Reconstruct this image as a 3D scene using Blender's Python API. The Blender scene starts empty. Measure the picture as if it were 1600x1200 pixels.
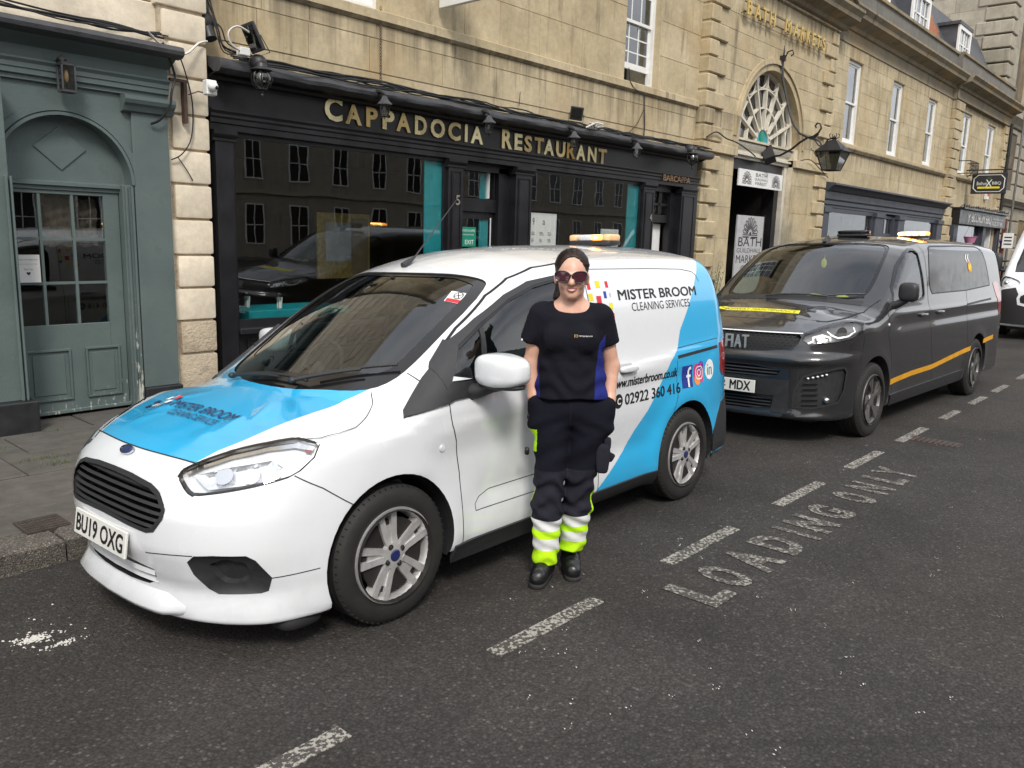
import bpy, bmesh, math, random
import numpy as np
from mathutils import Vector, Matrix, Euler
random.seed(7); RNG=np.random.default_rng(7)
R_=math.radians
scene=bpy.context.scene
COL=scene.collection
# ------------------------------------------------------------------ camera
cam_d=bpy.data.cameras.new('camera'); cam=bpy.data.objects.new('camera',cam_d); COL.objects.link(cam)
scene.camera=cam
cam_d.sensor_width=36; cam_d.lens=1270/1600*36; cam_d.clip_end=400; cam_d.clip_start=.05
right=Vector((.6683865,-.7432800,.0281820)); down=Vector((-.1145806,-.1403237,-.9834534)); fwd=Vector((.7349359,.6540979,-.1789559))
m=Matrix((right,-down,-fwd)).transposed().to_4x4(); m.translation=Vector((0,0,1.69)); cam.matrix_world=m
# ------------------------------------------------------------------ world, sun, exposure
world=bpy.data.worlds.new('World'); scene.world=world; world.use_nodes=True
SUN=Vector((-.50,-.62,.80)).normalized()
def build_world():
    nt=world.node_tree; nt.nodes.clear(); N=nt.nodes.new; L=nt.links.new
    out=N('ShaderNodeOutputWorld'); bg=N('ShaderNodeBackground'); bg.inputs[1].default_value=.15
    sky=N('ShaderNodeTexSky'); sky.sky_type='NISHITA'; sky.sun_disc=False
    sky.sun_elevation=math.asin(SUN.z); sky.sun_rotation=math.atan2(SUN.x,SUN.y)
    sky.air_density=1.0; sky.dust_density=3.0
    tc=N('ShaderNodeTexCoord'); no=N('ShaderNodeTexNoise'); no.inputs['Scale'].default_value=2.2; no.inputs['Detail'].default_value=7; no.inputs['Roughness'].default_value=.55
    mp=N('ShaderNodeMapping'); mp.inputs['Scale'].default_value=(1,1,2.2); L(tc.outputs['Generated'],mp.inputs[0]); L(mp.outputs[0],no.inputs['Vector'])
    cr=N('ShaderNodeValToRGB'); cr.color_ramp.elements[0].position=.32; cr.color_ramp.elements[0].color=(4.0,4.3,4.9,1)
    cr.color_ramp.elements[1].position=.68; cr.color_ramp.elements[1].color=(9.5,9.4,9.2,1); L(no.outputs[0],cr.inputs[0])
    mx=N('ShaderNodeMix'); mx.data_type='RGBA'; mx.inputs['Factor'].default_value=.86
    L(sky.outputs[0],mx.inputs['A']); L(cr.outputs[0],mx.inputs['B']); L(mx.outputs['Result'],bg.inputs[0]); L(bg.outputs[0],out.inputs[0])
build_world()
sd=bpy.data.lights.new('sun','SUN'); so=bpy.data.objects.new('sun',sd); COL.objects.link(so)
sd.energy=2.1; sd.angle=R_(14); sd.color=(1,.95,.88); so.rotation_euler=SUN.to_track_quat('Z','Y').to_euler(); so.location=(0,0,30)
scene.view_settings.view_transform='Standard'; scene.view_settings.look='None'; scene.view_settings.exposure=.46; scene.view_settings.gamma=1
scene.view_settings.use_curve_mapping=False
scene.render.engine='CYCLES'
scene.cycles.max_bounces=8; scene.cycles.transparent_max_bounces=12; scene.cycles.glossy_bounces=4
# ------------------------------------------------------------------ materials
MATS={}
def srgb(*c): return tuple((x/255/12.92 if x/255<=.04045 else ((x/255+.055)/1.055)**2.4) for x in c)
class NT:
    def __init__(s,name):
        s.m=bpy.data.materials.new(name); s.m.use_nodes=True; s.t=s.m.node_tree; s.b=s.t.nodes['Principled BSDF']; s.tc=None
    def n(s,typ,ins=None,**kw):
        n=s.t.nodes.new('ShaderNode'+typ)
        for k,v in kw.items(): setattr(n,k,v)
        for k,v in (ins or {}).items():
            if hasattr(v,'is_linked') or isinstance(v,bpy.types.NodeSocket): s.t.links.new(v,n.inputs[k])
            else: n.inputs[k].default_value=v
        return n
    def obj(s):
        if not s.tc: s.tc=s.n('TexCoord')
        return s.tc.outputs['Object']
    def pos(s): return s.n('NewGeometry').outputs['Position']
    def noise(s,vec,scale,detail=4,rough=.55,dist=0): return s.n('TexNoise',{'Vector':vec,'Scale':scale,'Detail':detail,'Roughness':rough,'Distortion':dist}).outputs[0]
    def ramp(s,f,stops,interp='LINEAR'):
        r=s.n('ValToRGB',{0:f}); e=r.color_ramp.elements; r.color_ramp.interpolation=interp
        while len(e)<len(stops): e.new(.5)
        for i,(p,c) in enumerate(stops):
            e[i].position=p; e[i].color=(c,c,c,1) if not hasattr(c,'__len__') else (*c[:3],1)
        return r.outputs[0]
    def mix(s,f,a,b,mode='MIX'):
        n=s.n('Mix',data_type='RGBA',blend_type=mode)
        for k,v in (('Factor',f),('A',a),('B',b)):
            if isinstance(v,bpy.types.NodeSocket): s.t.links.new(v,n.inputs[k] if k=='Factor' else n.inputs[k])
            else:
                if k=='Factor': n.inputs[0].default_value=v
                else: n.inputs[k].default_value=(*v[:3],1) if hasattr(v,'__len__') else (v,v,v,1)
        return n.outputs['Result']
    def math(s,op,a,b=0,clamp=False):
        n=s.n('Math',operation=op,use_clamp=clamp)
        for i,v in enumerate((a,b)):
            if isinstance(v,bpy.types.NodeSocket): s.t.links.new(v,n.inputs[i])
            else: n.inputs[i].default_value=v
        return n.outputs[0]
    def sep(s,v):
        return s.n('SeparateXYZ',{0:v}).outputs
    def mapping(s,v,sc): return s.n('Mapping',{'Vector':v,'Scale':sc}).outputs[0]
    def set(s,**kw):
        for k,v in kw.items():
            k={'base':'Base Color','rough':'Roughness','metal':'Metallic','coat':'Coat Weight','coatr':'Coat Roughness','normal':'Normal','spec':'Specular IOR Level','emit':'Emission Color','estr':'Emission Strength','alpha':'Alpha','trans':'Transmission Weight','ior':'IOR','sheen':'Sheen Weight','sss':'Subsurface Weight'}[k]
            if isinstance(v,bpy.types.NodeSocket): s.t.links.new(v,s.b.inputs[k])
            elif hasattr(v,'__len__') and len(v)==3 and k in('Base Color','Emission Color'): s.b.inputs[k].default_value=(*v,1)
            else: s.b.inputs[k].default_value=v
    def bump(s,h,dist,strength=1.0,normal=None):
        b=s.n('Bump',{'Height':h,'Distance':dist,'Strength':strength}); 
        if normal: s.t.links.new(normal,b.inputs['Normal'])
        s.t.links.new(b.outputs[0],s.b.inputs['Normal']); return b.outputs[0]
def simple(name,c,rough=.5,metal=0,var=.12,scale=9,coat=0,bump=0,**kw):
    if name in MATS: return MATS[name]
    t=NT(name); n=t.noise(t.obj(),scale,5)
    lo=tuple(x*(1-var) for x in c); hi=tuple(min(1,x*(1+var)) for x in c)
    t.set(base=t.ramp(n,[(.3,lo),(.7,hi)]),metal=metal,coat=coat,**kw)
    t.set(rough=t.ramp(n,[(.3,max(0,rough-.06)),(.75,min(1,rough+.1))]))
    if bump: t.bump(t.noise(t.obj(),scale*6,3),bump)
    MATS[name]=t.m; return t.m
def build_mats():
    # asphalt -------------------------------------------------------
    t=NT('asphalt'); p=t.pos()
    v=t.n('TexVoronoi',{'Vector':p,'Scale':85,'Randomness':1.0}); v2=t.n('TexVoronoi',{'Vector':p,'Scale':190})
    chip=t.ramp(t.n('SeparateColor',{0:v.outputs['Color']}).outputs[0],[(0,(.034,.032,.030)),(.45,(.043,.040,.037)),(.78,(.050,.046,.042)),(.95,(.064,.058,.051)),(1,(.11,.10,.095))])
    dark=t.ramp(v.outputs['Distance'],[(.3,1.0),(.68,.62)])
    c=t.mix(1.0,chip,dark,'MULTIPLY')
    big=t.noise(p,.9,6,.6); c=t.mix(1.0,c,t.ramp(big,[(.32,.66),(.62,1.16)]),'MULTIPLY')
    red=t.noise(p,.35,3); c=t.mix(t.ramp(red,[(.45,0),(.7,.45)]),c,t.mix(1.0,c,(1.15,.93,.84),'MULTIPLY'))
    ce=t.n('TexVoronoi',{'Vector':t.mix(.12,p,t.n('TexNoise',{'Vector':p,'Scale':1.4,'Detail':5}).outputs['Color']),'Scale':.42},feature='DISTANCE_TO_EDGE').outputs['Distance']; c=t.mix(t.ramp(ce,[(.0,.35),(.004,0)]),c,(.014,.013,.012)); st=t.noise(p,2.2,3,.7); c=t.mix(t.ramp(st,[(.66,0),(.72,.45)]),c,(.022,.020,.019))
    t.set(base=c,rough=t.ramp(v2.outputs['Distance'],[(.1,.74),(.6,.95)]),spec=.35)
    h=t.math('ADD',t.math('MULTIPLY',v.outputs['Distance'],-1.0),t.math('MULTIPLY',v2.outputs['Distance'],-.5))
    trk=t.noise(t.mapping(p,(.12,1.1,1)),1.3,4,.6); t.bump(h,.0045); MATS['asphalt']=t.m
    # road paint: worn thermoplastic --------------------------------
    t=NT('road_paint'); p=t.pos(); n=t.noise(p,55,4,.65); n2=t.noise(p,6,3)
    wear=t.ramp(t.math('ADD',n,t.math('MULTIPLY',n2,.22)),[(.585,0),(.62,1)])
    t.set(base=t.mix(wear,(.30,.285,.25),(.05,.044,.038)),rough=.8); t.bump(wear,.002,.6); MATS['road_paint']=t.m
    t=NT('road_letter_paint'); p=t.pos(); n=t.noise(p,48,4,.65); n2=t.noise(p,6,3)
    wear=t.ramp(t.math('ADD',n,t.math('MULTIPLY',n2,.25)),[(.56,0),(.61,1)])
    t.set(base=t.mix(wear,(.25,.235,.205),(.05,.044,.038)),rough=.8); t.bump(wear,.002,.6); MATS['road_letter_paint']=t.m
    # flagstones -----------------------------------------------------
    t=NT('flagstone'); o=t.pos(); r=t.n('ObjectInfo').outputs['Random']
    c=t.mix(r,(.062,.057,.050),(.098,.089,.077)); n=t.noise(o,7,6,.65)
    c=t.mix(1.0,c,t.ramp(n,[(.3,.72),(.7,1.2)]),'MULTIPLY')
    sp=t.noise(o,26,2); c=t.mix(t.ramp(sp,[(.70,0),(.74,.5)]),c,(.17,.15,.125))
    t.set(base=c,rough=.85); t.bump(t.noise(o,35,5),.004); MATS['flagstone']=t.m
    t=NT('kerb_granite'); o=t.pos(); v=t.n('TexVoronoi',{'Vector':o,'Scale':150}); n=t.noise(o,5,5)
    c=t.ramp(t.n('SeparateColor',{0:v.outputs['Color']}).outputs[0],[(0,(.05,.045,.038)),(.5,(.10,.09,.075)),(.9,(.16,.14,.12)),(1,(.30,.27,.23))])
    t.set(base=t.mix(1.0,c,t.ramp(n,[(.3,.7),(.7,1.1)]),'MULTIPLY'),rough=.85); t.bump(v.outputs['Distance'],.004); MATS['kerb_granite']=t.m
    # stones ----------------------------------------------------------
    def stone(name,a,b,dirt=.5,dirtcol=(.045,.038,.028),stain=(.42,.27,.11),bm=.004,sc=1.0):
        t=NT(name); p=t.pos(); r=t.n('ObjectInfo').outputs['Random']
        c=t.mix(r,a,b)
        n=t.noise(p,2.3*sc,8,.6); c=t.mix(1.0,c,t.ramp(n,[(.28,.78),(.7,1.14)]),'MULTIPLY')
        n3=t.noise(p,14*sc,6,.7); c=t.mix(1.0,c,t.ramp(n3,[(.3,.86),(.7,1.1)]),'MULTIPLY')
        st=t.noise(p,.8*sc,4,.6,.4); c=t.mix(t.ramp(st,[(.5,0),(.72,.55)]),c,stain)
        d=t.noise(t.mapping(p,(3.2,3.2,.42)),1.6*sc,7,.65); c=t.mix(t.ramp(d,[(.56,0),(.74,dirt)]),c,dirtcol)
        if name=='bath_stone':   # soot runs below the string course and cornice
            z_=t.sep(p)[2]; sn=t.noise(t.mapping(p,(4.5,4.5,.12)),1.8,5,.7)
            b1=t.n('MapRange',{0:z_,1:3.35,2:4.0,3:0.0,4:.30}).outputs[0]; b1=t.math('MULTIPLY',b1,t.math('LESS_THAN',z_,4.02)); b2=t.n('MapRange',{0:z_,1:5.6,2:6.5,3:0.0,4:.32}).outputs[0]
            m_=t.ramp(t.math('ADD',sn,t.math('MAXIMUM',b1,b2)),[(.62,0),(.88,.62)]); c=t.mix(m_,c,(.10,.082,.058))
        pit=t.noise(p,40,3,.6); c=t.mix(t.ramp(pit,[(.69,0),(.75,.4)]),c,dirtcol)
        t.set(base=c,rough=.88,spec=.25); t.bump(t.math('ADD',t.noise(p,22,6,.7),t.math('MULTIPLY',n,.8)),bm); MATS[name]=t.m
    stone('bath_stone',(.43,.355,.225),(.50,.42,.28),.62,stain=(.38,.27,.14))
    stone('bath_stone_dark',(.19,.16,.11),(.25,.215,.155),.85)  # dark grimy stone; underside shading of the cornices is also painted into its tone
    stone('bath_stone_grey',(.30,.27,.21),(.38,.34,.27),.65,stain=(.25,.22,.17))
    stone('parapet_stone',(.15,.145,.13),(.19,.18,.16),.85,stain=(.15,.145,.135))
    stone('cream_stone',(.66,.58,.45),(.72,.64,.51),.12,stain=(.60,.50,.36),bm=.003)
    stone('cream_stone_rough',(.50,.42,.31),(.58,.49,.37),.35,stain=(.38,.29,.19),bm=.028)
    stone('mortar',(.60,.53,.40),(.62,.55,.42),.3)
    stone('mortar_dark',(.10,.08,.06),(.12,.10,.07),.3)
    # painted timber --------------------------------------------------
    t=NT('green_paint'); p=t.pos(); n=t.noise(p,2.5,5); n2=t.noise(t.mapping(p,(1,1,.25)),30,5,.7); zz=t.sep(p)[2]
    c=t.ramp(n,[(.3,(.082,.112,.108)),(.7,(.108,.142,.136))])
    low=t.ramp(zz,[(.0,.16),(.45,.0)])     # scuffed near the pavement
    px=t.sep(p)[0]; band=t.math('MULTIPLY',t.ramp(t.math('ABSOLUTE',t.math('SUBTRACT',px,3.155)),[(.0,1.0),(.055,0)]),t.ramp(zz,[(.15,.22),(1.0,.10),(2.0,.03)])); f=t.ramp(t.math('ADD',t.math('ADD',n2,low),band),[(.70,0),(.735,1)]); c=t.mix(f,c,(.45,.46,.42))
    dirt=t.noise(p,5,6,.7); c=t.mix(t.ramp(dirt,[(.55,0),(.8,.5)]),c,(.035,.045,.043))
    t.set(base=c,rough=t.ramp(n,[(.3,.42),(.7,.58)])); t.bump(t.noise(p,45,4),.0018); MATS['green_paint']=t.m
    simple('black_shop_paint',(.0105,.010,.012),.34,var=.25,scale=4,bump=.0006)
    simple('dark_lead',(.045,.046,.05),.55,var=.3,scale=6,bump=.004)
    simple('plinth_black',(.016,.016,.018),.5,var=.3)
    simple('blue_shop_paint',(.047,.052,.068),.5,var=.15,scale=5)
    simple('white_paint',(.72,.72,.70),.45,var=.06)
    simple('cream_paint',(.60,.56,.47),.5,var=.1)
    t=NT('gold_letter'); r=t.n('ObjectInfo').outputs['Random']; n=t.noise(t.pos(),3.5,2)
    t.set(base=t.mix(r,(.50,.33,.11),(.95,.86,.52)),metal=.85,rough=t.ramp(n,[(.35,.22),(.65,.42)])); MATS['gold_letter']=t.m
    simple('gold_old',(.58,.42,.14),.45,metal=.6,var=.3,scale=20)
    simple('bronze_letter',(.28,.17,.09),.45,metal=.6,var=.3,scale=20)
    simple('silver_numeral',(.5,.47,.4),.35,metal=.8)
    simple('iron',(.012,.012,.013),.5,var=.3)
    simple('teal_paint',(.008,.27,.31),.5,var=.15)
    simple('cable_black',(.010,.010,.011),.55); simple('cable_white',(.55,.54,.50),.5)
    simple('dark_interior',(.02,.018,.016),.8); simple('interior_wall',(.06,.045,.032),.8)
    simple('paper',(.62,.62,.60),.7,var=.04); simple('ink',(.015,.015,.015),.7)
    simple('slate',(.065,.068,.078),.6,var=.35,scale=3); simple('clay_tile',(.26,.09,.035),.75,var=.35,scale=5)
    simple('leaf_green',(.045,.075,.018),.6,var=.4,scale=14); simple('grass',(.07,.10,.03),.7,var=.35,scale=20)
    simple('rust_iron',(.07,.04,.028),.75,var=.35,scale=18,bump=.002)
    simple('pink_pot',(.50,.20,.33),.5); simple('brown_post',(.15,.05,.025),.6)
    simple('exit_green',(.005,.22,.14),.5); simple('white_print',(.75,.75,.73),.55,var=.03)
    simple('litter_white',(.55,.53,.49),.9)
    # vehicle --------------------------------------------------------
    simple('white_car_paint',(.70,.72,.74),.26,var=.012,coat=1.0,coatr=.04)
    t=NT('livery_paint'); o=t.obj(); X,Y,Z=t.sep(o)[:3]
    def curve(sock,pts,lo,hi,vlo,vhi):
        mr=t.n('MapRange',{0:sock,1:lo,2:hi,3:0,4:1}); fc=t.n('FloatCurve',{'Value':mr.outputs[0]})
        cv=fc.mapping.curves[0]; P=[((a-lo)/(hi-lo),(b-vlo)/(vhi-vlo)) for a,b in pts]
        while len(cv.points)<len(P): cv.points.new(.5,.5)
        for q,(a,b) in zip(cv.points,P): q.location=(a,b); q.handle_type='VECTOR'
        fc.mapping.update()
        return t.n('MapRange',{0:fc.outputs[0],1:0,2:1,3:vlo,4:vhi}).outputs[0]
    xe=curve(Z,[(.1,2.2),(.277,2.335),(.458,2.60),(.571,2.707),(.678,2.836),(.821,2.969),(.948,3.077),(1.027,3.186),(1.137,3.235),(1.239,3.329),(1.35,3.427),(1.474,3.533),(1.54,3.60),(1.61,3.72),(1.8,4.0)],.1,1.8,2.0,4.2)
    side=t.math('GREATER_THAN',X,xe)
    ye=curve(X,[(.1,.44),(.15,.463),(.334,.513),(.556,.526),(.817,.535),(.95,.60),(1.1,.62)],.1,1.1,0,1)
    yl=curve(X,[(.1,.40),(.15,.45),(.334,.56),(.556,.68),(.817,.77),(.95,.80),(1.1,.82)],.1,1.1,0,1)
    hood=t.math('MULTIPLY',t.math('GREATER_THAN',Y,t.math('MULTIPLY',ye,-1)),t.math('LESS_THAN',Y,yl))
    fr=t.math('ADD',t.math('MULTIPLY',t.math('MULTIPLY',Y,Y),.20),.098)
    hood=t.math('MULTIPLY',hood,t.math('GREATER_THAN',X,fr)); hood=t.math('MULTIPLY',hood,t.math('LESS_THAN',X,1.05)); hood=t.math('MULTIPLY',hood,t.math('GREATER_THAN',Z,.7))
    mk=t.math('MAXIMUM',side,hood)
    n=t.noise(o,3,3); grime=t.noise(o,11,6,.7); low=t.ramp(Z,[(.15,.22),(.5,.0)])
    col=t.mix(mk,(.70,.72,.74),(.022,.385,.70)); col=t.mix(t.math('MULTIPLY',t.ramp(grime,[(.45,0),(.8,.6)]),t.math('ADD',low,.06)),col,(.16,.14,.12))
    t.set(base=col,rough=t.ramp(n,[(.3,.20),(.7,.28)]),coat=1.0,coatr=.05,spec=.5); MATS['livery_paint']=t.m
    t=NT('grey_car_paint'); o=t.obj(); fl=t.n('TexVoronoi',{'Vector':o,'Scale':900}).outputs['Color']
    n=t.noise(o,4,6,.7); c=t.mix(.12,(.030,.030,.033),fl,'OVERLAY'); c=t.mix(t.ramp(n,[(.45,0),(.8,.25)]),c,(.085,.08,.075))
    t.set(base=c,metal=.45,rough=.26,coat=1.0,coatr=.02); MATS['grey_car_paint']=t.m
    simple('black_plastic',(.022,.022,.024),.48,var=.12,bump=.0004,scale=30); simple('black_gloss',(.008,.008,.009),.12,var=.1)
    simple('cabin_dark',(.018,.018,.02),.75); simple('seat_cloth',(.02,.02,.024),.9,bump=.001); simple('dash_plastic',(.035,.036,.04),.65)
    simple('seam_dark',(.012,.012,.013),.8)
    t=NT('tyre_rubber'); o=t.obj(); n=t.noise(o,10,5,.7); t.set(base=t.ramp(n,[(.3,(.009,.0088,.0085)),(.75,(.020,.018,.016))]),rough=.72); t.bump(t.noise(o,80,2),.001); MATS['tyre_rubber']=t.m
    t=NT('alloy'); o=t.obj(); n=t.noise(o,14,5,.7); t.set(base=t.ramp(n,[(.3,(.52,.51,.50)),(.7,(.72,.715,.71))]),metal=.6,rough=t.ramp(n,[(.3,.26),(.7,.42)])); MATS['alloy']=t.m
    simple('alloy_dark',(.19,.185,.18),.38,metal=.6); simple('alloy_edge',(.55,.55,.55),.3,metal=.9); simple('brake_rust',(.03,.027,.026),.6,metal=.5); simple('chrome',(.75,.75,.77),.08,metal=1,var=.02)
    simple('lamp_silver',(.80,.81,.83),.16,metal=.8,var=.12,scale=30); simple('lamp_satin',(.80,.81,.83),.32,metal=.25,var=.08)
    simple('ford_blue',(.01,.018,.09),.3,coat=1); simple('access_iron',(.045,.034,.028),.75,var=.3,scale=18,bump=.002); simple('plate_white',(.66,.66,.62),.45,var=.03); simple('plate_black',(.008,.008,.008),.5)
    simple('print_black',(.010,.010,.012),.5); simple('print_navy',(.02,.025,.08),.5); simple('print_yellow',(.75,.62,.02),.5); simple('print_red',(.60,.02,.035),.5)
    simple('print_blue',(.01,.04,.32),.5); simple('print_fb',(.012,.03,.24),.5); simple('print_pink',(.55,.05,.22),.5); simple('print_orange',(.80,.28,.05),.5); simple('print_purple',(.10,.03,.32),.5); simple('print_grey',(.42,.42,.43),.5); simple('print_teal',(.02,.28,.35),.5)
    simple('stripe_orange',(.70,.33,.015),.4); simple('banner_yellow',(.80,.74,.02),.45,var=.03)
    simple('tail_red',(.30,.01,.01),.15,coat=1); simple('amber_clear',(.75,.45,.22),.2,coat=1,var=.2)
    t=NT('beacon_glow'); t.set(base=(1,.45,.1),emit=(1,.30,.03),estr=5.0); MATS['beacon_glow']=t.m
    t=NT('beacon_core'); t.set(base=(1,.7,.3),emit=(1,.55,.15),estr=12.0); MATS['beacon_core']=t.m
    t=NT('warm_bulb'); t.set(base=(1,.8,.5),emit=(1,.72,.4),estr=9.0); MATS['warm_bulb']=t.m
    t=NT('drl_glow'); t.set(base=(.9,.9,.9),emit=(1,1,1),estr=.35,rough=.3); MATS['drl_glow']=t.m
    def glass(name,tint,refl=1.0,rough=.0,wob=0):
        t=NT(name); nt=t.t; nt.nodes.remove(t.b); out=nt.nodes['Material Output']
        tr=t.n('BsdfTransparent',{0:(*tint,1)}); gl=t.n('BsdfGlossy',{0:(.95,.96,.98,1),'Roughness':rough}); bf=t.n('NewGeometry').outputs['Backfacing']; fr=t.n('Fresnel',{0:t.math('SUBTRACT',1.52,t.math('MULTIPLY',bf,1.52-1/1.52))})
        if wob: b=t.n('Bump',{'Height':t.noise(t.pos(),1.7,2,.4),'Distance':.02,'Strength':wob*.5}); nt.links.new(b.outputs[0],gl.inputs['Normal'])
        f=t.math('MULTIPLY',fr.outputs[0],refl,True); f=t.math('ADD',f,.02,True)
        mx=t.n('MixShader',{0:f,1:tr.outputs[0],2:gl.outputs[0]}); nt.links.new(mx.outputs[0],out.inputs[0]); MATS[name]=t.m
    glass('car_glass',(.52,.61,.57),1.25,.004); glass('car_glass_dark',(.035,.038,.04),2.0,.01); glass('shop_glass',(.90,.92,.91),1.0,.0,.09)
    glass('lamp_lens',(.97,.98,.98),.8,.01); glass('house_glass',(.60,.63,.66),1.5,.012,.10); glass('lantern_glass',(.55,.56,.52),1.5,.05)
    glass('film_glass',(.28,.30,.29),1.6,.03)
    # person ---------------------------------------------------------
    t=NT('skin'); p=t.obj(); n=t.noise(p,26,4,.6); t.set(base=t.ramp(n,[(.3,(.56,.31,.22)),(.7,(.66,.39,.29))]),rough=.42,sss=.12,spec=.5); t.b.inputs['Subsurface Radius'].default_value=(.010,.004,.002); t.b.inputs['Subsurface Scale'].default_value=1.0; t.bump(t.noise(p,220,3),.0004); MATS['skin']=t.m
    simple('lip',(.42,.11,.10),.4); simple('teeth',(.80,.78,.72),.3,var=.02)
    t=NT('hair'); p=t.obj(); n=t.noise(t.mapping(p,(260,60,60)),1.0,4); t.set(base=t.ramp(n,[(.3,(.010,.006,.005)),(.7,(.035,.02,.014))]),rough=.5,spec=.3); t.bump(n,.0012); MATS['hair']=t.m
    simple('sunglass_frame',(.010,.008,.010),.12,coat=1); simple('sunglass_lens',(.055,.012,.022),.06,coat=1,var=.05)
    def cloth(name,c,var=.15,b=.0015):
        t=NT(name); p=t.obj(); n=t.noise(p,7,5); t.set(base=t.ramp(n,[(.3,tuple(x*(1-var) for x in c)),(.7,tuple(x*(1+var) for x in c))]),rough=.92,spec=.15); t.bump(t.math('ADD',t.noise(p,16,4,.6),t.math('MULTIPLY',t.noise(p,300,2),.15)),b*4); MATS[name]=t.m
    cloth('navy_jersey',(.0085,.0085,.0135)); cloth('royal_blue_cloth',(.018,.025,.17)); cloth('navy_drill',(.0065,.0068,.0125)); cloth('slate_drill',(.018,.018,.026)); cloth('hi_vis',(.50,.86,.015),.06); cloth('reflective',(.66,.67,.66),.05,.001)
    simple('boot_leather',(.010,.010,.011),.32,bump=.001,scale=20); simple('boot_sole',(.015,.014,.014),.7)
build_mats()
M=MATS
# ------------------------------------------------------------------ helpers
def link(o,parent=None):
    COL.objects.link(o)
    if parent is not None: o.parent=parent
    return o
def tag(o,label=None,cat=None,group=None,kind=None):
    if label: o['label']=label
    if cat: o['category']=cat
    if group: o['group']=group
    if kind: o['kind']=kind
    return o
def thing(name,loc=(0,0,0),label=None,cat=None,group=None,rot=(0,0,0)):
    o=bpy.data.objects.new(name,None); COL.objects.link(o); o.location=loc; o.rotation_euler=rot; o.empty_display_size=.2
    return tag(o,label,cat,group)
class MB:
    """collects shapes in world (or parent-local) coordinates into one mesh"""
    def __init__(s): s.v=[];s.f=[];s.mi=[];s.cur=0
    def add(s,V,F):
        n=len(s.v); s.v+= [tuple(p) for p in V]; s.f+=[tuple(n+i for i in f) for f in F]; s.mi+=[s.cur]*len(F); return s
    def box(s,x0,x1,y0,y1,z0,z1):
        return s.add([(x0,y0,z0),(x1,y0,z0),(x1,y1,z0),(x0,y1,z0),(x0,y0,z1),(x1,y0,z1),(x1,y1,z1),(x0,y1,z1)],
          [(0,3,2,1),(4,5,6,7),(0,1,5,4),(1,2,6,5),(2,3,7,6),(3,0,4,7)])
    def prism(s,poly,a,b,axis='y'):
        """polygon (2d, counter-clockwise not required) extruded between a and b along an axis"""
        n=len(poly)
        def mk(p,t): return {'y':(p[0],t,p[1]),'x':(t,p[0],p[1]),'z':(p[0],p[1],t)}[axis]
        V=[mk(p,a) for p in poly]+[mk(p,b) for p in poly]
        F=[tuple(range(n)),tuple(range(2*n-1,n-1,-1))]+[(i,i+n,(i+1)%n+n,(i+1)%n) for i in range(n)]
        return s.add(V,F)
    def sweep(s,prof,path,closed=False):
        """profile [(out,up)] swept along x (path = list of (x,y) plan points); out = towards -y"""
        P=len(prof); V=[];F=[]
        for (x,y) in path:
            for o,u in prof: V.append((x,y-o,u))
        for i in range(len(path)-1):
            for j in range(P-1): a=i*P+j; F.append((a,a+1,a+P+1,a+P))
        F.append(tuple(range(P-1,-1,-1))); F.append(tuple((len(path)-1)*P+j for j in range(P)))
        return s.add(V,F)
    def tube(s,pts,r,n=8,cap=True):
        pts=[Vector(p) for p in pts]; rr=r if hasattr(r,'__len__') else [r]*len(pts); V=[];F=[]
        up=Vector((0,0,1)); prev=None
        for i,p in enumerate(pts):
            d=(pts[min(i+1,len(pts)-1)]-pts[max(i-1,0)]).normalized()
            if prev is None:
                a=d.cross(up); 
                if a.length<1e-3: a=d.cross(Vector((1,0,0)))
                a.normalize()
            else: a=(prev-d*prev.dot(d)); a=a.normalized() if a.length>1e-6 else d.orthogonal().normalized()
            prev=a; b=d.cross(a)
            for k in range(n):
                t=2*math.pi*k/n; V.append(p+(a*math.cos(t)+b*math.sin(t))*rr[i])
        for i in range(len(pts)-1):
            for k in range(n): F.append((i*n+k,i*n+(k+1)%n,(i+1)*n+(k+1)%n,(i+1)*n+k))
        if cap: F.append(tuple(range(n-1,-1,-1))); F.append(tuple((len(pts)-1)*n+k for k in range(n)))
        return s.add(V,F)
    def lathe(s,prof,c=(0,0,0),n=24,axis='z',caps=True):
        V=[];F=[];P=len(prof)
        for k in range(n):
            t=2*math.pi*k/n
            for r,h in prof:
                a,b=r*math.cos(t),r*math.sin(t)
                p={'z':(a,b,h),'y':(a,h,b),'x':(h,a,b)}[axis]; V.append((p[0]+c[0],p[1]+c[1],p[2]+c[2]))
        for k in range(n):
            for j in range(P-1):
                q=(k*P+j,k*P+j+1,((k+1)%n)*P+j+1,((k+1)%n)*P+j); F.append(q)
        if caps:
            F.append(tuple(k*P for k in range(n))); F.append(tuple(k*P+P-1 for k in range(n)))
        return s.add(V,F)
    def ball(s,c,r,n=10,m=8):
        r=r if hasattr(r,'__len__') else (r,r,r)
        prof=[(math.sin(math.pi*i/m),-math.cos(math.pi*i/m)) for i in range(m+1)]
        V=[];F=[]
        for k in range(n):
            t=2*math.pi*k/n
            for a,h in prof: V.append((c[0]+a*math.cos(t)*r[0],c[1]+a*math.sin(t)*r[1],c[2]+h*r[2]))
        P=m+1
        for k in range(n):
            for j in range(m): F.append((k*P+j,((k+1)%n)*P+j,((k+1)%n)*P+j+1,k*P+j+1))
        return s.add(V,F)
    def xf(s,M4,start=0):
        s.v[start:]=[tuple(M4@Vector(p)) for p in s.v[start:]]; return s
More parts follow.
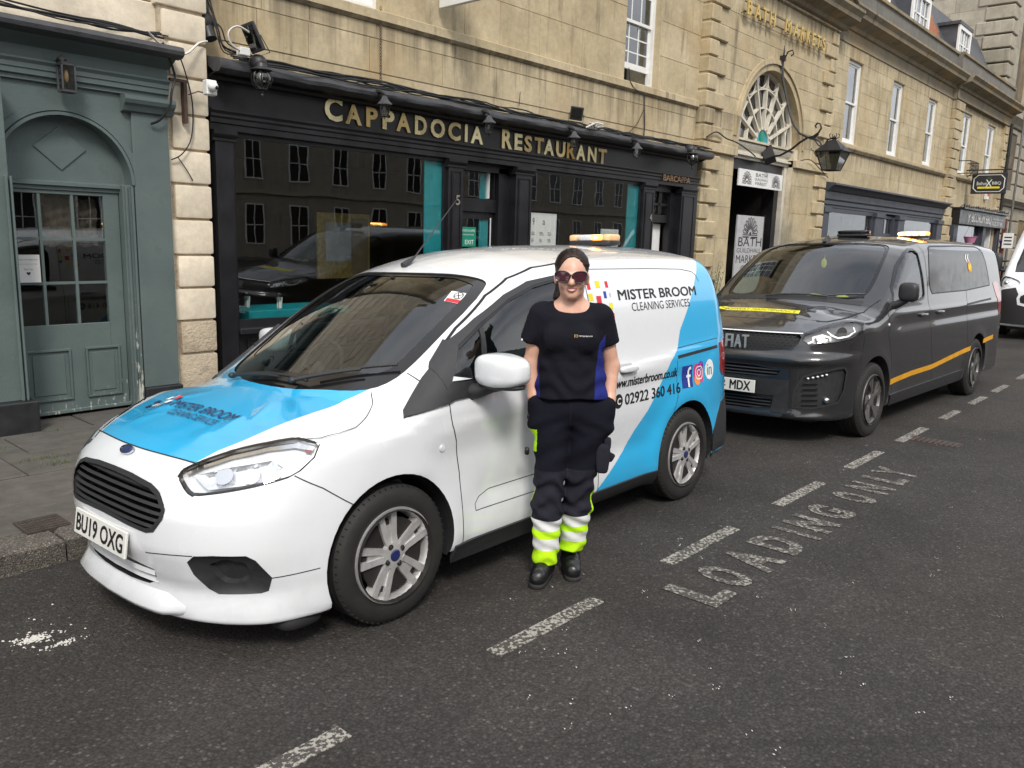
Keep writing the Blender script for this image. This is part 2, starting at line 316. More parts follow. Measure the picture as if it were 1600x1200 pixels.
    def build(s,name,mat,parent=None,smooth=0,bevel=0,seg=1,merge=True,**tg):
        me=bpy.data.meshes.new(name); me.from_pydata(s.v,[],s.f)
        mats=mat if isinstance(mat,(list,tuple)) else [mat]
        for q in mats: me.materials.append(M[q] if isinstance(q,str) else q)
        if len(mats)>1:
            for p,i in zip(me.polygons,s.mi): p.material_index=i
        bm=bmesh.new(); bm.from_mesh(me)
        if merge: bmesh.ops.remove_doubles(bm,verts=bm.verts,dist=1e-5)
        bmesh.ops.recalc_face_normals(bm,faces=bm.faces)
        if bevel:
            es=[e for e in bm.edges if len(e.link_faces)==2 and e.calc_face_angle(0)>.5]
            bmesh.ops.bevel(bm,geom=es,offset=bevel,segments=seg,affect='EDGES',profile=.6,clamp_overlap=True)
        bm.to_mesh(me); bm.free()
        if smooth:
            me.shade_smooth(); me.set_sharp_from_angle(angle=R_(smooth))
        o=bpy.data.objects.new(name,me); link(o,parent); tag(o,**tg); return o
def box(name,b,mat,parent=None,bevel=0,**tg):
    return MB().box(*b).build(name,mat,parent,bevel=bevel,**tg)
_txt={}
def text2d(s,offset=0.0,res=3,spacing=1.0):
    """mesh of flat text in 2d, normalised to its own bounding box (w,h)=(aspect,1) -> verts (n,2), faces, aspect"""
    k=(s,offset,res,spacing)
    if k in _txt: return _txt[k]
    c=bpy.data.curves.new('t','FONT'); c.body=s; c.size=1; c.offset=offset; c.resolution_u=res; c.space_character=spacing
    o=bpy.data.objects.new('t',c); COL.objects.link(o); dg=bpy.context.evaluated_depsgraph_get(); dg.update()
    me=bpy.data.meshes.new_from_object(o.evaluated_get(dg)); V=np.array([v.co[:2] for v in me.vertices]); F=[tuple(p.vertices) for p in me.polygons]
    bpy.data.objects.remove(o); bpy.data.curves.remove(c); bpy.data.meshes.remove(me)
    lo=V.min(0); V=V-lo; h=V[:,1].max(); w=V[:,0].max(); V=V/h
    _txt[k]=(V,F,w/h); return _txt[k]
def text_mb(mb,s,x0,x1,z0,z1,place,offset=0.0,depth=0.0,res=3,spacing=1.0):
    """flat text filling the rectangle, placed through place(a,b,d)->3d; optional thickness"""
    V,F,asp=text2d(s,offset,res,spacing)
    A=[(x0+p[0]/asp*(x1-x0), z0+p[1]*(z1-z0)) for p in V]
    mb.add([place(a,b,0) for a,b in A],F)
    if depth:
        mb.add([place(a,b,depth) for a,b in A],F)
        cnt={}
        for f in F:
            for i in range(len(f)):
                e=(f[i],f[(i+1)%len(f)]); k=tuple(sorted(e)); cnt.setdefault(k,[]).append(e)
        for k,es in cnt.items():
            if len(es)==1:
                a,b=es[0]; mb.add([place(*A[a],0),place(*A[b],0),place(*A[b],depth),place(*A[a],depth)],[(0,1,2,3)])
    return mb
def wall_text(s,x0,x1,z0,z1,y,mat,name='lettering',parent=None,offset=0,depth=0,spacing=1.0,slant=0,**tg):
    mb=MB(); text_mb(mb,s,x0,x1,z0,z1,lambda a,b,d:(a,y-d,b),offset,depth,spacing=spacing)
    return mb.build(name,mat,parent,merge=True,**tg)
def surface_nets(F,lo,hi,h,newton=3):
    """mesh of F=0 by naive surface nets on a regular grid; returns verts, quads"""
    lo=np.array(lo,float); n=np.ceil((np.array(hi)-lo)/h).astype(int)+1
    g=np.stack(np.meshgrid(*[lo[i]+h*np.arange(n[i]) for i in range(3)],indexing='ij'),-1)
    D=F(g); S=D<0
    c=np.zeros(tuple(n-1),int); cor=[(i,j,k) for i in(0,1) for j in(0,1) for k in(0,1)]
    sl=lambda A,o:A[o[0]:A.shape[0]-1+o[0],o[1]:A.shape[1]-1+o[1],o[2]:A.shape[2]-1+o[2]]
    for o in cor: c+=sl(S,o)
    act=(c>0)&(c<8); idx=np.argwhere(act); num=-np.ones(tuple(n-1),int); num[act]=np.arange(len(idx))
    acc=np.zeros((len(idx),3)); cnt=np.zeros(len(idx))
    for a in cor:
        for ax in range(3):
            if a[ax]==0:
                b=list(a); b[ax]=1
                da=D[tuple((idx+a).T)]; db=D[tuple((idx+b).T)]; m=(da<0)!=(db<0)
                t=np.where(m,da/np.where(m,da-db,1),0)
                p=np.tile(np.array(a,float),(len(idx),1)); p[:,ax]+=t
                acc+=p*m[:,None]; cnt+=m
    V=lo+h*(idx+acc/cnt[:,None])
    for _ in range(newton):
        e=h*.25; f=F(V); G=np.stack([(F(V+np.eye(3)[i]*e)-F(V-np.eye(3)[i]*e))/(2*e) for i in range(3)],-1)
        V=V-np.clip(f/np.maximum((G**2).sum(-1),.05),-h*.3,h*.3)[:,None]*G*.8
    Q=[]
    for ax in range(3):
        u,v=(ax+1)%3,(ax+2)%3
        s0=[slice(1,-1)]*3; s0[ax]=slice(0,-1); s1=list(s0); s1[ax]=slice(1,None)
        A=S[tuple(s0)];B=S[tuple(s1)]; ch=np.argwhere(A!=B); off=np.array([1,1,1]); off[ax]=0; ch=ch+off
        for i,pos in enumerate((1,0)):
            m=(S[tuple(ch.T)]==bool(pos))
            e=ch[m]; du=np.zeros(3,int);du[u]=1; dv=np.zeros(3,int);dv[v]=1
            q=np.stack([num[tuple((e-du-dv).T)],num[tuple((e-dv).T)],num[tuple(e.T)],num[tuple((e-du).T)]],-1)
            Q.append(q if pos else q[:,::-1])
    Q=np.concatenate(Q); Q=Q[(Q>=0).all(1)]
    return V,Q
def np_mesh(name,V,Q,mat,parent=None,smooth=True,**tg):
    me=bpy.data.meshes.new(name); V=np.asarray(V,float); me.vertices.add(len(V)); me.vertices.foreach_set('co',V.ravel())
    Q=np.asarray(Q,int); k=Q.shape[1]
    me.loops.add(Q.size); me.loops.foreach_set('vertex_index',Q.ravel()); me.polygons.add(len(Q))
    me.polygons.foreach_set('loop_start',np.arange(len(Q))*k); me.update(calc_edges=True); me.validate()
    me.materials.append(M[mat])
    if smooth: me.shade_smooth()
    o=bpy.data.objects.new(name,me); link(o,parent); tag(o,**tg); return o
# ------------------------------------------------------------------ analytic van bodies
#BODY-BEGIN
def smax(a,b,k):
    h=np.clip(.5+.5*(a-b)/k,0,1); return b+(a-b)*h+k*h*(1-h)
def interp(x,pts):
    # smooth (monotone-ish Catmull-Rom) interpolation through (x,y) points
    P=np.array(pts,float);X,Y=P[:,0],P[:,1]
    d=np.diff(Y)/np.diff(X); m=np.zeros(len(X))
    m[1:-1]=np.where(d[1:]*d[:-1]>0,2*d[1:]*d[:-1]/(d[1:]+d[:-1]+1e-12),0); m[0]=d[0];m[-1]=d[-1]
    x=np.clip(x,X[0],X[-1]); i=np.clip(np.searchsorted(X,x,side='right')-1,0,len(X)-2)
    h=X[i+1]-X[i];t=(x-X[i])/h
    return (2*t**3-3*t**2+1)*Y[i]+(t**3-2*t**2+t)*h*m[i]+(-2*t**3+3*t**2)*Y[i+1]+(t**3-t**2)*h*m[i+1]
def sstep(a,b,x):
    t=np.clip((x-a)/(b-a),0,1);return t*t*(3-2*t)

class Courier:                      # the white panel van; x back from the nose, z up from the road
    L=4.13; HW=.88; axles=(.825,3.314); wr=.31; z0=.155
    TOP=[(-.2,.34),(-.075,.57),(-.04,.67),(.015,.75),(.095,.80),(.24,.852),(.45,.91),(.66,.962),(.73,.983),(.79,1.015),(1.45,1.44),(1.56,1.498),(1.70,1.557),(1.9,1.611),(2.1,1.646),(2.5,1.674),(3.1,1.684),(3.6,1.677),(3.95,1.647),(4.2,1.59)]
    PLAN=[(0,0),(.2,.008),(.35,.028),(.5,.07),(.62,.13),(.72,.21),(.79,.30),(.84,.42),(.87,.58),(.885,.9),(.9,1.4)]
    REAR=[(0,0),(.4,.01),(.6,.035),(.7,.07),(.78,.13),(.83,.22),(.865,.36),(.9,.8)]
    SEC=[(.0,.80),(.2,.835),(.3,.855),(.42,.858),(.55,.856),(.68,.868),(.8,.878),(.9,.878),(.96,.866),(1.05,.845),(1.2,.808),(1.35,.765),(1.5,.715),(1.6,.68),(1.7,.64)]
    NOSE=[(.1,.04),(.15,-.02),(.2,-.02),(.28,-.01),(.36,-.035),(.47,-.06),(.57,-.057),(.67,-.03),(.77,.03),(.87,.155),(1.7,1.3)]
    TAIL=[(.1,.10),(.2,.02),(.35,-.01),(.5,.0),(.6,.03),(.8,.04),(1.0,.06),(1.2,.12),(1.4,.20),(1.55,.29),(1.7,.42)]
    @classmethod
    def F(s,p):
        x,y,z=p[...,0],np.abs(p[...,1]),p[...,2]
        ws=sstep(.5,.8,x)*(1-sstep(1.7,2.4,x))
        xt=x-(.04+.22*ws)*y*y
        T=interp(xt,s.TOP)
        e=.02; sl=(interp(xt+e,s.TOP)-interp(xt-e,s.TOP))/(2*e)
        crown=.05+.045*sstep(1.2,2.2,x)
        hood=1-sstep(.5,.9,x)
        T=T-crown*(y/.7)**2*(1-.3*hood)
        # hood ribs and power-dome
        T=T+hood*(.010*np.exp(-((y-(.22+.25*x))/.05)**2))*sstep(.15,.35,x)
        a=(z-T)/np.sqrt(1+sl*sl)
        W=interp(z,s.SEC)
        up=sstep(1.0,1.5,z); W=W+up*.03*sstep(1.7,2.4,x)+.012*sstep(.95,1.3,z)*sstep(1.9,2.3,x)
        # arches
        for ax in s.axles:
            r=np.hypot(x-ax,(z-s.wr)*.98); W=W+.016*np.exp(-((r-.37)/.075)**2)*(z<1.0)
        # swage rising to the rear, door hollow
        zl=.83+.075*(x-1.2); m=sstep(.9,1.3,x)*(1-sstep(3.55,3.8,x))
        W=W-m*.012*np.exp(-((z-zl+.13)/.09)**2)+m*.006*np.exp(-((z-zl)/.035)**2)
        mm=sstep(1.25,1.45,x)*(1-sstep(2.75,2.95,x)); W=W-mm*.012*np.exp(-((z-.47)/.07)**2)
        W=W-.03*(1-sstep(.25,1.3,x))*sstep(.8,1.0,z)
        b=y-W
        n=interp(z,s.NOSE)+interp(y,s.PLAN)*(1+.15*sstep(.5,.8,z))
        c=(n-x)*.8
        t=s.L-interp(z,s.TAIL)-interp(y,s.REAR)
        d=x-t
        zb=s.z0+.06*sstep(.5,.7,x)+.02*sstep(3.3,3.7,x)
        f=zb-z
        g=smax(a,b,.085)
        g=smax(g,c,.07); g=smax(g,d,.07); g=smax(g,f,.03)
        return g

class Scudo:                        # the dark people-carrier sized van
    L=5.30; HW=.96; axles=(.93,4.06); wr=.335; z0=.22
    TOP=[(-.2,.3),(-.02,.62),(.02,.80),(.06,.90),(.12,.955),(.3,1.02),(.6,1.10),(.85,1.155),(.95,1.19),(1.05,1.25),(1.65,1.63),(1.78,1.70),(1.95,1.755),(2.2,1.80),(2.6,1.835),(3.2,1.845),(4.2,1.84),(4.9,1.81),(5.4,1.74)]
    PLAN=[(0,0),(.3,.012),(.5,.04),(.65,.085),(.76,.15),(.85,.25),(.9,.36),(.94,.52),(.96,.8),(.98,1.5)]
    REAR=[(0,0),(.5,.01),(.7,.03),(.82,.07),(.9,.14),(.94,.25),(.98,.6)]
    SEC=[(.0,.88),(.2,.915),(.35,.94),(.5,.95),(.7,.957),(.9,.958),(1.05,.95),(1.15,.93),(1.3,.895),(1.45,.86),(1.6,.82),(1.75,.775),(1.9,.72)]
    NOSE=[(.1,.12),(.2,.05),(.25,.015),(.30,.03),(.4,.025),(.55,.02),(.685,.012),(.72,-.012),(.765,.0),(.80,.045),(.9,.06),(.955,.075),(.97,.055),(1.0,.12),(1.2,.5),(1.9,1.8)]
    TAIL=[(.1,.1),(.25,.02),(.4,.0),(.7,.0),(1.0,.02),(1.2,.05),(1.5,.12),(1.7,.2),(1.9,.3)]
    @classmethod
    def F(s,p):
        x,y,z=p[...,0],np.abs(p[...,1]),p[...,2]
        ws=sstep(.6,1.0,x)*(1-sstep(1.8,2.6,x))
        xt=x-(.05+.20*ws)*y*y
        T=interp(xt,s.TOP)
        e=.02; sl=(interp(xt+e,s.TOP)-interp(xt-e,s.TOP))/(2*e)
        hood=1-sstep(.7,1.0,x)
        T=T-(.05+.04*sstep(1.5,2.4,x))*(y/.78)**2*(1-.25*hood)+hood*sstep(.15,.4,x)*.014*np.exp(-((y-(.34+.18*x))/.06)**2)
        a=(z-T)/np.sqrt(1+sl*sl)
        W=interp(z,s.SEC)+sstep(1.2,1.7,z)*.02*sstep(1.9,2.8,x)
        for ax in s.axles:
            r=np.hypot(x-ax,z-s.wr); W=W+.007*np.exp(-((r-.40)/.07)**2)*(z<1.1)
        m=sstep(1.2,1.6,x)*(1-sstep(4.9,5.1,x))
        W=W-m*.010*np.exp(-((z-.98)/.06)**2)+m*.006*np.exp(-((z-1.08)/.03)**2)
        mm=sstep(1.4,1.6,x)*(1-sstep(3.5,3.7,x)); W=W-mm*.006*np.exp(-((z-.38)/.08)**2)
        W=W-.02*(1-sstep(.3,1.3,x))*sstep(.9,1.1,z)
        b=y-W
        n=interp(z,s.NOSE)+interp(y,s.PLAN)
        c=(n-x)*.8
        t=s.L-interp(z,s.TAIL)-interp(y,s.REAR); d=x-t
        f=s.z0-z
        g=smax(a,b,.09)
        g=smax(g,c,.07); g=smax(g,d,.08); g=smax(g,f,.03)
        return g
#BODY-END
# ------------------------------------------------------------------ vehicle construction on an analytic body
def gradF(F,P,e=.004):
    G=np.stack([(F(P+np.eye(3)[i]*e)-F(P-np.eye(3)[i]*e))/(2*e) for i in range(3)],-1)
    return G/np.maximum(np.linalg.norm(G,axis=-1,keepdims=True),1e-9)
def shell(F,lo,hi,spine,h):
    lo=np.array(lo);hi=np.array(hi);n=np.maximum(np.round((hi-lo)/h).astype(int),2)
    pts={};quads=[];order=[]
    def pid(i,j,k):
        if (i,j,k) not in pts: pts[(i,j,k)]=len(order); order.append((i,j,k))
        return pts[(i,j,k)]
    for ax in range(3):
        u,v=(ax+1)%3,(ax+2)%3
        for side in (0,n[ax]):
            for a in range(n[u]):
                for b in range(n[v]):
                    q=[]
                    for da,db in ((0,0),(1,0),(1,1),(0,1)):
                        c=[0,0,0];c[ax]=side;c[u]=a+da;c[v]=b+db;q.append(pid(*c))
                    quads.append(q if side else q[::-1])
    q=lo+np.array(order)*(hi-lo)/n; o=spine(q); d=q-o; L=np.linalg.norm(d,axis=1); d/=L[:,None]
    t=np.zeros(len(q)); step=.05; alive=np.ones(len(q),bool)
    for _ in range(64):
        f=F(o+d*(t+step)[:,None]); alive&=(f<0); t[alive]+=step
        if not alive.any(): break
    a=t.copy();b=t+step
    for _ in range(18):
        m=(a+b)/2; f=F(o+d*m[:,None]); a=np.where(f<0,m,a); b=np.where(f<0,b,m)
    return o+d*((a+b)/2)[:,None],np.array(quads)
FR={}
def frame(name,s=-1):
    """projection frame: axes a,b (unit) and inward direction d"""
    if name=='side': return np.array([1,0,0.]),np.array([0,0,1.]),np.array([0,-s,0.])
    if name=='front': return np.array([0,-1,0.]),np.array([0,0,1.]),np.array([1.,0,0])
    if name=='rear': return np.array([0,1,0.]),np.array([0,0,1.]),np.array([-1.,0,0])
    if name=='top': return np.array([0,-1,0.]),np.array([1,0,0.]),np.array([0,0,-1.])
    if name=='diag': q=2**-.5; return np.array([q,s*q,0]),np.array([0,0,1.]),np.array([q,-s*q,0])
    if name=='screen':
        c,sn=math.cos(.6),math.sin(.6); return np.array([0,-1,0.]),np.array([c,0,sn]),np.array([sn,0,-c])
def to2(P,fr): P=np.asarray(P,float); return np.stack([P@fr[0],P@fr[1]],-1)
def onto(V,ab,fr,off=0.0,far=None):
    """project plane points onto the body; off = metres outwards along the surface normal"""
    ab=np.asarray(ab,float); d=fr[2]; base=ab[:,:1]*fr[0]+ab[:,1:]*fr[1]
    if abs(d[0])>.99: base=base+(np.array([V.L,0,0]) if d[0]<0 else 0); far=.35; span=1.6
    elif abs(d[1])>.99: far=1.15; span=1.1
    elif abs(d[2])>.99 or d[2]<-.3: base=base+d*((np.array([1.5,0,1.0])-base)@d)[:,None]; far=1.4; span=2.1
    else: base=base+d*((np.array([.8,0,.8])-base)@d)[:,None]; far=1.6; span=1.9
    st=base-d*far; n=len(ab); t=np.zeros(n); hit=np.zeros(n,bool); best=np.full(n,9.);bt=np.zeros(n); act=np.arange(n); step=.035
    for i in range(int(span/step)):
        f=V.F(st[act]+d*(i*step)); nb=f<best[act]; best[act[nb]]=f[nb]; bt[act[nb]]=i*step
        nh=f<0; t[act[nh]]=i*step; hit[act[nh]]=True; act=act[~nh]
        if not len(act): break
    a=t-step;b=t.copy()
    for _ in range(12):
        m=(a+b)/2; f=V.F(st+d*m[:,None]); a=np.where(f>0,m,a); b=np.where(f>0,b,m)
    t=np.where(hit,b,bt); P=st+d*t[:,None]; N=gradF(V.F,P)
    return P+N*off,N
def chaikin(P,n=2,closed=True,w=.25):
    P=[np.array(p,float) for p in P]
    for _ in range(n):
        Q=[]; m=len(P)
        for i in range(m if closed else m-1):
            a,b=P[i],P[(i+1)%m]; Q+= [a*(1-w)+b*w,a*w+b*(1-w)]
        if not closed: Q=[P[0]]+Q[1:-1]+[P[-1]]
        P=Q
    return np.array(P)
def dens(P,h,closed=True):
    P=np.asarray(P,float);Q=[];m=len(P)
    for i in range(m if closed else m-1):
        a,b=P[i],P[(i+1)%m]; k=max(1,int(np.ceil(np.linalg.norm(b-a)/h)))
        for j in range(k): Q.append(a+(b-a)*j/k)
    if not closed: Q.append(P[-1])
    return np.array(Q)
def tess(poly,h):
    """2d polygon -> grid-cut mesh: verts(n,2), faces, boundary edges (oriented)"""
    poly=np.asarray(poly,float)
    bm=bmesh.new(); vs=[bm.verts.new((p[0],p[1],0)) for p in poly]; bm.faces.new(vs)
    for ax in (0,1):
        lo,hi=poly[:,ax].min(),poly[:,ax].max(); k=int((hi-lo)/h)
        for i in range(1,k+1):
            co=[0,0,0];co[ax]=lo+(hi-lo)*i/(k+1);no=[0,0,0];no[ax]=1
            bmesh.ops.bisect_plane(bm,geom=bm.verts[:]+bm.edges[:]+bm.faces[:],plane_co=co,plane_no=no,dist=1e-6)
    bmesh.ops.triangulate(bm,faces=[f for f in bm.faces if len(f.verts)>4])
    bm.verts.ensure_lookup_table(); bm.verts.index_update()
    V=np.array([v.co[:2] for v in bm.verts]); F=[tuple(v.index for v in f.verts) for f in bm.faces]
    B=[]
    for e in bm.edges:
        if len(e.link_loops)==1: l=e.link_loops[0]; B.append((l.vert.index,l.link_loop_next.vert.index))
    bm.free(); return V,F,B
def add_patch(mb,V,poly,fr,off=0.0,h=.04,thick=None,along=None,islocal2=False):
    """skin-tight patch (or solid if thick) on the body"""
    ab=np.asarray(poly,float) if islocal2 else to2(poly,fr)
    v,f,b=tess(ab,h); P,N=onto(V,v,fr,0 if along else off)
    if along: P=P-fr[2]*off
    n=len(mb.v); mb.add(P.tolist(),f)
    if thick is not None:
        Q=P+(fr[2]*thick if along else -N*thick); mb.add(Q.tolist(),[q[::-1] for q in f])
        k=len(P); mb.f+=[(n+a,n+k+a,n+k+b2,n+b2) for a,b2 in b]; mb.mi+=[mb.cur]*len(b)
    return P
def patch(V,poly,fr,mat,name,parent,off=0.0,h=.04,thick=None,smooth=30,**tg):
    mb=MB(); add_patch(mb,V,poly,fr,off,h,thick,along=tg.pop('along',None)); return mb.build(name,mat,parent,smooth=smooth,**tg)
def ribbon(mb,V,line,fr,w,off=.0012,closed=False,h=.025,thick=None):
    L=dens(to2(line,fr),h,closed); n=len(L)
    T=np.zeros_like(L)
    for i in range(n):
        a=L[(i-1)%n] if (closed or i>0) else L[i]; b=L[(i+1)%n] if (closed or i<n-1) else L[i]; t=b-a; T[i]=t/max(np.linalg.norm(t),1e-9)
    Nn=np.stack([-T[:,1],T[:,0]],-1); P1,n1=onto(V,L+Nn*w/2,fr,off); P2,n2=onto(V,L-Nn*w/2,fr,off)
    mb.add(P1.tolist()+P2.tolist(),[(i,(i+1)%n,(i+1)%n+n,i+n) for i in range(n if closed else n-1)])
def ring(mb,V,poly,fr,w,off,h=.03):
    """band of width w just inside a closed outline"""
    L=dens(to2(poly,fr),h); n=len(L); A=sum(L[i][0]*L[(i+1)%n][1]-L[(i+1)%n][0]*L[i][1] for i in range(n)); sg=1 if A>0 else -1
    T=np.array([L[(i+1)%n]-L[i-1] for i in range(n)]); T/=np.linalg.norm(T,axis=1)[:,None]; Nn=np.stack([-T[:,1],T[:,0]],-1)*sg
    w=np.asarray(w if hasattr(w,'__len__') else [w]*n)[:,None]
    rows=[onto(V,L+Nn*w*k,fr,off)[0] for k in (0,.5,1)]
    mb.add(np.concatenate(rows).tolist(),[(r*n+i,r*n+(i+1)%n,(r+1)*n+(i+1)%n,(r+1)*n+i) for r in (0,1) for i in range(n)])
    return L+Nn*w
def surf_text(V,s,a0,a1,b0,b1,fr,mat,name,parent,off=.0016,offset=0.0,shear=0,spacing=1.0,bold=0):
    v,f,asp=text2d(s,offset,3,spacing)
    # split long edges so letters hug the body
    A=np.stack([a0+v[:,0]/asp*(a1-a0)+shear*v[:,1]*(b1-b0), b0+v[:,1]*(b1-b0)],-1)
    P,N=onto(V,A,fr,off); mb=MB(); mb.add(P.tolist(),f)
    if bold:
        for dx,dz in ((bold,0),(0,bold*.5),(bold,bold*.5)): P,N=onto(V,A+np.array([dx,dz]),fr,off+.0002); mb.add(P.tolist(),f)
    return mb.build(name,mat,parent,merge=False)
def circle2(c,r,n=28,ry=None): return np.array([(c[0]+r*math.cos(2*math.pi*i/n),c[1]+(ry or r)*math.sin(2*math.pi*i/n)) for i in range(n)])
def disk(V,mb,c,r,fr,off,ry=None): add_patch(mb,V,circle2(c,r,24,ry),fr,off,.05,islocal2=True)
def superball(mb,c,r,e=.5,n=28,m=18,rot=None,taper=None):
    def p(w,e): return math.copysign(abs(w)**e,w)
    s=len(mb.v);V=[];F=[]
    for j in range(m+1):
        b=-math.pi/2+math.pi*j/m
        for i in range(n):
            a=2*math.pi*i/n; x,y,z=p(math.cos(b),e)*p(math.cos(a),e),p(math.cos(b),e)*p(math.sin(a),e),p(math.sin(b),e)
            q=Vector((x*r[0],y*r[1],z*r[2]))
            if taper: q=taper(q)
            if rot: q=rot@q
            V.append((q.x+c[0],q.y+c[1],q.z+c[2]))
    for j in range(m):
        for i in range(n): F.append((j*n+i,j*n+(i+1)%n,(j+1)*n+(i+1)%n,(j+1)*n+i))
    mb.add(V,F); return mb
def body_object(V,paint,cavity,cutters,parent,h=.032,name='body'):
    """outer skin + cabin cavity, minus cutters; smooth normals taken from the body function"""
    zt=2.6
    sp=lambda q:np.stack([np.clip(q[:,0],V.spine[0],V.spine[1]),np.zeros(len(q)),np.clip(q[:,2],V.spine[2],V.spine[3])],-1)
    P,Q=shell(V.F,(.0,-V.HW,V.z0),(V.L,V.HW,V.H),sp,h)
    Pc,Qc=shell(cavity[0],*cavity[1:4],.06)
    me=bpy.data.meshes.new(name); n=len(P)
    me.from_pydata(np.concatenate([P,Pc]).tolist(),[],Q.tolist()+[(n+q[::-1]).tolist() for q in Qc])
    for m in (paint,'cabin_dark','seam_dark'): me.materials.append(M[m])
    for i,p in enumerate(me.polygons): p.material_index=0 if i<len(Q) else 1
    o=bpy.data.objects.new(name,me); link(o)
    cos=[]
    for c in cutters:
        cm=bpy.data.meshes.new('cut'); cm.from_pydata(c.v,[],c.f)
        for m in (paint,'cabin_dark','seam_dark'): cm.materials.append(M[m])
        for p in cm.polygons: p.material_index=2
        bm=bmesh.new(); bm.from_mesh(cm); bmesh.ops.remove_doubles(bm,verts=bm.verts,dist=1e-6); bmesh.ops.recalc_face_normals(bm,faces=bm.faces); bm.to_mesh(cm); bm.free()
        co=bpy.data.objects.new('cut',cm); link(co); cos.append(co)
        md=o.modifiers.new('b','BOOLEAN'); md.operation='DIFFERENCE'; md.solver='EXACT'; md.object=co
    dg=bpy.context.evaluated_depsgraph_get(); dg.update()
    me2=bpy.data.meshes.new_from_object(o.evaluated_get(dg)); o.modifiers.clear(); o.data=me2; me2.name=name
    for co in cos: cm=co.data; bpy.data.objects.remove(co); bpy.data.meshes.remove(cm)
    bpy.data.meshes.remove(me)
    # normals
    nv=len(me2.vertices); co_=np.empty(nv*3); me2.vertices.foreach_get('co',co_); co_=co_.reshape(-1,3)
    G=gradF(V.F,co_); Fv=np.abs(V.F(co_))
    me2.shade_smooth()
    lv=np.empty(len(me2.loops),int); me2.loops.foreach_get('vertex_index',lv)
    fn=np.empty(len(me2.polygons)*3); me2.polygons.foreach_get('normal',fn); fn=fn.reshape(-1,3)
    lt=np.empty(len(me2.polygons),int); me2.polygons.foreach_get('loop_total',lt)
    fl=np.repeat(np.arange(len(lt)),lt)
    ln=fn[fl].copy(); ok=(Fv[lv]<.006)&((G[lv]*fn[fl]).sum(1)>.75); ln[ok]=G[lv][ok]
    me2.normals_split_custom_set(ln.tolist())
    o.parent=parent; return o
def arch_cut(mb,c,r,y0,y1,zlow=-.2,n=28):
    pts=[(c[0]+r*math.cos(a),c[1]+r*math.sin(a)) for a in [math.pi*(-.12+1.24*i/n) for i in range(n+1)]]
    pts=[(pts[0][0],zlow)]+pts+[(pts[-1][0],zlow)]
    mb.prism(pts,y0,y1,'y')
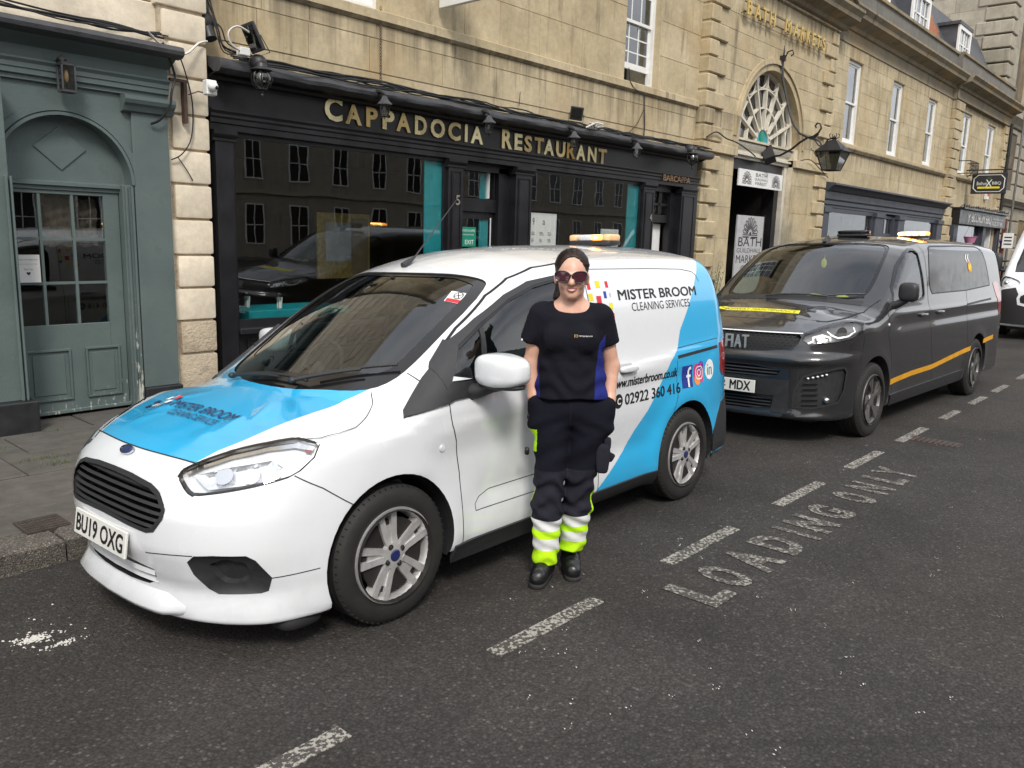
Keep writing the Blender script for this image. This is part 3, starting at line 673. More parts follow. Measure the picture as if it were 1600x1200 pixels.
def wheel(parent,c,side,R,rim,w,style):
    """c = hub on the outer tyre face; side -1 near, +1 kerb side"""
    hub=bpy.data.objects.new('wheel',None)
    sgn=side
    def lat(p): return p
    mb=MB()
    # brake disc and inner barrel
    mb.lathe([(.02,-.02),(rim*.78,-.02),(rim*.78,-.035),(.02,-.035)],n=28,axis='y')
    mb.lathe([(rim*.955,.02),(rim*.9,-.05),(rim*.88,-.17),(rim*.97,-w)],n=40,axis='y',caps=False)
    mb.lathe([(.01,-.05),(rim*.97,-.17)],n=30,axis='y',caps=False)
    def fin(m,name,mat,par,**k):
        if side>0: m.v=[(x,y,z) for x,y,z in m.v]
        else: m.v=[(x,-y,z) for x,y,z in m.v]
        return m.build(name,mat,par,**k)
    wh=fin(mb,'wheel','brake_rust',parent,smooth=40); wh.location=c
    t=MB(); T=R
    prof=[(rim*.99,-.006),(rim+.012,.0),(rim+.03,.004),(T-.035,.002),(T-.014,-.008),(T-.004,-.022)]
    gw=(w-.05)/4
    for i in range(4):
        y=-.025-gw*i; prof+=[(T,y),(T,y-gw+.008),(T-.007,y-gw+.007),(T-.007,y-gw+.001)]
    prof+=[(T-.004,-w+.02),(T-.02,-w),(rim,-w+.005)]
    t.lathe(prof,n=72,axis='y',caps=False)
    for k in range(60):      # shoulder blocks
        a=2*math.pi*k/60
        s0=len(t.v); t.box(-.0016,.0016,-.030,-.010,T-.012,T-.0035); t.xf(Matrix.Rotation(a,4,'Y'),s0)
    fin(t,'tyre','tyre_rubber',wh,smooth=40)
    r=MB()
    r.lathe([(rim*.86,-.060),(rim*.90,-.022),(rim*.925,-.010),(rim*.955,.002),(rim*1.0,.004),(rim*1.005,-.008)],n=64,axis='y',caps=False)
    if style=='twin':
        for k in range(5):
            a=2*math.pi*k/5+R_(100)
            for sg in (-1,1):
                # one rib of the pair, chamfered
                s0=len(r.v); ro=rim*.955
                P=[(.045,sg*.014-.014),(.085,sg*.022-.014),(ro,sg*.037-.016),(ro,sg*.037+.016),(.085,sg*.022+.014),(.045,sg*.014+.014)]
                V=[(p[0],-.004-.014*min(1,max(0,(p[0]-.05)/.05)) if 0 else -.004,p[1]) for p in P]
                top=[(p[0],(.000 if p[0]<.06 else (-.010 if p[0]<.1 else -.003)),p[1]) for p in P]
                bot=[(p[0],-.05,p[1]+math.copysign(.007,p[1]-sg*.026)) for p in P]
                V=top+bot; F=[(0,1,4,5),(1,2,3,4)]+[(i,(i+1)%6,(i+1)%6+6,i+6) for i in range(6)]
                r.add(V,F); r.xf(Matrix.Rotation(-a,4,'Y'),s0)
            s0=len(r.v); P=[(.05,-.02),(rim*.66,-.028),(rim*.66,.028),(.05,.02)]
            r.add([(p[0],-.015,p[1]) for p in P]+[(p[0],-.045,p[1]) for p in P],[(0,1,2,3),(1,5,6,2)]); r.xf(Matrix.Rotation(-a,4,'Y'),s0)
        r.lathe([(.0,.002),(.034,.002),(.060,-.003),(.066,-.02),(.066,-.05)],n=40,axis='y',caps=False)
        rm=fin(r,'rim','alloy',wh,smooth=30)
        for k in range(4):
            a=2*math.pi*k/4+.5; q=MB(); q.lathe([(0,.006),(.006,.006),(.009,.002),(.009,-.004)],c=(0,0,0),n=10,axis='y'); q.lathe([(.0095,-.0005),(.013,.0008),(.0135,-.002)],n=12,axis='y',caps=False)
            q.xf(Matrix.Translation((.047*math.cos(a),.001,.047*math.sin(a)))); fin(q,'wheel_bolt','brake_rust',wh,smooth=40)
        q=MB(); q.lathe([(0,.006),(.022,.006),(.027,.003),(.028,0)],n=24,axis='y'); fin(q,'centre_cap','ford_blue',wh,smooth=30)
    else:
        for k in range(5):
            a=2*math.pi*k/5+R_(20)
            for tw,col in ((.0,0),(.36,1)):
                s0=len(r.v); ro=rim*.95
                c1=math.cos(tw),math.sin(tw)
                P=[(.03,-.012),(.09,-.018-.01*col),(ro*c1[0],ro*c1[1]-.024),(ro*math.cos(tw+.16),ro*math.sin(tw+.16)),(.09,.016),(.03,.014)]
                V=[(p[0],-.010 if i<2 else -.002,p[1]) for i,p in enumerate(P)]+[(p[0],-.045,p[1]) for p in P]
                r.add(V,[(0,1,4,5),(1,2,3,4)]+[(i,(i+1)%6,(i+1)%6+6,i+6) for i in range(6)]); r.xf(Matrix.Rotation(-a,4,'Y'),s0)
        r.lathe([(0,.0),(.05,-.004),(.062,-.02),(.062,-.05)],n=32,axis='y',caps=False)
        rm=fin(r,'rim','alloy_dark',wh,smooth=30)
        q=MB(); q.lathe([(rim*.955,.002),(rim*.97,.0052),(rim*.995,.0055),(rim*.998,.003)],n=64,axis='y',caps=False); fin(q,'rim_edge','alloy_edge',wh,smooth=50)
    return wh
# ------------------------------------------------------------------ ground
def road_z(y): return 0.0 if y<2.3 else -(y-2.3)*.035
def build_ground():
    mb=MB(); xs=[-60,-4,0,4,8,12,20,40,140]; ys=[-31,-16,-6,0,1.2,2.0,2.3,2.7,3.4,4.0,4.46]
    for i in range(len(xs)-1):
        for j in range(len(ys)-1): mb.add([(xs[i],ys[j],road_z(ys[j])),(xs[i+1],ys[j],road_z(ys[j])),(xs[i+1],ys[j+1],road_z(ys[j+1])),(xs[i],ys[j+1],road_z(ys[j+1]))],[(0,1,2,3)])
    road=mb.build('road','asphalt',kind='structure')
    # painted bay line (dashes) and the words LOADING ONLY
    D=[(.62,1.53),(2.276,2.995),(3.62,4.384),(5.0,5.74),(6.276,7.0),(7.515,8.273),(8.879,9.46),(10.0,10.63),(11.1,11.8),(12.5,13.2),(13.9,14.6),(15.3,16.0)]
    for a,b in D: box('painted_dash',(a,b,2.045,2.125,.0,.004),'road_paint',road)
    box('painted_line',(10.9,11.0,2.2,4.2,-.03,-.0295),'road_paint',road).hide_render=False
    LET=[('L',3.32,3.54),('O',3.60,3.78),('A',3.88,4.12),('D',4.22,4.43),('I',4.555,4.60),('N',4.70,4.92),('G',5.01,5.22),('O',5.46,5.63),('N',5.76,5.96),('L',6.09,6.27),('Y',6.30,6.53)]
    for ch,a,b in LET:
        q=MB(); text_mb(q,ch,a,b,1.635,1.93,lambda x,y,d:(x,y,.004),.05); q.build('painted_letter','road_letter_paint',road)
    # iron gully grate by the bay line
    g=thing('gully_grate',(7.75,1.84,.0),'rusty iron gully grate set in the road beyond the painted letters','grate')
    box('frame',(-.10,.10,-.19,.19,-.02,.005),'rust_iron',g)
    for k in range(8): box('bar',(-.09,.09,-.175+.045*k,-.155+.045*k,.005,.010),'iron',g)
    # litter and stains
    q=MB(); pts=[]
    for k in range(260):
        r=abs(random.gauss(0,.032)) if k<190 else abs(random.gauss(0,.10)); a=random.random()*6.28; x=1.055+r*math.cos(a)*1.3; y=3.60+r*math.sin(a); z=road_z(y)+.002; s=random.uniform(.002,.006)
        q.add([(x-s,y-s*.7,z),(x+s,y-s,z),(x+s*.8,y+s,z),(x-s*.6,y+s*.8,z),(x,y,z+s*.8)],[(0,1,4),(1,2,4),(2,3,4),(3,0,4)])
    for k in range(60):
        x=1.12+random.gauss(0,.035); y=3.47+random.gauss(0,.012); z=road_z(y)+.002; s=random.uniform(.002,.006); q.add([(x-s,y-s,z),(x+s,y-s,z),(x,y+s,z+.003)],[(0,1,2)])
    q.build('paint_flakes','litter_white',label='scattered white flakes on the road left of the white and blue van',cat='debris',kind='stuff')
    q=MB()
    for k in range(150):
        x=random.uniform(1.2,9); y=random.uniform(-.2,2.4) if k>50 else random.uniform(.6,2.4); 
        if y>x*.9: continue
        z=.003; n=random.randint(1,5)
        for j in range(n):
            xx=x+random.gauss(0,.014); yy=y+random.gauss(0,.008); s=random.uniform(.0015,.0045); q.add([(xx-s,yy-s,z),(xx+s,yy-s*.6,z),(xx+s*.5,yy+s,z+.0015)],[(0,1,2)])
    q.build('road_grit','litter_white',label='tiny pale specks of grit scattered over the asphalt',cat='grit',kind='stuff')
    # pavement: bedding, flagstones, kerbstones
    pv=MB(); pv.box(-60,140,4.6,9.4,-.35,.035); pav=pv.build('pavement','mortar_dark',kind='structure')
    rows=[(4.70,5.22),(5.22,5.78),(5.78,6.36),(6.36,6.92),(6.92,7.45)]
    for r,(a,b) in enumerate(rows):
        x=-2.2+.31*r
        while x<14:
            w=random.choice([.62,.74,.86,.98,1.1]); o=stone_obj('flagstone',w-.012,b-a-.012,.06,'flagstone',pav,ch=.006)
            o.location=(x,a,.055+random.uniform(-.004,.004)); o.rotation_euler=(R_(-90)*0+R_(random.uniform(-.25,.25)),R_(random.uniform(-.25,.25)),0); x+=w
    box('paving_strip',(14,60,4.70,7.5,-.1,.055),'flagstone',pav)
    x=-4.0
    while x<40:
        o=stone_obj('kerbstone',.905,.25,.22,'kerb_granite',pav,ch=.018); o.location=(x,4.44,.058+random.uniform(-.003,.003)); x+=.915
    c=thing('access_cover',(1.47,4.735,.058),'small rusty cast iron access cover in the pavement near the kerb','cover')
    box('frame',(-.11,.11,-.115,.115,-.02,.008),'access_iron',c)
    for i in range(6):
        for j in range(5): box('tread_block',(-.095+.033*i,-.070+.033*i,-.095+.040*j,-.068+.040*j,.008,.011),'access_iron',c)
    # weeds in the joints
    q=MB()
    for cx,cy,n,sp in ((1.95,6.10,80,.09),(1.98,5.92,50,.06),(1.1,4.47,110,.05),(2.25,6.9,30,.05),(1.75,6.55,26,.05),(3.2,7.1,30,.06)):
        for k in range(n):
            x=cx+random.gauss(0,sp); y=cy+random.gauss(0,.025); h=random.uniform(.008,.035); a=random.random()*6.28; w=.0025; z=.058 if cy>4.5 else random.uniform(-.05,.06)
            q.add([(x-w*math.cos(a),y-w*math.sin(a),z),(x+w*math.cos(a),y+w*math.sin(a),z),(x+random.gauss(0,.012),y+random.gauss(0,.012),z+h)],[(0,1,2)])
    q.build('weeds','grass',label='small tufts of grass growing in the paving joints and kerb',cat='weeds',kind='stuff')
_st={}
def stone_obj(name,w,h,d,mat,parent,ch=.004,face='top'):
    """chamfered block. face='top': w along x, h along y, lies below z=0;  face='front': w along x, h along z, front at y=0"""
    k=(round(w,4),round(h,4),d,mat,ch,face)
    if k not in _st:
        V=[(ch,ch,0),(w-ch,ch,0),(w-ch,h-ch,0),(ch,h-ch,0),(0,0,-ch),(w,0,-ch),(w,h,-ch),(0,h,-ch),(0,0,-d),(w,0,-d),(w,h,-d),(0,h,-d)]
        F=[(0,1,2,3)]+[(i+4,(i+1)%4+4,(i+1)%4,i) for i in range(4)]+[(i+8,(i+1)%4+8,(i+1)%4+4,i+4) for i in range(4)]
        if face=='front': V=[(x,-z,y) for x,y,z in V]
        if face=='left': V=[(-z,h-0-0*y-x if 0 else -x+w if 0 else x,y) for x,y,z in V]
        me=bpy.data.meshes.new(name); me.from_pydata(V,[],F); me.materials.append(M[mat]); bm=bmesh.new(); bm.from_mesh(me); bmesh.ops.recalc_face_normals(bm,faces=bm.faces); bm.to_mesh(me); bm.free(); _st[k]=me
    o=bpy.data.objects.new(name,_st[k]); return link(o,parent)
def rect_minus(r,holes):
    out=[r]
    for (hx0,hx1,hz0,hz1) in holes:
        nx=[]
        for (a,b,c,d) in out:
            if hx0>=b or hx1<=a or hz0>=d or hz1<=c: nx.append((a,b,c,d)); continue
            if hx0>a: nx.append((a,hx0,c,d))
            if hx1<b: nx.append((hx1,b,c,d))
            m0,m1=max(a,hx0),min(b,hx1)
            if hz0>c: nx.append((m0,m1,c,hz0))
            if hz1<d: nx.append((m0,m1,hz1,d))
        out=nx
    return [q for q in out if q[1]-q[0]>.03 and q[3]-q[2]>.03]
def ashlar(parent,x0,x1,zs,y,mat,wmin,wmax,holes=(),joint=.004,ch=.003,d=.06,seed=1,jit=.0015):
    rnd=random.Random(seed); objs=[]
    for i in range(len(zs)-1):
        x=x0; first=True
        while x<x1-1e-6:
            w=round(rnd.uniform(wmin,wmax)/.04)*.04
            if first: w*=rnd.uniform(.4,1); first=False
            if x+w>x1-.15: w=x1-x
            for (a,b,c,e) in rect_minus((x,x+w,zs[i],zs[i+1]),holes):
                o=stone_obj('stone',b-a-joint,e-c-joint,d,mat,parent,ch,'front'); o.location=(a+joint/2,y+rnd.uniform(-jit,jit),c+joint/2); objs.append(o)
            x+=w
    return objs
def corbel_cornice(name,x0,x1,y,prof,mat,parent,ends=True,smooth=30):
    q=MB(); q.sweep(prof,[(x0,y),(x1,y)]); return q.build(name,mat,parent,smooth=smooth)
def sash(parent,x0,x1,z0,z1,y,meet,bars=(0,0),fw=.055,open_=0,glass='house_glass',paint='white_paint',blind=None):
    """two-sash window set back from the wall face at y"""
    f=MB(); f.box(x0,x0+fw,y,y+.10,z0,z1).box(x1-fw,x1,y,y+.10,z0,z1).box(x0+fw,x1-fw,y,y+.10,z1-fw,z1).box(x0+fw,x1-fw,y-.03,y+.12,z0-.02,z0+.045)
    w=f.build('window',paint,parent)
    for (a,b,yy,nm) in ((meet,z1-fw,y+.03,'upper_sash'),(z0+.045+open_,meet+.045+0*open_,y+.065,'lower_sash')):
        s=MB(); s.box(x0+fw,x0+fw+.04,yy,yy+.03,a,b).box(x1-fw-.04,x1-fw,yy,yy+.03,a,b).box(x0+fw+.04,x1-fw-.04,yy,yy+.03,b-.045,b).box(x0+fw+.04,x1-fw-.04,yy,yy+.03,a,a+(.045 if nm[0]=='u' else .09))
        nx,nz=bars; wx=(x1-x0-2*fw-.08)
        for k in range(nx): c=x0+fw+.04+wx*(k+1)/(nx+1); s.box(c-.011,c+.011,yy+.004,yy+.026,a+.09 if nm[0]=='l' else a+.045,b-.045)
        for k in range(nz): c=a+.05+(b-a-.1)*(k+1)/(nz+1); s.box(x0+fw+.04,x1-fw-.04,yy+.006,yy+.024,c-.010,c+.010)
        s.build(nm,paint,w)
        box('pane',(x0+fw+.02,x1-fw-.02,yy+.012,yy+.016,a+.02,b-.02),glass,w)
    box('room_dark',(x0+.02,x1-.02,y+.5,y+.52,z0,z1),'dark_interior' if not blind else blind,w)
    if open_: pass
    return w
def room(parent,x0,x1,y0,y1,z0,z1,mat='dark_interior'):
    q=MB(); e=.02
    q.box(x0,x1,y1,y1+e,z0,z1).box(x0-e,x0,y0,y1,z0,z1).box(x1,x1+e,y0,y1,z0,z1).box(x0,x1,y0,y1,z1,z1+e).box(x0,x1,y0,y1,z0-e,z0)
    return q.build('room',mat,parent)
def panel(parent,name,x0,x1,z0,z1,y,mat,rec=.012,bw=.03,depth=.03):
    """raised-and-fielded look: frame moulding round a recessed field"""
    q=MB()
    q.box(x0,x1,y-rec*.6,y+.001,z0,z0+bw*.35).box(x0,x1,y-rec*.6,y+.001,z1-bw*.35,z1).box(x0,x0+bw*.35,y-rec*.6,y+.001,z0+bw*.35,z1-bw*.35).box(x1-bw*.35,x1,y-rec*.6,y+.001,z0+bw*.35,z1-bw*.35)
    q.box(x0+bw,x1-bw,y-rec*.25,y+.001,z0+bw,z1-bw)
    return q.build(name,mat,parent,bevel=.002)
def cable(pts,r,mat='cable_black',n=6,jit=.0,name='cable',**tg):
    P=[Vector(p) for p in pts]; out=[]
    for i in range(len(P)-1):
        p0=P[max(i-1,0)];p1=P[i];p2=P[i+1];p3=P[min(i+2,len(P)-1)]
        for k in range(4):
            t=k/4; out.append(.5*((2*p1)+(p2-p0)*t+(2*p0-5*p1+4*p2-p3)*t*t+(3*p1-p0-3*p2+p3)*t**3))
    out.append(P[-1]); out=[p+Vector((random.gauss(0,jit),random.gauss(0,jit),random.gauss(0,jit))) for p in out]
    q=MB(); q.tube(out,r,n); return q.build(name,mat,tg.pop('parent',None),smooth=60,**tg)
# ------------------------------------------------------------------ green painted shopfront and cream house, left
def build_left():
    h=thing('cream_house',(0,0,0),'cream painted stone house with quoins above and beside the grey green doorway','building')
    # upper cream wall in big blocks
    box('wall_backing',(-6,3.95,7.50,8.6,3.0,7.2),'mortar',h); box('wall_backing',(3.5,3.95,7.50,8.6,0,3.0),'mortar',h)
    ashlar(h,-6,3.55,[3.17,3.62,3.95,4.3,4.65,5.0,5.35,5.7,6.1,6.5,6.9],7.47,'cream_stone',.9,1.3,joint=.010,ch=.012,seed=3)
    zs=[.05,.50,.815,1.125,1.43,1.76,2.077,2.382,2.69,3.015,3.32,3.58]
    for i in range(len(zs)-1):
        z0,z1=zs[i],zs[i+1]; mat='cream_stone_rough' if i<2 else 'cream_stone'
        x0=3.60 if i%2 else 3.55; q=MB(); b=.022
        x1=3.955; dep=.24
        q.box(x0,x1,7.38,7.62,z0+.010,z1-.010); o=q.build('quoin',mat,h,bevel=.022,seg=2,smooth=40)
    box('quoin_joint',(3.53,3.935,7.41,7.6,.0,3.6),'cream_stone_rough',h)
    for i in range(10): z=3.60+.33*i; q=MB(); q.box(3.50,3.97,7.38,7.62,z,z+.315); q.build('quoin','cream_stone',h,bevel=.02,seg=2,smooth=40)
    # shopfront
    g=thing('green_shopfront',(0,0,0),'weathered grey green painted shopfront with arched doorway and glazed door','shopfront')
    G='green_paint'
    box('plinth',(-6,2.215,6.98,7.30,.0,.30),'plinth_black',g,bevel=.008); box('plinth',(3.19,3.535,7.26,7.46,.0,.24),'plinth_black',g,bevel=.008)
    # left panel (cut by the frame) and right pilaster
    box('wall_panel',(-6,2.155,7.08,7.32,.30,2.78),G,g,bevel=.004)
    q=MB(); q.box(3.20,3.52,7.30,7.46,.24,2.66); q.build('pilaster',G,g,bevel=.006)
    q=MB(); q.sweep([(.0,2.64),(.03,2.65),(.05,2.69),(.075,2.71),(.09,2.74),(.09,2.77),(.0,2.78)],[(3.12,7.30),(3.56,7.30)]); q.box(3.12,3.56,7.30,7.46,2.64,2.78); q.build('capital',G,g,bevel=.002)
    box('pilaster_edge',(3.521,3.54,7.34,7.46,.22,2.66),'cream_stone',g)
    # wall above the arch with a round-headed opening
    cx,r,zs_=2.655,.52,2.03
    def arch_wall(x0,x1,z1,y0,y1,name,mat,parent,rr,zc):
        n=28; P=[(cx+rr*math.cos(math.pi*i/n),zc+rr*math.sin(math.pi*i/n)) for i in range(n+1)]
        q=MB(); top=[(x1-(x1-x0)*i/n,z1) for i in range(n+1)]
        for i in range(n):
            for y in (y0,y1): pass
            q.add([(P[i][0],y0,P[i][1]),(P[i+1][0],y0,P[i+1][1]),(top[i+1][0],y0,top[i+1][1]),(top[i][0],y0,top[i][1])],[(0,1,2,3)])
            q.add([(P[i][0],y0,P[i][1]),(P[i+1][0],y0,P[i+1][1]),(P[i+1][0],y1,P[i+1][1]),(P[i][0],y1,P[i][1])],[(0,1,2,3)])
        q.add([(x0,y0,zc),(P[-1][0],y0,zc),(x0,y0,z1)],[(0,1,2)]); q.add([(P[0][0],y0,zc),(x1,y0,zc),(x1,y0,z1)],[(0,1,2)])
        return q.build(name,mat,parent,smooth=30)
    arch_wall(2.10,3.20,2.83,7.33,7.47,'arch_wall',G,g,r,zs_)
    box('door_post',(3.10,3.20,7.32,7.47,.0,2.03),G,g,bevel=.004); box('door_post',(2.10,2.17,7.30,7.47,.0,2.03),G,g,bevel=.004)
    q=MB(); q.box(3.165,3.185,7.295,7.33,.05,2.02).box(3.115,3.135,7.30,7.33,.05,2.02); q.build('post_bead',G,g,bevel=.003)
    q=MB(); q.box(2.155,2.170,7.05,7.31,.30,2.03).box(2.12,2.14,7.05,7.09,.30,2.03); q.build('post_bead',G,g,bevel=.003)
    for (ra,rb,yp) in ((r+.0,r+.025,7.295),(r+.035,r+.085,7.305)):
        q=MB(); n=32
        for i in range(n):
            a,b=math.pi*i/n,math.pi*(i+1)/n; V=[]
            for t in (a,b):
                for (rr,yy) in ((ra,7.34),(ra,yp),(rb,yp),(rb,7.34)): V.append((cx+rr*math.cos(t),yy,zs_+rr*math.sin(t)))
            q.add(V,[(0,1,5,4),(1,2,6,5),(2,3,7,6)])
        q.build('archivolt',G,g,smooth=25)
    # tympanum with raised diamond
    q=MB(); n=24; q.prism([(cx+(r+.01)*math.cos(math.pi*i/n),zs_+(r+.01)*math.sin(math.pi*i/n)) for i in range(n+1)],7.44,7.47,'y'); ty=q.build('tympanum',G,g)
    q=MB(); q.prism([(2.455,2.30),(2.66,2.48),(2.865,2.30),(2.66,2.12)],7.428,7.445,'y'); q.build('diamond_panel',G,ty,bevel=.004)
    q=MB(); q.sweep([(0,1.955),(.03,1.96),(.03,1.985),(.055,1.995),(.055,2.02),(.02,2.03),(0,2.035)],[(2.17,7.42),(3.20,7.42)]); q.box(2.17,3.10,7.42,7.47,1.955,2.035); q.build('transom_rail',G,g)
    # frieze, mouldings and cornice
    box('frieze',(-6,3.535,7.30,7.5,2.93,3.06),G,g)
    q=MB(); q.sweep([(0,2.78),(.02,2.785),(.02,2.815),(.045,2.825),(.045,2.865),(.055,2.87),(.055,2.905),(.075,2.93),(.075,2.945),(0,2.955)],[(-6,7.32),(3.53,7.32)]); q.box(-6,3.53,7.32,7.5,2.78,2.955); q.build('architrave',G,g,smooth=20)
    q=MB(); q.sweep([(0,3.04),(.02,3.05),(.06,3.09),(.16,3.12)],[(-6,7.30),(3.55,7.30)]); q.build('cornice_bed',G,g,smooth=40)
    q=MB(); n=8; pr=[(.12,3.11),(.20,3.115),(.235,3.135),(.245,3.165),(.225,3.20),(.17,3.215),(-.18,3.25)]; q.sweep(pr,[(-6,7.30),(3.58,7.30)]); q.build('lead_cornice','dark_lead',g,smooth=40)
    # door
    d=MB(); y=7.405; x0,x1,z0,z1=2.20,3.095,.085,1.955
    gx=[2.25,2.46,2.715,2.965]; gz=[.845,1.195,1.56,1.925]
    d.box(x0,gx[0],y,y+.045,z0,z1).box(gx[3],x1,y,y+.045,z0,z1).box(gx[0],gx[3],y,y+.045,z0,gz[0]-.0).box(gx[0],gx[3],y,y+.045,gz[3],z1)
    dr=d.build('door',G,g,bevel=.003)
    for k in (1,2): box('glazing_bar',(gx[k]-.011,gx[k]+.011,y+.004,y+.036,gz[0],gz[3]),G,dr)
    for k in (1,2):
        for j in range(3): box('glazing_bar',(gx[j]+(.012 if j else 0),gx[j+1]-(.012 if j<2 else 0),y+.006,y+.034,gz[k]-.011,gz[k]+.011),G,dr)
    for j in range(3):
        for k in range(3): box('pane',(gx[j]+.004,gx[j+1]-.004,y+.018,y+.021,gz[k]+.004,gz[k+1]-.004),'shop_glass',dr)
    panel(dr,'door_panel',2.27,2.62,.20,.64,y,G,.03,.05); panel(dr,'door_panel',2.74,3.03,.20,.64,y,G,.03,.05)
    box('weather_bar',(2.20,3.10,y-.03,y,.085,.115),G,dr,bevel=.004)
    q=MB(); q.tube([(2.225,y-.005,.84),(2.225,y-.05,.83),(2.228,y-.055,.76),(2.225,y-.05,.69),(2.225,y-.005,.68)],.007,8); q.build('door_handle','gold_old',dr,smooth=50)
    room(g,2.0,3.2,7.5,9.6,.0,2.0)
    # crumpled film behind the upper panes
    q=MB(); nx,nz=22,14
    V=[(2.47+.47*i/nx,7.50+.012*math.sin(i*1.9+j*.7)+.010*math.sin(j*2.3-i*.6)+random.gauss(0,.003),1.50+.40*j/nz+.01*math.sin(i)) for j in range(nz+1) for i in range(nx+1)]
    q.add(V,[(j*(nx+1)+i,j*(nx+1)+i+1,(j+1)*(nx+1)+i+1,(j+1)*(nx+1)+i) for j in range(nz) for i in range(nx)]); tag(q.build('plastic_sheet','cable_white' if 0 else 'interior_wall',smooth=60),'crumpled plastic sheet hanging behind the upper door panes','sheet')
    n=thing('paper_notice',(0,0,0),'white paper notice taped inside the left pane of the green door','notice')
    box('sheet',(2.248,2.432,7.398,7.3995,1.205,1.43),'paper',n)
    for i,(t,a,b,z,hh) in enumerate((('PLEASE CUSTOMER NOTE',2.265,2.415,1.385,.010),('kindly use the other door today',2.272,2.41,1.350,.008),('Thank You',2.31,2.375,1.305,.014))): wall_text(t,a,b,z,z+hh,7.3975,'ink','lettering',n)
    q=MB(); q.prism([(2.342,1.262),(2.326,1.280),(2.331,1.290),(2.339,1.290),(2.342,1.284),(2.345,1.290),(2.353,1.290),(2.358,1.280)],7.3970,7.3980,'y'); q.build('heart','ink',n)
    # box lantern over the door
    l=thing('box_lantern',(2.66,7.2,2.86),'square bronze glazed wall lantern fixed over the green doorway','lantern')
    q=MB(); q.tube([(0,.12,.06),(-.02,.07,.10),(-.03,.0,.11),(-.015,-.03,.085)],[.03,.026,.024,.02],8); q.box(-.05,.05,-.05,.05,.065,.085); q.build('bracket','black_plastic',l,smooth=40)
    q=MB()
    for sx in (-1,1):
        for sy in (-1,1): q.box(sx*.048-.006,sx*.048+.006,sy*.048-.006,sy*.048+.006,-.13,.065)
    q.box(-.054,.054,-.054,.054,-.145,-.128).box(-.054,.054,-.054,.054,.058,.068); q.build('cage','dark_lead',l)
    q=MB(); q.box(-.045,.045,-.045,.045,-.127,.057); q.build('lantern_glass','lantern_glass',l)
    q=MB(); q.ball((0,0,-.02),(.018,.018,.05)); q.build('bulb','amber_clear',l,smooth=60)
    # cables draped along the cornice
    for k in range(7):
        z=3.245+.012*k+random.uniform(-.01,.01); y=7.10+.05*k; sag=random.uniform(.0,.05)
        pts=[(x,y+random.uniform(-.02,.02)+(.1 if x>3.3 else 0),z+.03+random.uniform(-.02,.03)-sag*math.sin((x+1)*2.1)) for x in np.arange(-1,3.9,.45)]
        cable(pts,random.choice([.006,.008,.010]),label='black cable %s along the lead cornice of the green shopfront'%['sagging lowest','lying','looped','clipped','hanging slack','pinned highest','coiled'][k],cat='cable',group='cables over the green shopfront')
    cable([(3.30,7.15,3.30),(3.5,7.2,3.18),(3.7,7.28,3.20),(3.85,7.33,3.32),(3.95,7.36,3.36)],.010,'cable_white',label='cream cable curling across the painted corner stones',cat='cable')
    cable([(3.42,7.12,3.22),(3.55,7.2,3.0),(3.52,7.2,2.85),(3.50,7.22,2.72),(3.42,7.24,2.60),(3.35,7.27,2.56)],.011,label='thick black cable dropping beside the end of the green cornice',cat='cable')
    cable([(3.60,7.20,3.16),(3.72,7.34,3.05),(3.78,7.35,2.80),(3.76,7.35,2.50),(3.66,7.34,2.34),(3.56,7.35,2.28)],.006,label='thin cable hanging loose down the cream corner stones',cat='cable')
    cable([(3.62,7.35,2.31),(3.70,7.35,2.20),(3.76,7.36,2.11)],.005,label='short cut cable end on the cream corner stones',cat='cable')
    for i,(a,b_) in enumerate(((-.6,.5),(-3.4,-2.3),(-6.0,-5.2))):
        w=box('window',(a,b_,7.44,7.47,3.9,6.1),'black_gloss',h); q=MB(); q.box(a-.06,a,7.42,7.47,3.9,6.1).box(b_,b_+.06,7.42,7.47,3.9,6.1).box(a-.06,b_+.06,7.42,7.47,6.1,6.16).box(a-.06,b_+.06,7.40,7.47,3.84,3.9).box(a,b_,7.425,7.44,4.97,5.03).box((a+b_)/2-.02,(a+b_)/2+.02,7.425,7.44,3.9,6.1); q.build('frame','white_paint',w)
    b=thing('old_sign_bracket',(3.70,7.34,2.86),'rusted iron sign bracket on the cream corner stones','bracket')
    q=MB(); q.box(-.13,.03,-.02,.02,.10,.125).box(-.015,.015,-.03,.03,-.25,.10); q.tube([(.03,-.02,.0),(.12,-.03,.04),(.2,-.03,.035)],.006,6); q.build('arm','rust_iron',b)
    c=thing('security_camera',(3.86,7.16,2.93),'white dome security camera at the top left corner of the black shopfront','camera')
    q=MB(); q.box(-.045,.055,-.02,.06,-.07,.06); q.build('mount','white_paint',c,bevel=.008); q=MB(); q.ball((.0,-.045,0),(.045,.045,.045),14,10); q.build('dome','white_paint',c,smooth=60); q=MB(); q.ball((.012,-.08,-.01),(.018,.014,.018)); q.build('lens','black_gloss',c,smooth=60)
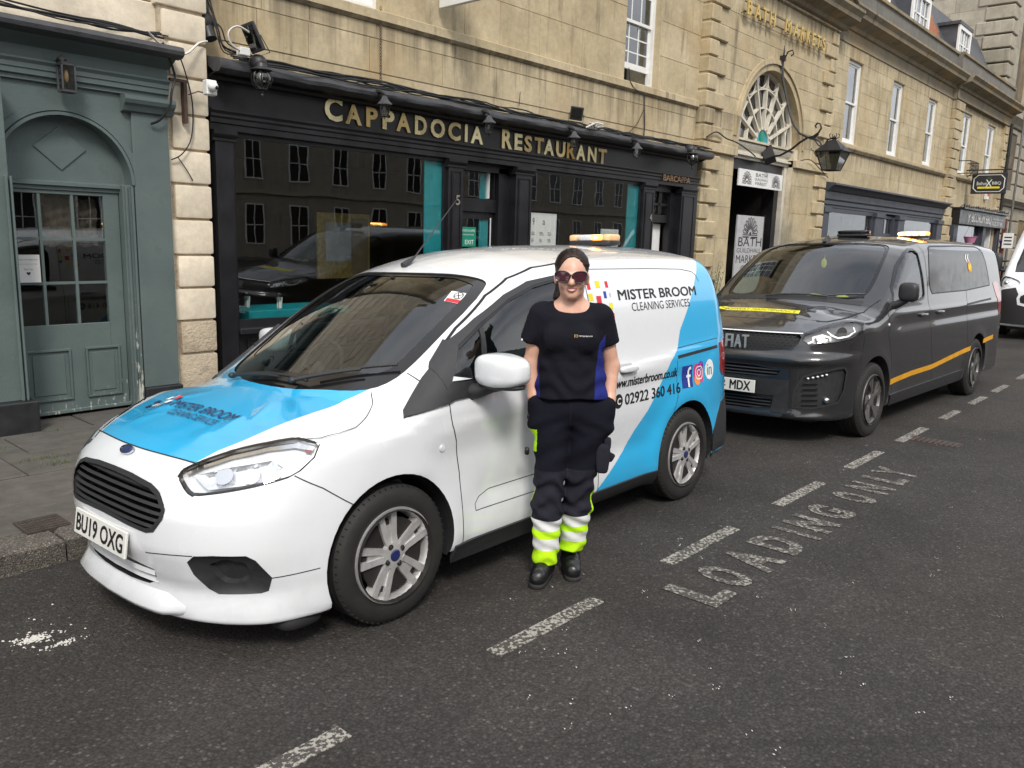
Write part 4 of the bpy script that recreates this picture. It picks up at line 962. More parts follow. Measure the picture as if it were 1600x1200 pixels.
# ------------------------------------------------------------------ stone house with the black restaurant front
def coach_lamp(loc,label):
    l=thing('coach_lamp',loc,label,'lamp','lamps hanging from the restaurant cornice')
    q=MB(); q.tube([(0,.14,.10),(-.03,.06,.13),(-.03,.0,.12),(0,-.02,.09)],[.035,.03,.02,.012],8); q.ball((-.02,.10,.11),(.045,.05,.045)); q.build('bracket','black_plastic',l,smooth=50)
    q=MB(); q.lathe([(.0,.105),(.015,.10),(.035,.06),(.055,.03),(.088,.0),(.088,-.008),(.06,-.006)],n=6); q.build('hood','dark_lead',l)
    q=MB(); q.lathe([(.062,-.006),(.040,-.125)],n=6,caps=False); q.build('lamp_glass','lantern_glass',l)
    q=MB()
    for k in range(6):
        a=2*math.pi*k/6; q.tube([(.063*math.cos(a),.063*math.sin(a),-.006),(.041*math.cos(a),.041*math.sin(a),-.126)],.004,4)
    q.lathe([(.0,-.122),(.044,-.122),(.044,-.13),(.0,-.14),(.008,-.15),(.0,-.16)],n=6); q.build('lamp_frame','iron',l)
    q=MB(); q.ball((0,0,-.05),(.018,.018,.03)); q.build('bulb','paper',l,smooth=60)
def globe_lamp(loc,label):
    l=thing('globe_lamp',loc,label,'lamp','lamps hanging from the restaurant cornice')
    q=MB(); q.ball((0,.06,.12),(.08,.10,.08)); q.lathe([(.0,.12),(.05,.11),(.06,.075),(.095,.06),(.10,.05),(.06,.045)],n=16); q.tube([(0,.12,.14),(0,.03,.13),(0,0,.10)],.03,8); q.build('bracket','black_plastic',l,smooth=50)
    q=MB(); q.lathe([(.055,.045),(.085,.01),(.092,-.03),(.078,-.08),(.045,-.115)],n=16,caps=False); q.build('lamp_glass','lantern_glass',l,smooth=50)
    q=MB()
    for k in range(8):
        a=2*math.pi*k/8+.2; q.tube([(r*math.cos(a),r*math.sin(a),z) for r,z in ((.057,.045),(.087,.01),(.094,-.03),(.080,-.08),(.047,-.115))],.0055,4)
    q.lathe([(.0,-.105),(.05,-.11),(.05,-.122),(.015,-.135),(.01,-.16),(.016,-.175),(.006,-.20),(.0,-.215)],n=12); q.build('lamp_frame','iron',l,smooth=30)
    q=MB(); q.ball((-.02,-.02,.0),(.02,.02,.05)); q.build('bulb','white_print',l,smooth=60)
def floodlight(loc,rot,label,sz=(.11,.16)):
    l=thing('floodlight',loc,label,'floodlight','floodlights over the restaurant front',rot=rot)
    a,b=sz; q=MB(); q.box(-a,a,-.015,.03,-b,b); q.build('housing','black_plastic',l,bevel=.008)
    box('lamp_glass',(-a*.8,a*.8,-.018,-.0155,-b*.8,b*.8),'lantern_glass',l)
    q=MB(); q.tube([(-a-.012,.01,0),(-a-.012,.05,-b*1.25),(a+.012,.05,-b*1.25),(a+.012,.01,0)],.005,6); q.build('yoke','iron',l)
def build_restaurant():
    Bk='black_shop_paint'
    h=thing('stone_house',(0,0,0),'honey stone terraced house above the black restaurant front','building')
    holes=[(11.01,12.02,4.10,6.6),(5.35,6.25,4.13,6.6)]
    for r in rect_minus((3.96,13.30,2.9,8.5),holes): box('wall_backing',(r[0],r[1],7.6575,8.6,r[2],r[3]),'mortar',h)
    ashlar(h,3.97,13.28,[3.10,3.46],7.652,'bath_stone',.5,1.5,seed=11,joint=.008,ch=.0015,jit=.001)
    ashlar(h,3.97,13.28,[3.463,3.83,4.005],7.645,'bath_stone',.5,1.25,seed=12,joint=.008,ch=.0015)
    ashlar(h,3.97,13.28,[4.135,4.66,5.2,5.75,6.3,6.85,7.4],7.65,'bath_stone',.45,1.3,holes,seed=13,joint=.008,ch=.0015)
    # string course in lengths
    x=3.97; rnd=random.Random(4)
    while x<13.1:
        w=min(rnd.choice([.8,.95,1.15]),13.28-x); q=MB(); q.sweep([(0,3.985),(.02,3.985),(.045,4.01),(.055,4.02),(.055,4.115),(.03,4.13),(0,4.135)],[(x+.002,7.65),(x+w-.002,7.65)]); q.box(x+.002,x+w-.002,7.65,7.70,3.99,4.134); q.build('string_course_stone','bath_stone',h); x+=w
    for a,b in ((11.01,12.02),(5.35,6.25)):
        q=MB(); q.box(a,b,7.65,7.9,6.58,6.62).box(a-.0,a+.012,7.66,7.9,4.1,6.6).box(b-.012,b,7.66,7.9,4.1,6.6); q.build('window_reveal','bath_stone',h)
    sash(h,11.02,12.01,4.12,6.4,7.78,5.07,(2,2),open_=.22)
    sash(h,5.36,6.24,4.15,6.4,7.78,5.1,(2,2))
    for r in rect_minus((3.9,13.3,6.55,9.0),[]): pass
    # gable end / party wall mass behind
    box('house_body',(3.96,13.30,8.6,16,2.9,9.5),'bath_stone_dark',h)
    # ------- shopfront
    s=thing('restaurant_shopfront',(0,0,0),'glossy black wooden restaurant shopfront with gold lettering across its fascia','shopfront')
    pil=[(4.04,4.22,'a'),(7.09,7.34,'b'),(8.33,8.66,'c'),(11.44,11.76,'d'),(12.62,13.08,'e')]
    for a,b,_ in pil:
        p=box('pilaster',(a,b,7.44,7.62,.28,2.56),Bk,s,bevel=.004)
        box('plinth_block',(a-.02,b+.02,7.41,7.62,.05,.28),Bk,s,bevel=.006)
        if b-a>.2: panel(p,'pilaster_panel',a+.045,b-.045,.38,2.46,7.44,Bk,.02,.03)
        q=MB(); q.sweep([(0,2.50),(.012,2.505),(.012,2.53),(.03,2.545),(.04,2.565),(.04,2.60),(0,2.605)],[(a-.03,7.44),(b+.03,7.44)]); q.box(a-.03,b+.03,7.44,7.6,2.50,2.605); q.build('capital',Bk,s)
    box('return_panel',(13.08,13.16,7.44,7.64,.05,2.6),Bk,s)
    # entablature: architrave, fascia board, cornice
    q=MB(); q.sweep([(0,2.60),(.02,2.605),(.02,2.66),(.035,2.67),(.035,2.71),(.05,2.725),(.05,2.75),(.07,2.775),(.07,2.79),(0,2.80)],[(3.99,7.46),(13.14,7.46)]); q.box(3.99,13.14,7.46,7.6,2.60,2.80); q.build('architrave',Bk,s)
    box('fascia_board',(3.99,13.14,7.48,7.62,2.80,3.07),Bk,s)
    q=MB(); q.sweep([(0,3.05),(.03,3.06),(.05,3.085),(.11,3.10),(.20,3.105)],[(3.99,7.48),(13.16,7.48)]); q.build('cornice_bed',Bk,s,smooth=30)
    q=MB()
    for a in np.arange(4.02,13.1,.30): pass
    xs=np.linspace(3.99,13.22,40); pr=[(.16,3.095),(.235,3.10),(.275,3.125),(.285,3.16),(.265,3.20),(.215,3.222),(.12,3.235),(-.18,3.30)]
    P=len(pr); V=[];F=[]
    for x in xs:
        w=random.gauss(0,.004)
        for o,u in pr: V.append((x,7.48-o+random.gauss(0,.002),u+w))
    F=[(i*P+j,i*P+j+1,(i+1)*P+j+1,(i+1)*P+j) for i in range(len(xs)-1) for j in range(P-1)]+[tuple(range(P)),tuple((len(xs)-1)*P+j for j in range(P))]
    q.add(V,F); q.build('lead_cornice','dark_lead',s,smooth=40)
    # stall riser and sills
    for a,b in ((4.22,7.09),(8.66,11.44)):
        box('stall_riser',(a,b,7.50,7.62,.05,.66),Bk,s); panel(s,'riser_panel',a+.12,(a+b)/2-.05,.16,.58,7.50,Bk,.02,.04); panel(s,'riser_panel',(a+b)/2+.05,b-.12,.16,.58,7.50,Bk,.02,.04)
        q=MB(); q.box(a,b,7.40,7.62,.64,.70); q.build('window_sill',Bk,s,bevel=.008)
        w=MB(); w.box(a,a+.04,7.49,7.55,.70,2.60).box(b-.04,b,7.49,7.55,.70,2.60).box(a+.04,b-.04,7.49,7.55,2.56,2.60).box(a+.04,b-.04,7.49,7.55,.70,.78); wf=w.build('shop_window',Bk,s)
        if a<5: box('pane',(a+.03,b-.03,7.515,7.522,.76,2.57),'shop_glass',wf)
        else:
            for u,v in ((a+.03,9.35),(9.352,b-.03)): box('pane',(u,v,7.515,7.522,.76,2.57),'shop_glass',wf)
    # rooms behind
    r=thing('restaurant_room',(0,0,0),'dim restaurant interior seen through the black shopfront windows','room')
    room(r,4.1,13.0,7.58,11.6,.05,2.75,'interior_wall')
    for x0,x1 in ((6.77,7.05),(11.10,11.40)): box('teal_reveal',(x0,x1,7.526,7.54,.78,2.56),'teal_paint',r)
    box('teal_reveal',(7.86,8.02,7.655,7.67,.42,2.48),'teal_paint',r)
    tb=thing('dining_table',(5.1,8.1,.05),'low table under a teal cloth just inside the large left window','table'); q=MB(); q.box(-.55,.75,-.3,.35,.0,.78); q.build('tablecloth','teal_paint',tb,bevel=.01)
    for i,(x,y) in enumerate(((4.5,8.0),(4.75,8.2),(5.0,7.95))):
        gl=thing('wine_glass',(x,y,.83),['wine glass nearest the window frame on the teal table','wine glass standing back on the teal table','wine glass furthest right on the teal table'][i],'glass','glasses on the teal table'); q=MB(); q.lathe([(.03,0),(.004,.006),(.004,.07),(.03,.10),(.034,.15),(.028,.17)],n=14,caps=False); q.build('bowl','lantern_glass',gl,smooth=50)
        q=MB(); q.tube([(.02,.02,0),(.03,.02,.12)],.03,8); q.build('napkin','white_print',gl)
    pf=thing('framed_picture',(6.6,8.9,1.50),'yellow framed pale blue picture on the wall inside the left window','picture')
    q=MB(); q.box(-.42,.42,0,.03,-.42,.42); q.build('frame','gold_old',pf); box('canvas',(-.30,.10,-.012,-.001,-.20,.30),'print_grey',pf); box('mount_panel',(.12,.38,-.010,-.001,-.36,.36),'bath_stone_dark',pf)
    # left doorway (number 5)
    d=thing('black_door',(0,0,0),'black restaurant door with transom window and green exit sign between the two shop windows','door')
    box('door_frame',(7.34,7.42,7.60,7.68,.05,2.56),Bk,d); box('door_frame',(8.12,8.33,7.56,7.68,.05,2.56),Bk,d); box('transom_bar',(7.42,8.12,7.60,7.68,1.99,2.16),Bk,d); box('head',(7.34,8.33,7.56,7.68,2.50,2.60),Bk,d)
    box('transom_pane',(7.44,8.10,7.635,7.64,2.17,2.50),'shop_glass',d)
    for x in (7.97,8.07): box('transom_bar_upright',(x,x+.012,7.60,7.66,2.17,2.50),'white_paint' if x<8 else Bk,d)
    q=MB(); q.box(7.43,7.50,7.63,7.67,.05,1.98).box(8.05,8.11,7.63,7.67,.05,1.98).box(7.50,8.05,7.63,7.67,1.90,1.98).box(7.50,8.05,7.63,7.67,.05,.40); dl=q.build('door_leaf',Bk,d); box('pane',(7.50,8.05,7.645,7.650,.40,1.90),'shop_glass',dl); box('chrome_strip',(8.035,8.05,7.622,7.63,.4,1.92),'lamp_satin',dl)
    e=thing('exit_sign',(7.63,7.628,1.66),'green exit notice stuck inside the black door','sign'); box('plate',(-.16,.14,0,.006,-.12,.13),'exit_green',e); wall_text('EXIT',-.06,.10,-.09,-.035,-.002,'white_print','lettering',e); wall_text('THIS DOOR IS ALARMED',-.14,.12,.07,.10,-.002,'white_print','lettering',e); wall_text('emergency use only',-.10,.10,.02,.045,-.002,'white_print','lettering',e)
    # right doorway (number 4)
    d=thing('black_door',(0,0,0),'narrow black side door with glazed transom beneath the small bronze lettering','door')
    box('door_frame',(11.76,11.84,7.60,7.68,.05,2.56),Bk,d); box('door_frame',(12.46,12.62,7.56,7.68,.05,2.56),Bk,d); box('transom_bar',(11.84,12.46,7.60,7.68,1.99,2.12),Bk,d)
    box('transom_pane',(11.85,12.45,7.635,7.64,2.13,2.50),'shop_glass',d); box('glazing_bar',(11.84,12.46,7.61,7.66,2.27,2.31),Bk,d); box('glazing_bar',(12.16,12.20,7.61,7.66,2.13,2.5),Bk,d)
    box('door_leaf',(11.84,12.10,7.68,7.71,.05,1.98),'dark_interior',d); box('curtain',(12.10,12.40,7.70,7.76,.05,1.97),'white_paint',d); box('head',(11.76,12.62,7.56,7.68,2.50,2.60),Bk,d)
    # lettering
    W=[('C',5.332,5.60,2.83,3.055)]
    def word(chars,y=7.474):
        for ch,a,b,z0,z1 in chars: wall_text(ch,a,b,z0,z1,y,'gold_letter','gold_letter',s,.035,.012)
    word([('C',5.298,5.527,2.838,3.085),('A',5.564,5.783,2.835,3.045),('P',5.845,6.005,2.835,3.045),('P',6.075,6.245,2.835,3.045),('A',6.275,6.49,2.835,3.045),('D',6.555,6.74,2.83,3.042),('O',6.80,7.035,2.825,3.042),('C',7.09,7.30,2.822,3.040),('I',7.375,7.42,2.826,3.036),('A',7.478,7.70,2.822,3.034),
      ('R',8.054,8.252,2.815,3.065),('E',8.30,8.455,2.818,3.028),('S',8.50,8.655,2.812,3.026),('T',8.706,8.90,2.815,3.025),('A',8.91,9.125,2.812,3.022),('U',9.175,9.38,2.806,3.022),('R',9.42,9.615,2.808,3.020),('A',9.64,9.86,2.806,3.018),('N',9.92,10.13,2.804,3.016),('T',10.18,10.39,2.802,3.014)])
    wall_text('BARCAPPA',11.93,12.80,2.665,2.765,7.405,'bronze_letter','bronze_lettering',s,.012,.008)
    wall_text('5',7.20,7.27,2.05,2.17,7.425,'silver_numeral','door_number',s,.008,.004); wall_text('4',11.62,11.69,2.0,2.11,7.425,'silver_numeral','door_number',s,.0,.004)
    # menu case and poster
    m=thing('menu_case',(8.98,7.50,1.30),'lit glass menu case with printed pages at the left edge of the second window','menu'); q=MB(); q.box(-.30,.34,.024,.05,-.70,.72); q.build('case','lamp_satin',m); box('page',(-.275,.315,.018,.0235,-.67,.69),'paper',m)
    rnd=random.Random(9)
    for k in range(3):
        for j in range(11):
            x=-.22+.18*k; z=.45-.095*j; w=rnd.uniform(.06,.13); q=MB()
            for i in range(3): q.box(x,x+w*rnd.uniform(.6,1),.016,.0175,z-.018*i,z-.018*i+.006)
            q.build('printed_line','ink',m)
    wall_text('9',-.20,-.16,.55,.65,.016,'ink','emblem',m); wall_text('a',.02,.07,.56,.62,.016,'ink','emblem',m)
    p=thing('poster',(10.66,7.53,1.42),'framed pink flower poster leaning inside the second shop window','poster'); box('frame',(-.22,.24,.0,.02,-.45,.42),'lamp_satin',p); box('print',(-.19,.21,-.004,-.001,-.42,.39),'paper',p)
    for k in range(14): q=MB(); q.ball((random.uniform(-.15,.15),-.005,random.uniform(-.3,.2)),(.035,.003,.03),8,5); q.build('flower_print',random.choice(['print_pink','print_grey','leaf_green']),p)
    pl=thing('pot_plant',(11.0,7.60,.76),'small pot plant beside the flower poster in the window','plant')
    q=MB(); q.lathe([(.05,0),(.06,.10),(.0,.10)],n=12); q.build('pot','clay_tile',pl)
    q=MB()
    for k in range(50):
        a=random.random()*6.28; l=random.uniform(.1,.4); r=random.uniform(.01,.09); b=Vector((r*math.cos(a),r*math.sin(a)*.3,.1+l)); q.add([b+Vector((-.02,0,0)),b+Vector((0,0,.03)),b+Vector((.02,0,0)),b+Vector((0,.004,-.03))],[(0,1,2,3)])
    q.build('leaves','leaf_green',pl)
    # lamps on the cornice
    globe_lamp((4.36,7.13,3.10),'round caged globe lamp at the left end of the restaurant cornice'); globe_lamp((12.36,7.13,3.07),'round caged globe lamp at the right end of the restaurant cornice')
    for x,t in ((5.82,'hooded coach lamp hanging over the double P of the gold lettering'),(7.44,'hooded coach lamp at the end of the first gold word'),(9.13,'hooded coach lamp hanging over the U of the second gold word'),(10.68,'hooded coach lamp to the right of the last gold letter')): coach_lamp((x,7.12,3.04),t)
    floodlight((4.27,7.12,3.42),(R_(20),R_(-14),R_(-68)),'black floodlight above the left globe lamp',(.07,.13)); floodlight((9.27,7.2,3.38),(R_(10),R_(8),R_(-55)),'small black floodlight standing on the cornice over the second gold word',(.09,.09))
    jb=thing('junction_box',(4.20,7.15,3.27),'pale plastic junction box under the left floodlight','box'); q=MB(); q.box(-.06,.04,-.04,.04,-.02,.05); q.build('casing','paper',jb,bevel=.006)
    cable([(4.24,7.12,3.46),(4.12,7.12,3.49),(4.03,7.12,3.42),(4.06,7.12,3.32),(4.17,7.13,3.28)],.009,'cable_white',label='white cable looping from the left floodlight to its junction box',cat='cable')
    rg=MB()
    for k in range(9):
        P=[(9.62+random.gauss(0,.07),7.15+random.gauss(0,.02),3.26+random.gauss(0,.025)) for _ in range(5)]; rg.tube(P,.012,6)
    tag(rg.build('rag_bundle','cable_white',smooth=60),'bundle of white tape and rag lying on the cornice over the second gold word','rag')
    # bundles of black cable along the top of the cornice
    names=['highest','slackest','frontmost','rearmost','looped','knotted','thinnest','thickest','straightest']
    for k in range(9):
        y=7.22+.045*k; pts=[]
        for x in np.arange(4.3,13.2,.42): pts.append((x,y+random.gauss(0,.02),3.245+.006*k+random.gauss(0,.016)+.03*math.sin(x*1.1+k)*.5+(y-7.2)*.06))
        cable(pts,random.choice([.006,.009,.012]),jit=.002,label='black cable lying along the lead top of the restaurant cornice',cat='cable',group='cables along the restaurant cornice')
    for k in range(5):
        a=random.uniform(0,.1); cable([(3.99,7.45,3.6+.1*k),(4.02+a,7.4,3.52),(4.08+a,7.38,3.38-.02*k),(4.2+a*2,7.3,3.30),(4.45,7.24,3.26)],.007,label='thin cable spilling from the hopper corner onto the cornice',cat='cable',group='cables in the corner above the left globe lamp')
    rp=thing('rainwater_pipe',(4.02,7.42,3.3),'dark rainwater pipe in the corner between the cream and honey stone houses','pipe'); q=MB(); q.tube([(-.02,.1,5),(-.02,.1,.35),(0,.0,.1)],.06,10); q.ball((-.02,.06,.25),(.09,.08,.10)); q.build('pipe','iron',rp,smooth=50)
    # chain on the wall
    ch=thing('hanging_chain',(6.17,7.615,3.2),'thin iron chain hanging down the honey stone wall','chain'); q=MB()
    for k in range(30):
        z=.95-.033*k; t=MB(); pts=[(.010*math.cos(a)*(1 if k%2 else .25),-.010*math.cos(a)*(.25 if k%2 else 1)+.0,z+.021*math.sin(a)) for a in [2*math.pi*i/10 for i in range(11)]]; q.tube(pts,.0035,4,cap=False)
    q.build('links','rust_iron',ch)
    cable([(11.55,7.62,4.12),(11.56,7.61,3.8),(11.60,7.61,3.5),(11.58,7.60,3.28)],.010,label='dark cable running from the open sash down the stone to the cornice',cat='cable')
    cable([(11.55,7.61,3.75),(11.35,7.6,3.5),(11.05,7.58,3.30)],.006,label='thin cable branching left below the open sash window',cat='cable')
    cable([(11.06,7.6,4.32),(11.10,7.59,4.12),(11.3,7.58,4.0),(11.55,7.58,3.97)],.006,label='thin curled cable at the left foot of the sash window',cat='cable')
    cable([(8.56,7.62,3.60),(8.52,7.6,3.42)],.005,label='short vertical wire above the right end of the first gold word',cat='cable')
    # projecting board overhead
    b=thing('projecting_board',(7.07,7.60,4.33),'white projecting sign board high on the wall, cut off by the top of the picture','sign')
    q=MB(); q.box(-.03,.03,-.75,0.0,.0,.75); q.build('board','white_paint',b,bevel=.006); q=MB(); q.box(-.015,.015,-.78,.1,.78,.81); q.build('bracket_arm','iron',b)
# ------------------------------------------------------------------ market entrance with the great arch
def wall_with_arch(parent,objs,cx,R,zc):
    """cut the stones round an arch: boolean against a cylinder"""
    q=MB(); q.lathe([(R,-1),(R,1)],c=(cx,7.5,zc),n=48,axis='y'); cut=q.build('cut','mortar')
    for o in objs:
        b=[o.matrix_basis@Vector(c) for c in o.bound_box]; x0=min(v.x for v in b);x1=max(v.x for v in b);z0=min(v.z for v in b);z1=max(v.z for v in b)
        near=math.hypot(max(x0-cx,0,cx-x1),max(z0-zc,0,zc-z1)); far=max(math.hypot(x-cx,z-zc) for x in (x0,x1) for z in (z0,z1))
        if far<R: bpy.data.objects.remove(o); continue
        if near<R:
            o.data=o.data.copy(); md=o.modifiers.new('b','BOOLEAN'); md.object=cut; md.operation='DIFFERENCE'; md.solver='EXACT'; bpy.context.view_layer.update()
            dg=bpy.context.evaluated_depsgraph_get(); me=bpy.data.meshes.new_from_object(o.evaluated_get(dg)); o.modifiers.clear(); o.data=me; me.name='stone'
    bpy.data.objects.remove(cut)
def build_market():
    S='bath_stone'; h=thing('market_entrance',(0,0,0),'tall stone market entrance bay with rusticated corners and a glazed arch','building')
    X0,X1,Y=13.29,18.98,7.48; cx,R,zc=16.03,1.387,3.66; dx0,dx1=14.55,17.22
    for r in rect_minus((X0+.02,X1-.02,0,3.66),[(dx0,dx1,-1,3.62)])+[(X0+.02,cx-R-.15,3.66,5.4),(cx+R+.15,X1-.02,3.66,5.4),(X0+.02,X1-.02,5.4,8.5)]: box('wall_core',(r[0],r[1],Y+.038,8.6,r[2],r[3]),'mortar',h)
    zs=[.05,.6,1.18,1.76,2.34,2.92,3.27]
    o1=ashlar(h,X0+.3,X1-.3,zs,Y+.03,S,.6,1.1,[(dx0,dx1,-1,3.4)],seed=21)
    zs=[3.45,3.73,4.02,4.31,4.60,4.89,5.18,5.47,5.76,6.05,6.33]
    o2=ashlar(h,X0+.3,X1-.3,zs,Y+.03,S,.55,1.2,[],seed=22,joint=.008,ch=.0015)
    wall_with_arch(h,o2,cx,R+.21,zc)
    # quoins, alternating long and short, proud of the wall
    z=.05; k=0; zz=[.05]
    while zz[-1]<3.2: zz.append(zz[-1]+.29)
    zz2=[3.455]
    while zz2[-1]<6.1: zz2.append(zz2[-1]+.285)
    for L in (zz[:-1],zz2[:-1]):
        for i,z in enumerate(L):
            w=.635 if i%2==(0 if L is zz2[:-1] or True else 1) else .32
            for s in (0,1):
                a,b=(X0,X0+w) if s==0 else (X1-w,X1); q=MB(); q.box(a,b,Y-.03,Y+.35,z+.012,z+.273); q.build('quoin',S,h,bevel=.018)
    for s in (0,1): a,b=(X0+.015,X0+.3) if s==0 else (X1-.3,X1-.015); box('quoin_core',(a,b,Y+.012,Y+.3,0,6.3),S,h)
    # impost band
    for a,b in ((X0-.02,dx0),(dx1,X1+.02)):
        q=MB(); q.box(a,b,Y-.045,Y+.3,3.285,3.44); q.build('impost_block',S,h,bevel=.008)
    # archivolt rings
    def ringb(ra,rb,y0,y1,mat,name,par,n=40,a0=0,a1=math.pi):
        q=MB()
        for i in range(n):
            V=[]
            for t in (a0+(a1-a0)*i/n,a0+(a1-a0)*(i+1)/n):
                for rr,yy in ((ra,y1),(ra,y0),(rb,y0),(rb,y1)): V.append((cx+rr*math.cos(t),yy,zc+rr*math.sin(t)))
            q.add(V,[(0,1,5,4),(1,2,6,5),(2,3,7,6)])
        return q.build(name,mat,par,smooth=25)
    ringb(R,R+.12,Y+.015,Y+.5,S,'archivolt',h); ringb(R+.12,R+.155,Y-.02,Y+.1,S,'archivolt_bead',h); ringb(R+.155,R+.215,Y-.005,Y+.1,S,'archivolt_band',h)
    for a,b in ((cx-R-.2,cx-R),(cx+R,cx+R+.2)): box('arch_jamb',(a,b,Y+.01,Y+.5,3.44,3.67),S,h)
    # arch glazing: spider web fanlight
    f=thing('fanlight',(0,0,0),'cream spider web fanlight filling the great arch over the market doors','window')
    yg=Y+.22; Wp='cream_paint'
    q=MB(); q.prism([(cx+(R+.02)*math.cos(math.pi*i/40),zc+(R+.02)*math.sin(math.pi*i/40)) for i in range(41)],yg+.04,yg+.046,'y'); q.build('pane','house_glass',f)
    for rr,w in ((.30,.045),(.70,.035),(1.06,.03),(R-.03,.06)): ringb(rr-w/2,rr+w/2,yg-.03,yg+.04,Wp,'glazing_ring',f,36)
    for i in range(1,8):
        a=math.pi*i/8; q=MB(); d=Vector((math.cos(a),0,math.sin(a))); e=Vector((-math.sin(a),0,math.cos(a))); c=Vector((cx,yg,zc)); p0=c+d*.30;p1=c+d*(R-.03)
        q.add([p0+e*.02+Vector((0,-.05,0)),p1+e*.022+Vector((0,-.05,0)),p1-e*.022+Vector((0,-.05,0)),p0-e*.02+Vector((0,-.05,0)),p0+e*.02+Vector((0,.03,0)),p1+e*.022+Vector((0,.03,0)),p1-e*.022+Vector((0,.03,0)),p0-e*.02+Vector((0,.03,0))],[(0,1,2,3),(0,4,5,1),(3,2,6,7)]); q.build('glazing_bar',Wp,f)
    for i in range(8):     # swags between the outer bars
        a=math.pi*(i+.5)/8; c=(cx+(R-.06)*math.cos(a),zc+(R-.06)*math.sin(a)); q=MB(); q.tube([(c[0]+.25*math.cos(t),yg-.02,c[1]+.25*math.sin(t)) for t in [a+math.pi-1.15+2.3*k/14 for k in range(15)]],.016,6); q.build('glazing_swag',Wp,f,smooth=50)
    q=MB(); q.prism([(cx+.29*math.cos(math.pi*i/20),zc+.29*math.sin(math.pi*i/20)) for i in range(21)],yg+.0,yg+.03,'y'); q.build('hub_panel','print_teal',f)
    q=MB(); q.ball((cx,yg-.01,zc+.14),(.10,.012,.13)); q.build('crest','exit_green',f)
    room(f,cx-1.6,cx+1.6,yg+.3,yg+2.5,3.2,5.3)
    q=MB(); q.sweep([(0,3.40),(.05,3.41),(.05,3.47),(.09,3.50),(.12,3.56),(.12,3.60),(.07,3.63),(.07,3.66),(0,3.67)],[(dx0,Y+.20),(dx1,Y+.20)]); q.box(dx0,dx1,Y+.201,Y+.5,3.40,3.669); q.build('transom',Wp,f,smooth=20)
    q=MB(); q.box(dx0,dx1,Y+.13,Y+.22,3.30,3.40).box(dx0,dx1,Y+.08,Y+.13,3.36,3.40); q.build('transom_shelf',Wp,f)
    # doorway
    d=thing('market_doorway',(0,0,0),'dark open market doorway with cream jamb under the glazed arch','doorway')
    box('door_jamb',(dx1-.14,dx1-.02,Y+.15,Y+.5,.05,3.30),Wp,d,bevel=.004); box('door_jamb',(dx0,dx0+.10,Y+.1,Y+.5,.05,3.30),'black_shop_paint',d); box('head',(dx0+.1,dx1-.14,Y+.2,Y+.5,3.10,3.30),'black_shop_paint',d)
    box('inner_jamb',(dx1-.34,dx1-.14,Y+.25,Y+.5,.05,3.1),'black_shop_paint',d)
    room(d,dx0+.1,dx1-.3,Y+.5,Y+6,.05,3.3)
    sg=thing('market_sign',(0,0,0),'white market sign board with two shell emblems over the dark doorway','sign')
    ys=Y+.12
    box('board',(14.98,16.96,ys,ys+.03,2.79,3.11),'white_print',sg); wall_text('BATH',15.70,16.22,3.0,3.07,ys-.002,'ink','lettering',sg); wall_text('GUILDHALL',15.66,16.27,2.925,2.975,ys-.002,'ink','lettering',sg); wall_text('MARKET',15.70,16.22,2.84,2.90,ys-.002,'ink','lettering',sg)
    def shell_mark(c,r,y,mat,par,n=9):
        q=MB()
        for k in range(n):
            a0,a1=math.pi*k/n+.05,math.pi*(k+1)/n-.05; pts=[(c[0]+r*.28*math.cos((a0+a1)/2),c[1]+r*.28*math.sin((a0+a1)/2)),(c[0]+r*.9*math.cos(a0),c[1]+r*.9*math.sin(a0)),(c[0]+r*math.cos((a0+a1)/2),c[1]+r*math.sin((a0+a1)/2)),(c[0]+r*.9*math.cos(a1),c[1]+r*.9*math.sin(a1))]
            for i in range(4):
                a=Vector(pts[i]);b=Vector(pts[(i+1)%4]); t=(b-a).normalized(); nn=Vector((-t.y,t.x))*r*.028; q.add([(a.x+nn.x,y,a.y+nn.y),(b.x+nn.x,y,b.y+nn.y),(b.x-nn.x,y,b.y-nn.y),(a.x-nn.x,y,a.y-nn.y)],[(0,1,2,3)])
        q.box(c[0]-r,c[0]-r*.15,y-.001,y,c[1]-r*.22,c[1]-r*.15).box(c[0]+r*.15,c[0]+r,y-.001,y,c[1]-r*.22,c[1]-r*.15).box(c[0]-r,c[0]-r*.15,y-.001,y,c[1]-r*.08,c[1]-r*.03).box(c[0]+r*.15,c[0]+r,y-.001,y,c[1]-r*.08,c[1]-r*.03)
        q.prism([(c[0]+r*.13*math.cos(2*math.pi*i/10),c[1]+r*.13*math.sin(2*math.pi*i/10)) for i in range(10)],y-.001,y,'y')
        q.build('shell_emblem',mat,par)
    shell_mark((15.33,2.88),.20,ys-.002,'ink',sg); shell_mark((16.65,2.88),.20,ys-.002,'ink',sg)
    bd=thing('market_notice_board',(0,0,0),'tall grey market open notice board standing in the dark doorway','sign'); y2=Y+.30
    # stands just inside, slightly turned
    x0=15.42; x1=16.62
    box('board',(x0,x1,y2,y2+.03,.5,2.24),'print_grey',bd); box('board_edge',(x1,x1+.02,y2-.01,y2+.04,.48,2.27),'iron',bd)
    shell_mark(((x0+x1)/2,1.87),.34,y2-.003,'ink',bd,9)
    wall_text('BATH',x0+.10,x1-.05,1.62,1.80,y2-.002,'ink','lettering',bd); wall_text('GUILDHALL',x0+.05,x1-.05,1.49,1.58,y2-.002,'ink','lettering',bd,offset=-.005); wall_text('MARKET',x0+.05,x1-.08,1.28,1.44,y2-.002,'ink','lettering',bd); wall_text('OPEN',x0+.28,x1-.25,1.10,1.23,y2-.002,'ink','lettering',bd); wall_text('MONDAY - SATURDAY',x0+.1,x1-.1,.98,1.04,y2-.002,'ink','lettering',bd)
